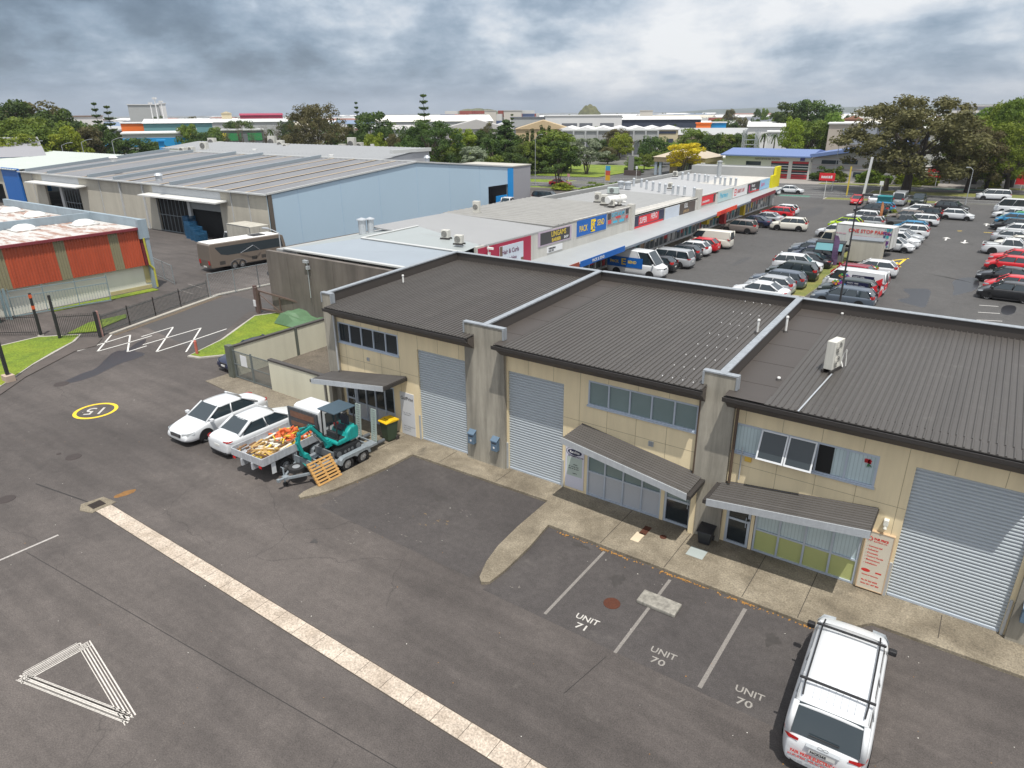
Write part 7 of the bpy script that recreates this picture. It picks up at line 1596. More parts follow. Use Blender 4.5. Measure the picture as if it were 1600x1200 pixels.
# steel mast
t=thing('lattice_mast','grey lattice frame tower standing behind the fire station roof','mast',(-58,190,0)); q=MB()
for x in (-59.5,-56.2): 
    for y in (190,191.2): q.bar((x,y,0),(x,y,9.8),.18,.18,0,(1,0,0)); q.bar((x+.7,y,0),(x+.7,y,9.8),.12,.12,0,(1,0,0))
    for z in np.arange(5,9.6,.9): q.bar((x,190,z),(x+.7,190,z+.6),.08,.08); q.bar((x,190,z),(x+.7,190,z),.08,.08)
for z in (6.2,7.4): q.box(-59.5,-55.5,190,190.15,z,z+.2)
q.build('frame',lampg,t)
t=thing('park_pavilion','cream pavilion with grey columns beside the yellow tree','pavilion',(-72,172,0)); wc=mat('pavilion_cream',(.50,.40,.25),.8,0,.04,.4)
p0=G(1020,273); x0=p0.x; y0=p0.y; MB().box(x0,x0+13,y0,y0+12,3.1,4.2).build('fascia',wc,t); MB().poly([(x0-.3,y0-.3,4.2),(x0+13.3,y0-.3,4.2),(x0+10,y0+6,5.8),(x0+4,y0+6,5.8)]).poly([(x0-.3,y0-.3,4.2),(x0+4,y0+6,5.8),(x0-.3,y0+12.3,4.2)]).poly([(x0+13.3,y0-.3,4.2),(x0+13.3,y0+12.3,4.2),(x0+10,y0+6,5.8)]).poly([(x0-.3,y0+12.3,4.2),(x0+4,y0+6,5.8),(x0+10,y0+6,5.8),(x0+13.3,y0+12.3,4.2)]).build('roof',mat('pavilion_roof',(.42,.36,.28),.7),t)
for x in (x0+.2,x0+1.4,x0+8,x0+12.2): MB().box(x,x+.6,y0+.2,y0+.8,0,3.1).build('column',mat('column_grey_blue',(.33,.39,.45),.7),t)
MB().box(x0+3,x0+12,y0+3,y0+11,0,3.1).build('wall',wc,t); MB().box(x0+5,x0+11,y0+2.9,y0+3,.2,2.6).build('window',cglass,t)
# ---------------- trees ----------------
def leafm(name,c1,c2,c3):
    if name in MC: return MC[name]
    m=bpy.data.materials.new(name); m.use_nodes=True; t=m.node_tree; b=t.nodes['Principled BSDF']; b.inputs['Roughness'].default_value=.62; b.inputs['Specular IOR Level'].default_value=.3
    o=N(t,'ShaderNodeTexCoord').outputs['Object']; oi=N(t,'ShaderNodeObjectInfo').outputs['Random']
    a=noise(t,o,.55,4,.6); a=ramp(t,a,[(.32,c1),(.5,c2),(.68,c3)])
    g=noise(t,o,4.5,3,.7); g=ramp(t,g,[(.3,.6),(.7,1.45)]); c=mixc(t,1,a,g,'MULTIPLY')
    h=N(t,'ShaderNodeHueSaturation'); t.links.new(c,h.inputs['Color']); t.links.new(mth(t,'MULTIPLY_ADD',oi,.03,.485),h.inputs['Hue']); t.links.new(mth(t,'MULTIPLY_ADD',oi,.3,.85),h.inputs['Value'])
    t.links.new(h.outputs[0],b.inputs['Base Color'])
    tr=N(t,'ShaderNodeBsdfTranslucent'); t.links.new(h.outputs[0],tr.inputs[0]); mx=N(t,'ShaderNodeMixShader'); mx.inputs[0].default_value=.35
    t.links.new(b.outputs[0],mx.inputs[1]); t.links.new(tr.outputs[0],mx.inputs[2]); t.links.new(mx.outputs[0],t.nodes['Material Output'].inputs[0]); MC[name]=m; return m
LM=dict(dark=leafm('leaf_dark',(.028,.054,.013),(.058,.098,.019),(.11,.16,.026)),mid=leafm('leaf_mid',(.07,.115,.016),(.125,.185,.022),(.19,.25,.034)),yg=leafm('leaf_yellow_green',(.12,.17,.014),(.20,.25,.02),(.29,.32,.03)),yel=leafm('leaf_yellow',(.30,.24,.01),(.50,.38,.015),(.62,.47,.025)),euc=leafm('leaf_brown_olive',(.070,.068,.026),(.120,.110,.042),(.165,.150,.062)),silver=leafm('leaf_silver',(.13,.165,.11),(.21,.25,.16),(.29,.33,.22)),bare=leafm('leaf_bare',(.12,.10,.07),(.17,.14,.10),(.21,.18,.13)),forest=leafm('leaf_forest',(.065,.11,.014),(.14,.20,.02),(.24,.30,.03)))
barkm=mat('bark',(.10,.08,.06),.9,0,.2,3); barkd=mat('bark_dark',(.045,.035,.028),.9,0,.2,3); barkp=mat('bark_pale',(.22,.20,.17),.9,0,.2,3)
def leaves(mb,c,r,n,s,rd_,flat=.75,hollow=.55,mi=0):
    for i in range(n):
        th=rd_.uniform(0,6.283); cz=rd_.uniform(-.75,1); sr=math.sqrt(max(0,1-cz*cz)); k=r*(hollow+(1-hollow)*rd_.random()**.6)
        d=Vector((sr*math.cos(th),sr*math.sin(th),cz*flat)); p=Vector(c)+d*k
        nn=(d+Vector((rd_.gauss(0,.55),rd_.gauss(0,.55),rd_.gauss(.25,.5)))).normalized(); a=nn.orthogonal().normalized(); a=Matrix.Rotation(rd_.uniform(0,6.28),3,nn)@a; b=nn.cross(a); l=s*rd_.uniform(.6,1.3); w=l*.55
        k0=len(mb.v); mb.v+=[tuple(p-a*l),tuple(p+b*w),tuple(p+a*l),tuple(p-b*w)]; mb.f.append((k0,k0+1,k0+2,k0+3)); mb.m.append(mi)
def limbs(mb,base,tips,r0,rd_,bend=.12):
    for tp in tips:
        tp=Vector(tp); b=Vector(base); pts=[b]; 
        for k in (1,2,3): f=k/3; p=b.lerp(tp,f); p+=Vector((rd_.gauss(0,bend),rd_.gauss(0,bend),0)) if k<3 else Vector(); p.z=b.z+(tp.z-b.z)*(f**.8); pts.append(p)
        for k in range(3): mb.cyl(pts[k],pts[k+1],r0*(1-k*.28),r0*(1-(k+1)*.28),6,cap=False)
TP={}
def tree_proto(kind,leaf,bark=None,seed=1,dens=1.0):
    key=(kind,leaf,seed)
    if key in TP: return TP[key]
    r=random.Random(seed*77+len(kind)); C=MB(); T=MB(); bk=bark or barkm
    if kind=='broad':     # 10 m high, 9 m wide
        T.cyl((0,0,0),(0.1,0,3.2),.32,.22,9); tips=[]
        for i in range(46):
            th=r.uniform(0,6.283); z=r.uniform(1.7,9.0); mx=4.3*math.sqrt(max(.05,1-((z-4.9)/4.9)**2)); q=mx*r.uniform(.35,.95); c=(q*math.cos(th),q*math.sin(th),z); rr=r.uniform(.9,1.55)
            leaves(C,c,rr,int(125*dens),.235,r); 
            if i%3==0: tips.append(c)
        limbs(T,(0.1,0,2.6),tips,.16,r)
    elif kind=='spread':  # wide rounded dome made of many small clusters, with gaps
        T.cyl((0,0,0),(.25,0,2.6),.42,.3,10); tips=[]
        for i in range(150):
            th=r.uniform(0,6.283); z=2.0+7.6*r.random()**.9; mx=5.6*math.sqrt(max(.04,1-((z-4.2)/5.9)**2)) if z>4.2 else 5.6*(.80+.20*(z-2.0)/2.2); q=mx*(r.uniform(.15,1)**.55)*(1+.1*math.sin(3*th+1)); c=(q*math.cos(th),q*math.sin(th),z+r.uniform(-.2,.2)); rr=r.uniform(.55,1.15)
            leaves(C,c,rr,int(85*dens*rr),.15,r,flat=.8,hollow=.2)
            if i%7==0: tips.append(c)
        limbs(T,(.25,0,2.4),tips,.13,r,.3)
    elif kind=='cone':
        T.cyl((0,0,0),(0,0,9),.25,.06,8)
        for i in range(46):
            z=1.2+8.3*(i/46)+r.uniform(-.2,.2); mx=(10-z)*.36+.15; th=r.uniform(0,6.283); q=mx*r.uniform(.45,.95); leaves(C,(q*math.cos(th),q*math.sin(th),z),.45+(10-z)*.085,int(75*dens),.2,r,flat=.6)
    elif kind=='column':
        T.cyl((0,0,0),(0,0,8.5),.16,.05,7)
        for i in range(26):
            z=.8+8.7*(i/26); mx=.55*(1-(z/10)**3); th=r.uniform(0,6.283); leaves(C,(mx*.5*math.cos(th),mx*.5*math.sin(th),z),.5*(1-.6*(z/10)**2)+.12,int(55*dens),.16,r,flat=1.5)
    elif kind=='norfolk':
        T.cyl((0,0,0),(0,0,10),.16,.03,8); n=9
        for i in range(n):
            z=2.4+7.3*(i/(n-1))**.92; L=1.85*(1-i/n)**.75+.22
            for j in range(7):
                th=j*2*math.pi/7+i; e=Vector((L*math.cos(th),L*math.sin(th),z+L*.16)); T.bar((0,0,z),e,.04,.04)
                for k in range(int(30*dens)):
                    f=r.uniform(.12,1); p=Vector((0,0,z)).lerp(e,f)+Vector((r.gauss(0,.09),r.gauss(0,.09),r.gauss(.03,.05))); leaves(C,p,.06,1,.17*(1.2-f*.4),r)
    elif kind=='palm':
        T.cyl((0,0,0),(0,0,7.6),.24,.2,9)
        for j in range(26):
            th=r.uniform(0,6.283); up_=r.uniform(-.5,1.0); L=r.uniform(1.9,2.6); p0=Vector((0,0,7.7)); prev=p0
            for k in range(1,7):
                f=k/6; p=p0+Vector((math.cos(th)*L*f,math.sin(th)*L*f,L*(up_*f-1.0*f*f))); sd=Vector((-math.sin(th),math.cos(th),0))*(.26*(1-f*.6)); C.add([prev-sd,prev+sd,p+sd*.8,p-sd*.8],[(0,1,2,3)]); prev=p
    elif kind=='bush':
        for i in range(20):
            th=r.uniform(0,6.283); q=3.6*math.sqrt(r.random()); z=r.uniform(.8,6.5)*(1-(q/4.6)**2)+.6; leaves(C,(q*math.cos(th),q*math.sin(th),z),r.uniform(1.2,2.0),int(110*dens),.4,r)
        T.cyl((0,0,0),(0,0,2),.2,.15,7)
    elif kind=='bare':
        tips=[]; 
        for i in range(40): th=r.uniform(0,6.283); z=r.uniform(4,9.8); q=3.4*r.uniform(.2,1)*(1.1-z/14); tips.append((q*math.cos(th),q*math.sin(th),z)); leaves(C,tips[-1],.8,int(12*dens),.12,r)
        T.cyl((0,0,0),(0,0,2.2),.25,.2,8); limbs(T,(0,0,2),tips,.10,r,.4)
    elif kind=='multi':   # several stems, open top
        tips=[]
        for i in range(30):
            th=r.uniform(0,6.283); z=r.uniform(3.4,9.4); q=3.6*math.sqrt(max(.05,1-((z-6)/4.0)**2))*r.uniform(.3,1); c=(q*math.cos(th),q*math.sin(th),z); leaves(C,c,r.uniform(.7,1.2),int(95*dens),.22,r)
            if i%3==0: tips.append(c)
        for k in range(5): a=k*1.25; T.cyl((.15*math.cos(a),.15*math.sin(a),0),(.7*math.cos(a),.7*math.sin(a),3.6),.1,.07,6)
        limbs(T,(0,0,2.4),tips,.08,r)
    root=bpy.data.objects.new('tree',None); COL.objects.link(root); root['_b']=(0,0,0)
    C.build('crown',LM[leaf],root,world=False); T.build('trunk',bk,root,world=False)
    if kind in('spread','euc'): pass
    TP[key]=[root,False]; return TP[key]
BASEW=dict(broad=9.4,spread=12.0,cone=7.4,column=1.7,norfolk=4.4,palm=4.6,bush=8.6,bare=7.4,multi=8.2); BASEH=dict(bush=8.0)
def tree(kind,leaf,px,D,pytop,wpx,label,seed=1,name=None,cat='tree',group=None,bark=None,dens=1.0,base=None,h=None):
    pr=tree_proto(kind,leaf,bark,seed,dens)
    p=FAR(px,pytop,D) if base is None else Vector((*base,0)); H_=p.z if base is None else (h or (FAR(px,pytop,math.hypot(*base)).z)); Dd=math.hypot(p.x,p.y)
    w=wpx*Dd/FPX*(1.18 if kind in('broad','cone','multi') and px<1150 else 1.0); sx_=w/BASEW[kind]; sz_=H_/BASEH.get(kind,10)
    o=place(pr[0],pr[1],(p.x,p.y,0),rnd.uniform(0,6.28),label,cat,group,(sx_,sx_,sz_)); pr[1]=True
    o.name=name or dict(broad='broadleaf_tree',spread='spreading_tree',cone='conifer',column='cypress',norfolk='norfolk_pine',palm='palm_tree',bush='shrub',bare='bare_tree',multi='broadleaf_tree')[kind]
    return o
# right-hand side
tree('spread','euc',1430,149,151,186,'huge brown-green spreading tree with a dark leaning trunk by the road',3,bark=barkd,dens=2.2,base=(-15.4,149.5),h=16.6)
tree('spread','euc',1500,155,196,85,'smaller brown-green tree just right of the huge spreading tree',4,bark=barkd,dens=1.3,base=(-6.1,156.5),h=11.5)
for i,(px,D,py,w,lf,sd,lab) in enumerate(((1548,176,176,84,'forest',5,'dark green tree at the left side of the right-hand wood'),(1590,182,158,100,'forest',6,'tallest green tree of the right-hand wood, at the picture edge'),(1530,200,183,70,'mid',7,'yellow-green tree deep in the right-hand wood, left part'),(1600,160,190,90,'forest',5,'bright green low-branched tree at the right edge over the road'),(1570,190,166,80,'mid',6,'dark tree between the two tallest of the right-hand wood'),(1615,172,150,90,'mid',7,'half-seen tree beyond the right edge of the wood'),(1560,165,215,70,'forest',6,'lower bright green tree in front of the right-hand wood'),(1515,185,215,50,'forest',7,'small bright green tree right of the brown-green pair'))):
    tree('spread' if i%2 else 'broad',lf,px,D,py,w,lab,sd,bark=barkd,dens=1.4)
tree('broad','dark',1240,300,155,60,'left third of the big dark tree clump behind the fire station',8,dens=1.2); tree('broad','dark',1265,300,152,70,'middle of the big dark tree clump behind the fire station',9,dens=1.2); tree('broad','dark',1292,305,157,55,'right end of the big dark tree clump behind the fire station',8)
tree('broad','yg',1240,228,181,36,'bright yellow-green tree left of the darker trees behind the fire station',2); tree('broad','mid',1272,235,186,60,'mid green tree behind the fire station roof',1); tree('broad','mid',1305,245,172,44,'olive green tree right of the mid green one behind the fire station',3)
for i,(px,D,py,w) in enumerate(((1085,235,199,46),(1120,225,206,30),(1137,225,207,34),(1158,225,206,34),(1178,222,207,28),(1108,230,210,30))): tree('broad','dark' if i%2 else 'mid',px,D,py,w,ORD[(0,2,3,5,4,1)[i]]+' tree from the left in the hedge-like row behind the pavilion',1+i%3,group='dark row of trees behind the pavilion')
for px,D,py,h_ in ((1213,232,200,0),(1197,238,198,0),(1001,225,210,0),(893,182,228,0),(630,270,186,0)):
    tree('palm','dark',px,D,py,18,{1213:'palm tree right of the lattice tower',1197:'palm tree close behind the lattice tower',1001:'palm tree left of the round dark tree in the park',893:'slender palm tree in front of the dense dark trees by the park road',630:'palm tree beyond the fir-like trees, left of centre'}[px],1)
tree('multi','yel',1072,172,222,56,'golden yellow tree beside the cream pavilion',1,dens=1.6)
tree('broad','yg',970,238,206,34,'yellow-green tree in the park below a brownish one',2); tree('broad','euc',966,248,199,40,'brownish tree behind the yellow-green tree in the park',3)
tree('broad','dark',1023,215,211,40,'round dark tree right of the park palms',2,dens=1.3)
tree('broad','mid',990,188,243,24,'left of two small round trees on the park lawn',1); tree('broad','mid',1008,193,239,22,'right of two small round trees on the park lawn',2)
tree('multi','dark',866,140,226,58,'bushy many-stemmed tree with the red car behind it',1,dens=1.5,base=(-76.3,125.0),h=9.4)
tree('multi','silver',918,178,216,58,'silvery drooping tree in the park',2,dens=1.5)
tree('broad','mid',868,182,201,70,'dense green tree between the conifers and the silvery tree',1,dens=1.3)
for i,px in enumerate((824,832,841,850,858,846)): tree('column','dark',px,188-i,(202,198,203,197,193,192)[i],11,ORD[(0,1,2,4,5,3)[i]]+' pointed cypress from the left in the tight group',1,group='pointed cypresses')
tree('cone','dark',789,182,182,62,'tall dark conifer in the middle of the tree belt',1,dens=1.6); tree('broad','dark',760,190,200,48,'dark round tree left of the tall dark conifer',2); tree('broad','yg',722,178,199,46,'yellow-green tree in the middle of the tree belt',3,dens=1.3)
tree('multi','silver',742,165,228,52,'grey-green bush-like tree under the tall dark conifer',2); tree('spread','dark',672,172,190,112,'wide layered dark pine left of the yellow-green tree',5,dens=1.5); tree('broad','mid',700,170,225,40,'green tree low beside the layered dark pine',1); tree('broad','dark',812,178,225,48,'dark tree right below the tall dark conifer',9)
tree('norfolk','dark',661,205,147,30,'tallest norfolk pine with flat separate tiers of branches',1,dens=1.5); tree('norfolk','dark',556,262,159,15,'thin distant norfolk pine above the dark trees left of centre',1)
tree('norfolk','dark',146,225,160,20,'left of two norfolk pines near the blue-roofed store',1); tree('norfolk','dark',166,222,165,24,'right of two norfolk pines near the blue-roofed store',1); tree('norfolk','dark',800,235,178,14,'narrow pine top just right of the tall conifer',1)
tree('spread','euc',490,212,162,100,'big brown-olive dome-shaped tree left of centre',4,dens=1.8); tree('broad','dark',577,224,171,62,'dark tree right of the brown-olive dome',9,dens=1.3); tree('cone','dark',545,215,190,34,'dark pointed tree touching the brown-olive dome',1)
tree('broad','yg',584,196,206,34,'small bright yellow-green tree above the second warehouse',2); tree('broad','euc',614,202,206,24,'small brown-green tree right of the bright yellow-green one',3); tree('broad','dark',635,210,200,36,'dark low tree near the layered pine',2)
for i,(px,w) in enumerate(((352,26),(372,30),(392,26),(412,28),(430,30))): tree('bare','bare',px,225,(198,192,200,196,192)[i],w,ORD[i]+' half-bare brownish tree from the left, left of the brown-olive dome',1+i%2,group='half-bare trees')
tree('broad','dark',322,250,204,52,'dark bushy tree behind the coolers on the far left roof',2,dens=1.1); tree('broad','dark',236,228,219,38,'dark bushy tree below the blue-edged store',3); tree('broad','dark',205,222,214,58,'wide dark tree beside the second norfolk pine',1,dens=1.2); tree('broad','mid',292,262,192,30,'green tree beyond the teal-fronted building',1); tree('broad','dark',370,300,186,44,'dark tree before the grey sheds left of centre',9); tree('palm','dark',420,240,190,20,'palm-like tree left of the brown-olive dome',1)
for i,(px,D,py,w,lf,sd,lab) in enumerate(((12,235,150,82,'dark',8,'tall dark tree at the far left edge of the wooded hill'),(50,240,153,76,'euc',3,'brownish tree in the middle of the wooded hill'),(78,232,166,56,'dark',9,'dark tree at the right end of the wooded hill'),(30,212,180,80,'mid',1,'mid green tree low on the wooded hill, left'),(68,205,188,70,'mid',2,'mid green tree low on the wooded hill, right'),(103,198,195,46,'yg',3,'yellow-green tree in front of the wooded hill'),(125,205,196,46,'euc',2,'brown-tinged tree beside the yellow-green one at the left'),(-10,205,185,70,'mid',3,'tree cut off by the left edge'),(148,212,190,54,'dark',9,'dark tree at the foot of the norfolk pines'),(122,240,185,50,'dark',8,'dark tree behind the yellow-green one at the left'),(10,190,205,70,'forest',5,'lowest green tree at the left edge above the grey roof'))):
    tree('broad',lf,px,D,py,w,lab,sd,dens=1.2)
for i,(px,D,py,w,lf,sd,lab) in enumerate(((650,185,208,50,'dark',1,'dark tree partly behind the norfolk pine trunk'),(690,180,214,46,'dark',8,'dark tree filling the gap right of the layered pine'),(735,192,207,44,'mid',1,'green tree between the yellow-green and the dark round tree'),(770,178,214,46,'dark',9,'dark tree low at the left foot of the tall conifer'),(800,188,205,44,'dark',8,'dark tree at the right shoulder of the tall conifer'),(826,178,218,40,'mid',3,'green tree low in front of the pointed cypresses'),(848,182,214,40,'dark',2,'dark tree low behind the pointed cypresses'),(885,190,212,50,'mid',3,'green tree behind the silvery tree'),(640,178,226,60,'mid',2,'green low tree just behind the pale end wall'),(715,168,236,50,'dark',1,'darkest low tree behind the gable roof'),(760,165,240,50,'mid',2,'low green tree behind the flat end of the warehouse'),(800,168,236,46,'dark',3,'low dark tree above the bright blue trim'),(935,240,214,30,'dark',8,'dark tree left of the yellow-green park tree'),(950,215,240,30,'dark',2,'low dark tree before the columned office'),(1055,215,222,36,'mid',1,'green tree peeping over the pavilion roof'),(1030,205,236,30,'mid',2,'low green tree left of the golden tree'),(530,225,214,40,'dark',3,'dark tree low to the right of the brown-olive dome'),(455,222,210,40,'euc',2,'brown low tree at the left foot of the dome'),(600,214,196,36,'dark',1,'dark tree right of the dark clump, left of centre'),(560,208,206,40,'dark',2,'low dark tree under the thin distant pine'))):
    tree('broad',lf,px,D,py,w,lab,sd,dens=1.2)
r=random.Random(77)
for i,(px,D,py,w) in enumerate(((262,330,194,26),(338,300,197,30),(362,330,190,22),(398,290,200,28),(448,330,186,30),(610,330,190,26),(648,300,196,24),(760,330,190,22),(905,300,200,26),(935,330,196,22),(1010,235,225,26),(950,225,228,26),(1045,320,195,24),(1125,400,184,26),(1140,380,186,30),(1160,420,182,24),(1180,400,184,22),(1215,420,180,20),(1340,320,190,26),(1140,560,170,20),(1185,540,168,16),(1196,520,168,14),(245,420,180,18),(300,450,180,16),(1330,450,178,22))):
    tree('broad',('dark','mid','dark','euc')[i%4],px,D,py,w,'scattered tree number %d from the first of those dotted between the far sheds'%(i+1) if 0 else 'far tree %s'%('beyond the %s, %s'%(('left warehouses' if px<460 else 'tree belt' if px<800 else 'park office' if px<1060 else 'fire station'),('dark and narrow' if w<23 else 'dark and broad') if i%2==0 else 'green and small' if w<26 else 'green and wide')),1+i%3,group='far trees between the sheds')
# shrubs near the road
def shrub(x,y,w,h,leaf,lab,group=None):
    pr=tree_proto('bush',leaf,None,1); o=place(pr[0],pr[1],(x,y,0),rnd.uniform(0,6),lab,'shrub',group,(w/8.6,w/8.6,h/8)); pr[1]=True; o.name='shrub'
for x,y,w,h,lf,lab in ((-73,121.5,5,1.5,'yg','yellow-green ground shrub under the red car\'s tree'),(-66.5,122.5,5.5,1.8,'mid','left green shrub by the shops\' rear kerb'),(-62.5,125,5,1.9,'mid','right green shrub by the shops\' rear kerb'),(-34.0,167.0,5,3.2,'dark','round dark bush at the corner of the fire station'),(-30.5,166.5,4,3.4,'mid','spiky green bush in front of the grey wing'),(-24.0,168,5,4.2,'mid','tall green bush near the white pylon'),(-77.0,162,5,2.6,'dark','dark shrub behind the low entrance sign'),(-11.6,88,2,1.6,'yg','small shrub on the grass strip by the orange banner'),(-12.4,112,2,1.5,'yg','small shrub at the far end of the grass strip')): shrub(x,y,w,h,lf,lab)
def hedge(name,x0,x1,y,w,h,leaf,lab):
    m=MB(); r=random.Random(int(abs(x0)*10)); n=int((x1-x0)*w*36)
    for i in range(n): m_=(r.uniform(x0,x1),y+.2*0+r.uniform(-w/2,w/2),h*(1-.35*r.random()**2)); leaves(m,m_,.25,3,.22,r)
    for i in range(n): leaves(m,(r.uniform(x0,x1),y-w/2,r.uniform(.1,h)),.2,2,.22,r)
    m.box(x0+.2,x1-.2,y-w/2+.15,y+w/2-.15,0,h*.75); one(name,m,LM[leaf],lab,'hedge',((x0+x1)/2,y,0))
hedge('hedge',-19.5,-11.5,168.0,1.6,1.9,'yg','bright yellow-green hedge behind the huge spreading tree'); hedge('hedge',-4,-1,170,1.4,1.8,'yg','short yellow-green hedge left of the red and white sign'); hedge('hedge',-27,-20,167.2,1.4,1.5,'mid','low green hedge in front of the fire station\'s grey wing')
one('tree_stump',MB().cyl((-19.0,151.5,0),(-19.0,151.5,2.4),.5,.38,12),barkm,'brown stump on the verge left of the huge spreading tree','tree stump',(-19,151.5,0))
# ---------------- buildings in the distance ----------------
def fb(label,px0,px1,pytop,D,wall,roof,depth=25,cat='building',ztop=None,bands=(),shape='flat',name='distant_building',rise=1.5,par=None,base=0):
    p0=FAR(px0,pytop,D); p1=FAR(px1,pytop,D); z=ztop or (p0.z+p1.z)/2; v=p1-p0; x1=math.hypot(v.x,v.y)/2; x0=-x1; y=0; c_=(p0+p1)/2
    t=thing(name,label,cat,(c_.x,c_.y,0),math.atan2(v.y,v.x)); zr=z if shape=='flat' else z-rise
    MB().box(x0,x1,y,y+depth,base,zr).build('wall',wall,t,world=False)
    q=MB()
    if shape=='flat': q.box(x0-.4,x1+.4,y-.4,y+depth+.4,zr,zr+.35)
    elif shape=='gx': xm=(x0+x1)/2; q.yprism([(x0-.6,zr),(x1+.6,zr),(xm,z)],y-.5,y+depth+.5)
    elif shape=='gy': q.xprism([(y-.6,zr),(y+depth+.6,zr),(y+depth/2,z)],x0-.5,x1+.5)
    elif shape=='shed': q.xprism([(y-.6,zr),(y+depth,zr),(y+depth,z)],x0-.5,x1+.5)
    elif shape=='multi':
        n=par or 4; w=(x1-x0)/n
        for i in range(n): q.yprism([(x0+i*w,zr),(x0+(i+1)*w,zr),(x0+(i+.5)*w,z)],y-.5,y+depth)
    q.build('roof',roof,t,world=False)
    for nm,f0,f1,z0,z1,mt in bands:
        MB().box(x0+(x1-x0)*f0,x0+(x1-x0)*f1,y-.15,y,z0,z1).build(nm,mt,t,world=False)
    return t,(x0,x1,y,zr)
def fm(n,c): return mat('far_'+n,c,.8,0,.06,.15)
fw,fg,fdg,fcr,fnv=fm('white',(.62,.62,.62)),fm('grey',(.36,.37,.37)),fm('dark_grey',(.12,.13,.15)),fm('cream',(.52,.45,.30)),fm('navy',(.035,.045,.075))
fblue,forg,fteal,fyel,fgrn,fred2,fbrk=fm('blue',(.01,.24,.55)),fm('orange',(.75,.16,.02)),fm('teal',(.12,.27,.29)),fm('yellow',(.65,.50,.03)),fm('green',(.02,.18,.06)),fm('red',(.30,.02,.06)),fm('brick',(.33,.16,.10)); ftan=fm('tan',(.46,.35,.21))
fb('tall plain white block standing above everything on the left horizon',199,247,164,430,fg,fw,30); fb('narrower pale block attached right of the tall white block',246,258,162,440,fw,fw,20)
fb('white flat-roofed building behind the wooded hill',92,160,182,360,fw,fm('brown',(.25,.16,.12)),30,bands=(('window_band',.1,.7,4,7,fdg),))
fb('orange-fronted store left of the teal-fronted building',188,232,193,330,forg,fw,25); fb('teal-fronted building with a long white roof',222,330,186,320,fteal,fw,30,shape='shed',bands=(('red_panel',.62,.68,2,6,sred),('white_base',0,1,0,2,fw)))
fb('store with a bright blue fascia band and pale wall',190,296,209,262,fg,fw,26,bands=(('blue_fascia',0,1,5.0,7.6,fblue),))
fb('blue-roofed filling station canopy below the norfolk pines',154,186,212,235,fblue,fblue,12,base=3.6,ztop=6.2); fb('yellow-fronted low building right of the blue fascia store',278,306,203,290,fyel,fg,15); fb('grey building with a green and yellow fascia',346,412,204,282,fdg,fg,25,bands=(('green_fascia',.1,.45,5.6,8.2,fgrn),('yellow_fascia',0,.1,5.6,8.2,fyel),('green_fascia',.6,.95,5.6,8.2,fgrn)))
fb('small blue kiosk sign tower beyond the big warehouse roof',247,256,221,205,fblue,fblue,3); fb('cream house-like building on the horizon',345,361,174,620,fcr,fcr,20,shape='gx'); fb('long building with a dark red roof on the horizon',374,441,177,640,fred2,fred2,30,shape='gy')
fb('wide pale grey shed left of the brown-olive dome tree',325,450,186,420,fg,fm('pale',(.5,.51,.5)),50,shape='gy'); fb('white-roofed long low building behind the coolers',262,330,188,500,fw,fw,30)
fb('very wide white-roofed shed across the centre left',585,770,180,440,fg,fm('roofwhite',(.66,.65,.60)),70,shape='gy',rise=3.5); fb('pale grey shed with a sloping gable near the tree belt',688,800,187,330,fm('putty',(.37,.36,.355)),fm('putty_roof',(.42,.41,.40)),45,shape='gx',rise=4)
fb('grey low shed between the palms and the gable shed',600,690,196,300,fg,fm('putty_roof',(.42,.41,.40)),30,shape='gy')
fb('tan curved-roof building behind the pointed cypresses',806,892,188,282,ftan,ftan,30,shape='gx',rise=3.2)
fb('low dark-windowed grey office left of the white sheds',798,852,184,400,fg,fdg,30,bands=(('window_band',.1,.9,4,7,fdg),))
fb('white flat building with dark window strips beyond the columned office',852,972,181,390,fw,fw,50,bands=(('window_band',.22,.42,3,9,fdg),('window_band',.45,.62,4,9,fdg),('window_band',.72,.9,4,9,fdg)))
fb('long navy shed with a white roof right of centre',972,1096,182,400,fnv,fw,60,shape='gy',rise=1.5)
t,(x0,x1,y,zr)=fb('grey columned office building with white saw-tooth roofs in the park',878,1028,205,252,fg,fm('office_fascia',(.34,.35,.34)),40,cat='office building',bands=(('window_band',.02,.98,1,5.2,fdg),)); q=MB()
for f in np.linspace(0.0,1,9): q.cyl((x0+(x1-x0)*f,y-1,0),(x0+(x1-x0)*f,y-1,zr),.32,.32,8)
q.build('columns',fm('column',(.40,.41,.41)),t,world=False); q=MB()
for i in range(7): a=x0-2+i*(x1-x0+12)/7; q.yprism([(a,zr+.35),(a+(x1-x0+12)/7,zr+.35),(a+(x1-x0+12)/14,zr+1.2)],y+12,y+45)
q.build('saw_tooth_roof',fw,t,world=False)
fb('cream building with a blue lettered fascia right of the columned office',1026,1060,203,262,fcr,fw,20,bands=(('window',.5,.8,2,5.5,fnv),('blue_letters',.1,.9,7.2,8.0,fnv)))
fb('long cream-walled grey-roofed building behind the dark tree row',1050,1215,202,292,fcr,fg,50,shape='gy',rise=2); fb('white-roofed building right of the lattice tower',1170,1228,191,285,fw,fw,30,shape='gy')
fb('orange stacked containers right of the navy shed',1088,1111,193,340,forg,forg,8); fb('small white workshop with blue doors right of the orange containers',1112,1135,192,345,fblue,fw,12)
fb('concrete and glass hall behind the fire station\'s grey wing',1296,1372,194,225,fm('hall_beige',(.42,.37,.32)),fw,30,cat='hall',bands=(('glass_wall',.3,1,5.5,9.8,fm('glass_grey',(.27,.29,.33))),)); fb('small brick house right of the dark tree clump',1320,1350,181,360,fbrk,fbrk,12,shape='gx')
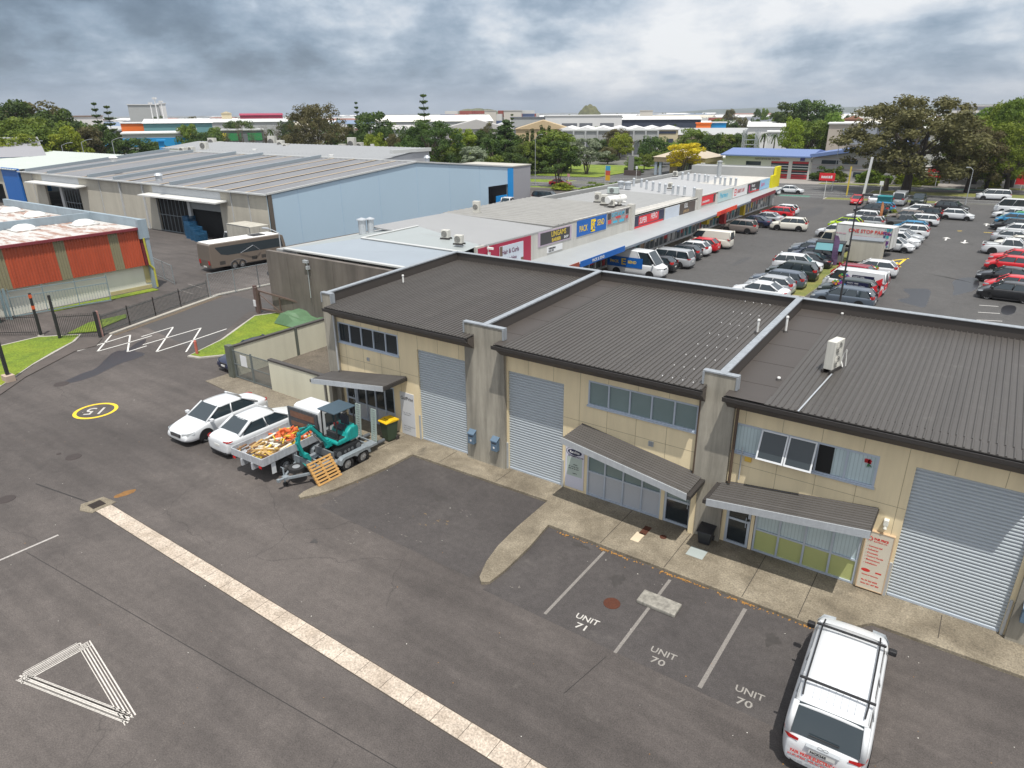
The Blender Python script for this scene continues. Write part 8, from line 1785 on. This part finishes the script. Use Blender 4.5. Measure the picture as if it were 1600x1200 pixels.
fb('white long building seen left of the huge spreading tree',1340,1395,171,520,fw,fw,20); fb('pale multi-storey block on the right horizon',1490,1560,165,640,fm('apart',(.55,.52,.50)),fw,25,bands=(('window_band',0,1,10,12,fdg),('window_band',0,1,14,16,fdg)))
fb('white-fronted low building beside the palms right of the lattice tower',1200,1232,207,250,fw,fw,12); fb('small white annex attached left of the fire station',1100,1140,247,196,fsw,fw,12)
fb('grey-roofed shed at the left edge above the white roof',-60,62,219,175,brb,fm('shed_roof',(.26,.26,.28)),45,shape='gy',rise=3.2)
for px,h_ in ((238,31),(246,34),(255,32)):
    v=FAR(px,180,330); t=thing('light_mast','white floodlight mast in front of the tall white block','light mast',(v.x,v.y,0),group='floodlight masts'); MB().cyl((0,0,0),(0,0,h_*.62),.3,.18,6).build('pole',fw,t,world=False); MB().box(-1.2,1.2,-.3,.3,h_*.6,h_*.62).build('lamp_bar',fw,t,world=False)
# stacked shipping containers on the centre horizon
r=random.Random(31); cc=[fm('c_rust',(.30,.08,.06)),fm('c_blue',(.07,.10,.20)),fm('c_white',(.55,.55,.53)),fm('c_grey',(.28,.28,.28)),fm('c_red',(.30,.07,.07))]
lbl=['rust-brown','dark blue','white','grey','red']
me_=MB().box(-6,6,-1.2,1.2,0,2.6)
for k in range(17): me_.box(-5.8+k*.7,-5.6+k*.7,-1.24,-1.2,.1,2.5)
src=[]
for m_ in cc: o=me_.build('shipping_container',m_); src.append(o.data); bpy.data.objects.remove(o)
for i in range(58):
    px=700+i*3.1+r.uniform(-1,1) if i<44 else r.choice((870,900,915,925,940,952,1088,1100,1120,1290,1300,1310,860,880)); D=620+r.uniform(-20,60); p=FAR(px,175,D); lv=r.choice((3,3,4,4,5)) if i<44 else 1
    ci=r.choice((0,1,2,2,3,4,0))
    o=bpy.data.objects.new('shipping_container',src[ci]); COL.objects.link(o); o.location=(p.x,p.y,2.6*lv+.5 if i<44 else 7); o.rotation_euler=(0,0,.3); tag(o,lbl[ci]+' shipping container in the stacks on the centre horizon','shipping container','%s containers on the horizon'%lbl[ci])
    if i<44:
        for l_ in range(lv):
            ci=r.choice((0,1,2,3,4)); o=bpy.data.objects.new('shipping_container',src[ci]); COL.objects.link(o); o.location=(p.x,p.y,2.6*l_+.5); o.rotation_euler=(0,0,.3); tag(o,lbl[ci]+' shipping container in the stacks on the centre horizon','shipping container','%s containers on the horizon'%lbl[ci])
for px,w_ in ((766,18),(801,28),(1010,20)): fb('plain cream shed standing among the horizon containers, %s one'%{766:'left',801:'middle',1010:'right'}[px],px-w_/2,px+w_/2,173,600,fm('cshed',(.50,.47,.42)),fm('cshed',(.5,.47,.42)),20)
# far suburb and far woods: uncounted mass
q=MB(); r=random.Random(41)
for i in range(620):
    px=r.uniform(-150,1750); D=r.choice((1,1,1,2))*r.uniform(480,1500); p=FAR(px,178,D); w_=r.uniform(12,70)*(1 if D<900 else 1.5); d_=r.uniform(10,40); h_=r.uniform(4,10.5); mi=r.choice((0,0,0,0,1,1,2,3,4,5,5))
    q.box(p.x-w_/2,p.x+w_/2,p.y,p.y+d_,0,h_*.7,r.choice((1,2,5,3))); q.xprism([(p.y-1,h_*.7),(p.y+d_+1,h_*.7),(p.y+d_/2,h_)],p.x-w_/2-.5,p.x+w_/2+.5,mi)
tag(q.build('distant_suburb',[fw,fg,fm('far_red_roof',(.24,.11,.08)),fdg,fm('far_blue_roof',(.16,.22,.32)),fm('far_cream',(.48,.44,.36))]),'mass of distant roofs stretching to the horizon','distant buildings',kind='stuff')
q=MB(); r=random.Random(43)
for i in range(900):
    px=r.uniform(-200,1800); D=r.uniform(330,1700) if i%3 else r.uniform(900,2600); p=FAR(px,178,D); h_=r.uniform(5,11)*(1.0 if r.random()<.93 else 1.45); w_=h_*r.uniform(.5,1.3)
    for k in range(16):
        th=r.uniform(0,6.283); rr=w_*.5*math.sqrt(r.random()); z=h_*r.uniform(.2,1)*(1-.35*(rr/w_*2)); s=w_*.22; c=Vector((p.x+rr*math.cos(th),p.y+rr*math.sin(th),z)); a=Vector((r.gauss(0,1),r.gauss(0,1),r.gauss(0,1))).normalized()*s; b=Vector((r.gauss(0,1),r.gauss(0,1),r.gauss(0,1))).normalized()*s
        q.add([c-a,c+b,c+a,c-b],[(0,1,2,3)])
tag(q.build('distant_trees',LM['dark']),'scattered dark trees between the distant roofs','distant trees',kind='stuff')
# hills
hm=ground_mat('hill_grass',[(.07,.085,.03),(.12,.125,.05),(.17,.155,.07)],.01,.2,.95,bump=0)
def hill(px0,px1,pytop,D,mt,name='hill',flat=.3,n=26,dep=.5):
    a,b=FAR(px0,178,D),FAR(px1,178,D); z=FAR((px0+px1)/2,pytop,D).z; c=(a+b)/2; u=(b-a); L=u.length/2; u.normalize(); v=Vector((-u.y,u.x,0)); q=MB(); g=[]; r=random.Random(int(D))
    for i in range(n+1):
        for j in range(n+1):
            s,t_=2*i/n-1,2*j/n-1; rr=math.sqrt(s*s+t_*t_); hh=max(0,1-rr*rr)**(flat*1.7) if rr<1 else 0; hh=min(hh,1)*(1+.08*math.sin(i*1.3+j*.7)); p=c+u*(s*L)+v*(t_*L*dep); g.append((p.x,p.y,hh*z-.05))
    q.v=g
    for i in range(n):
        for j in range(n): q.f.append((i*(n+1)+j,(i+1)*(n+1)+j,(i+1)*(n+1)+j+1,i*(n+1)+j+1)); q.m.append(0)
    struct(name,q,mt,smooth=True)
hill(898,944,164,1500,hm,flat=.62); hill(690,800,170,2300,hm,flat=.45); hm2=ground_mat('hill_far',[(.05,.07,.04),(.07,.085,.05),(.09,.10,.06)],.004,.05,.95,bump=0)
hill(1250,1900,163,6000,hm2,flat=.3); hill(1050,1500,167.5,6200,hm2,flat=.35)
# wooded rise at the far left
hill(-260,100,176,330,ground_mat('wood_floor',[(.03,.045,.012),(.05,.07,.02),(.07,.09,.03)],.1,2,.95,bump=0),flat=.6)
# ---------------- air ----------------
if HAZE:
    hz_=bpy.data.materials.new('haze_air'); hz_.use_nodes=True; t=hz_.node_tree; t.nodes.remove(t.nodes['Principled BSDF']); pv=N(t,'ShaderNodeVolumePrincipled'); pv.inputs['Color'].default_value=(.72,.80,.92,1); pv.inputs['Density'].default_value=.00010; pv.inputs['Anisotropy'].default_value=.0
    t.links.new(pv.outputs[0],t.nodes['Material Output'].inputs['Volume'])
    o=MB().box(-7000,7000,-280,7000,-1.2,130).build('haze',hz_); tag(o,'thin pale haze over the whole district','haze',kind='stuff')
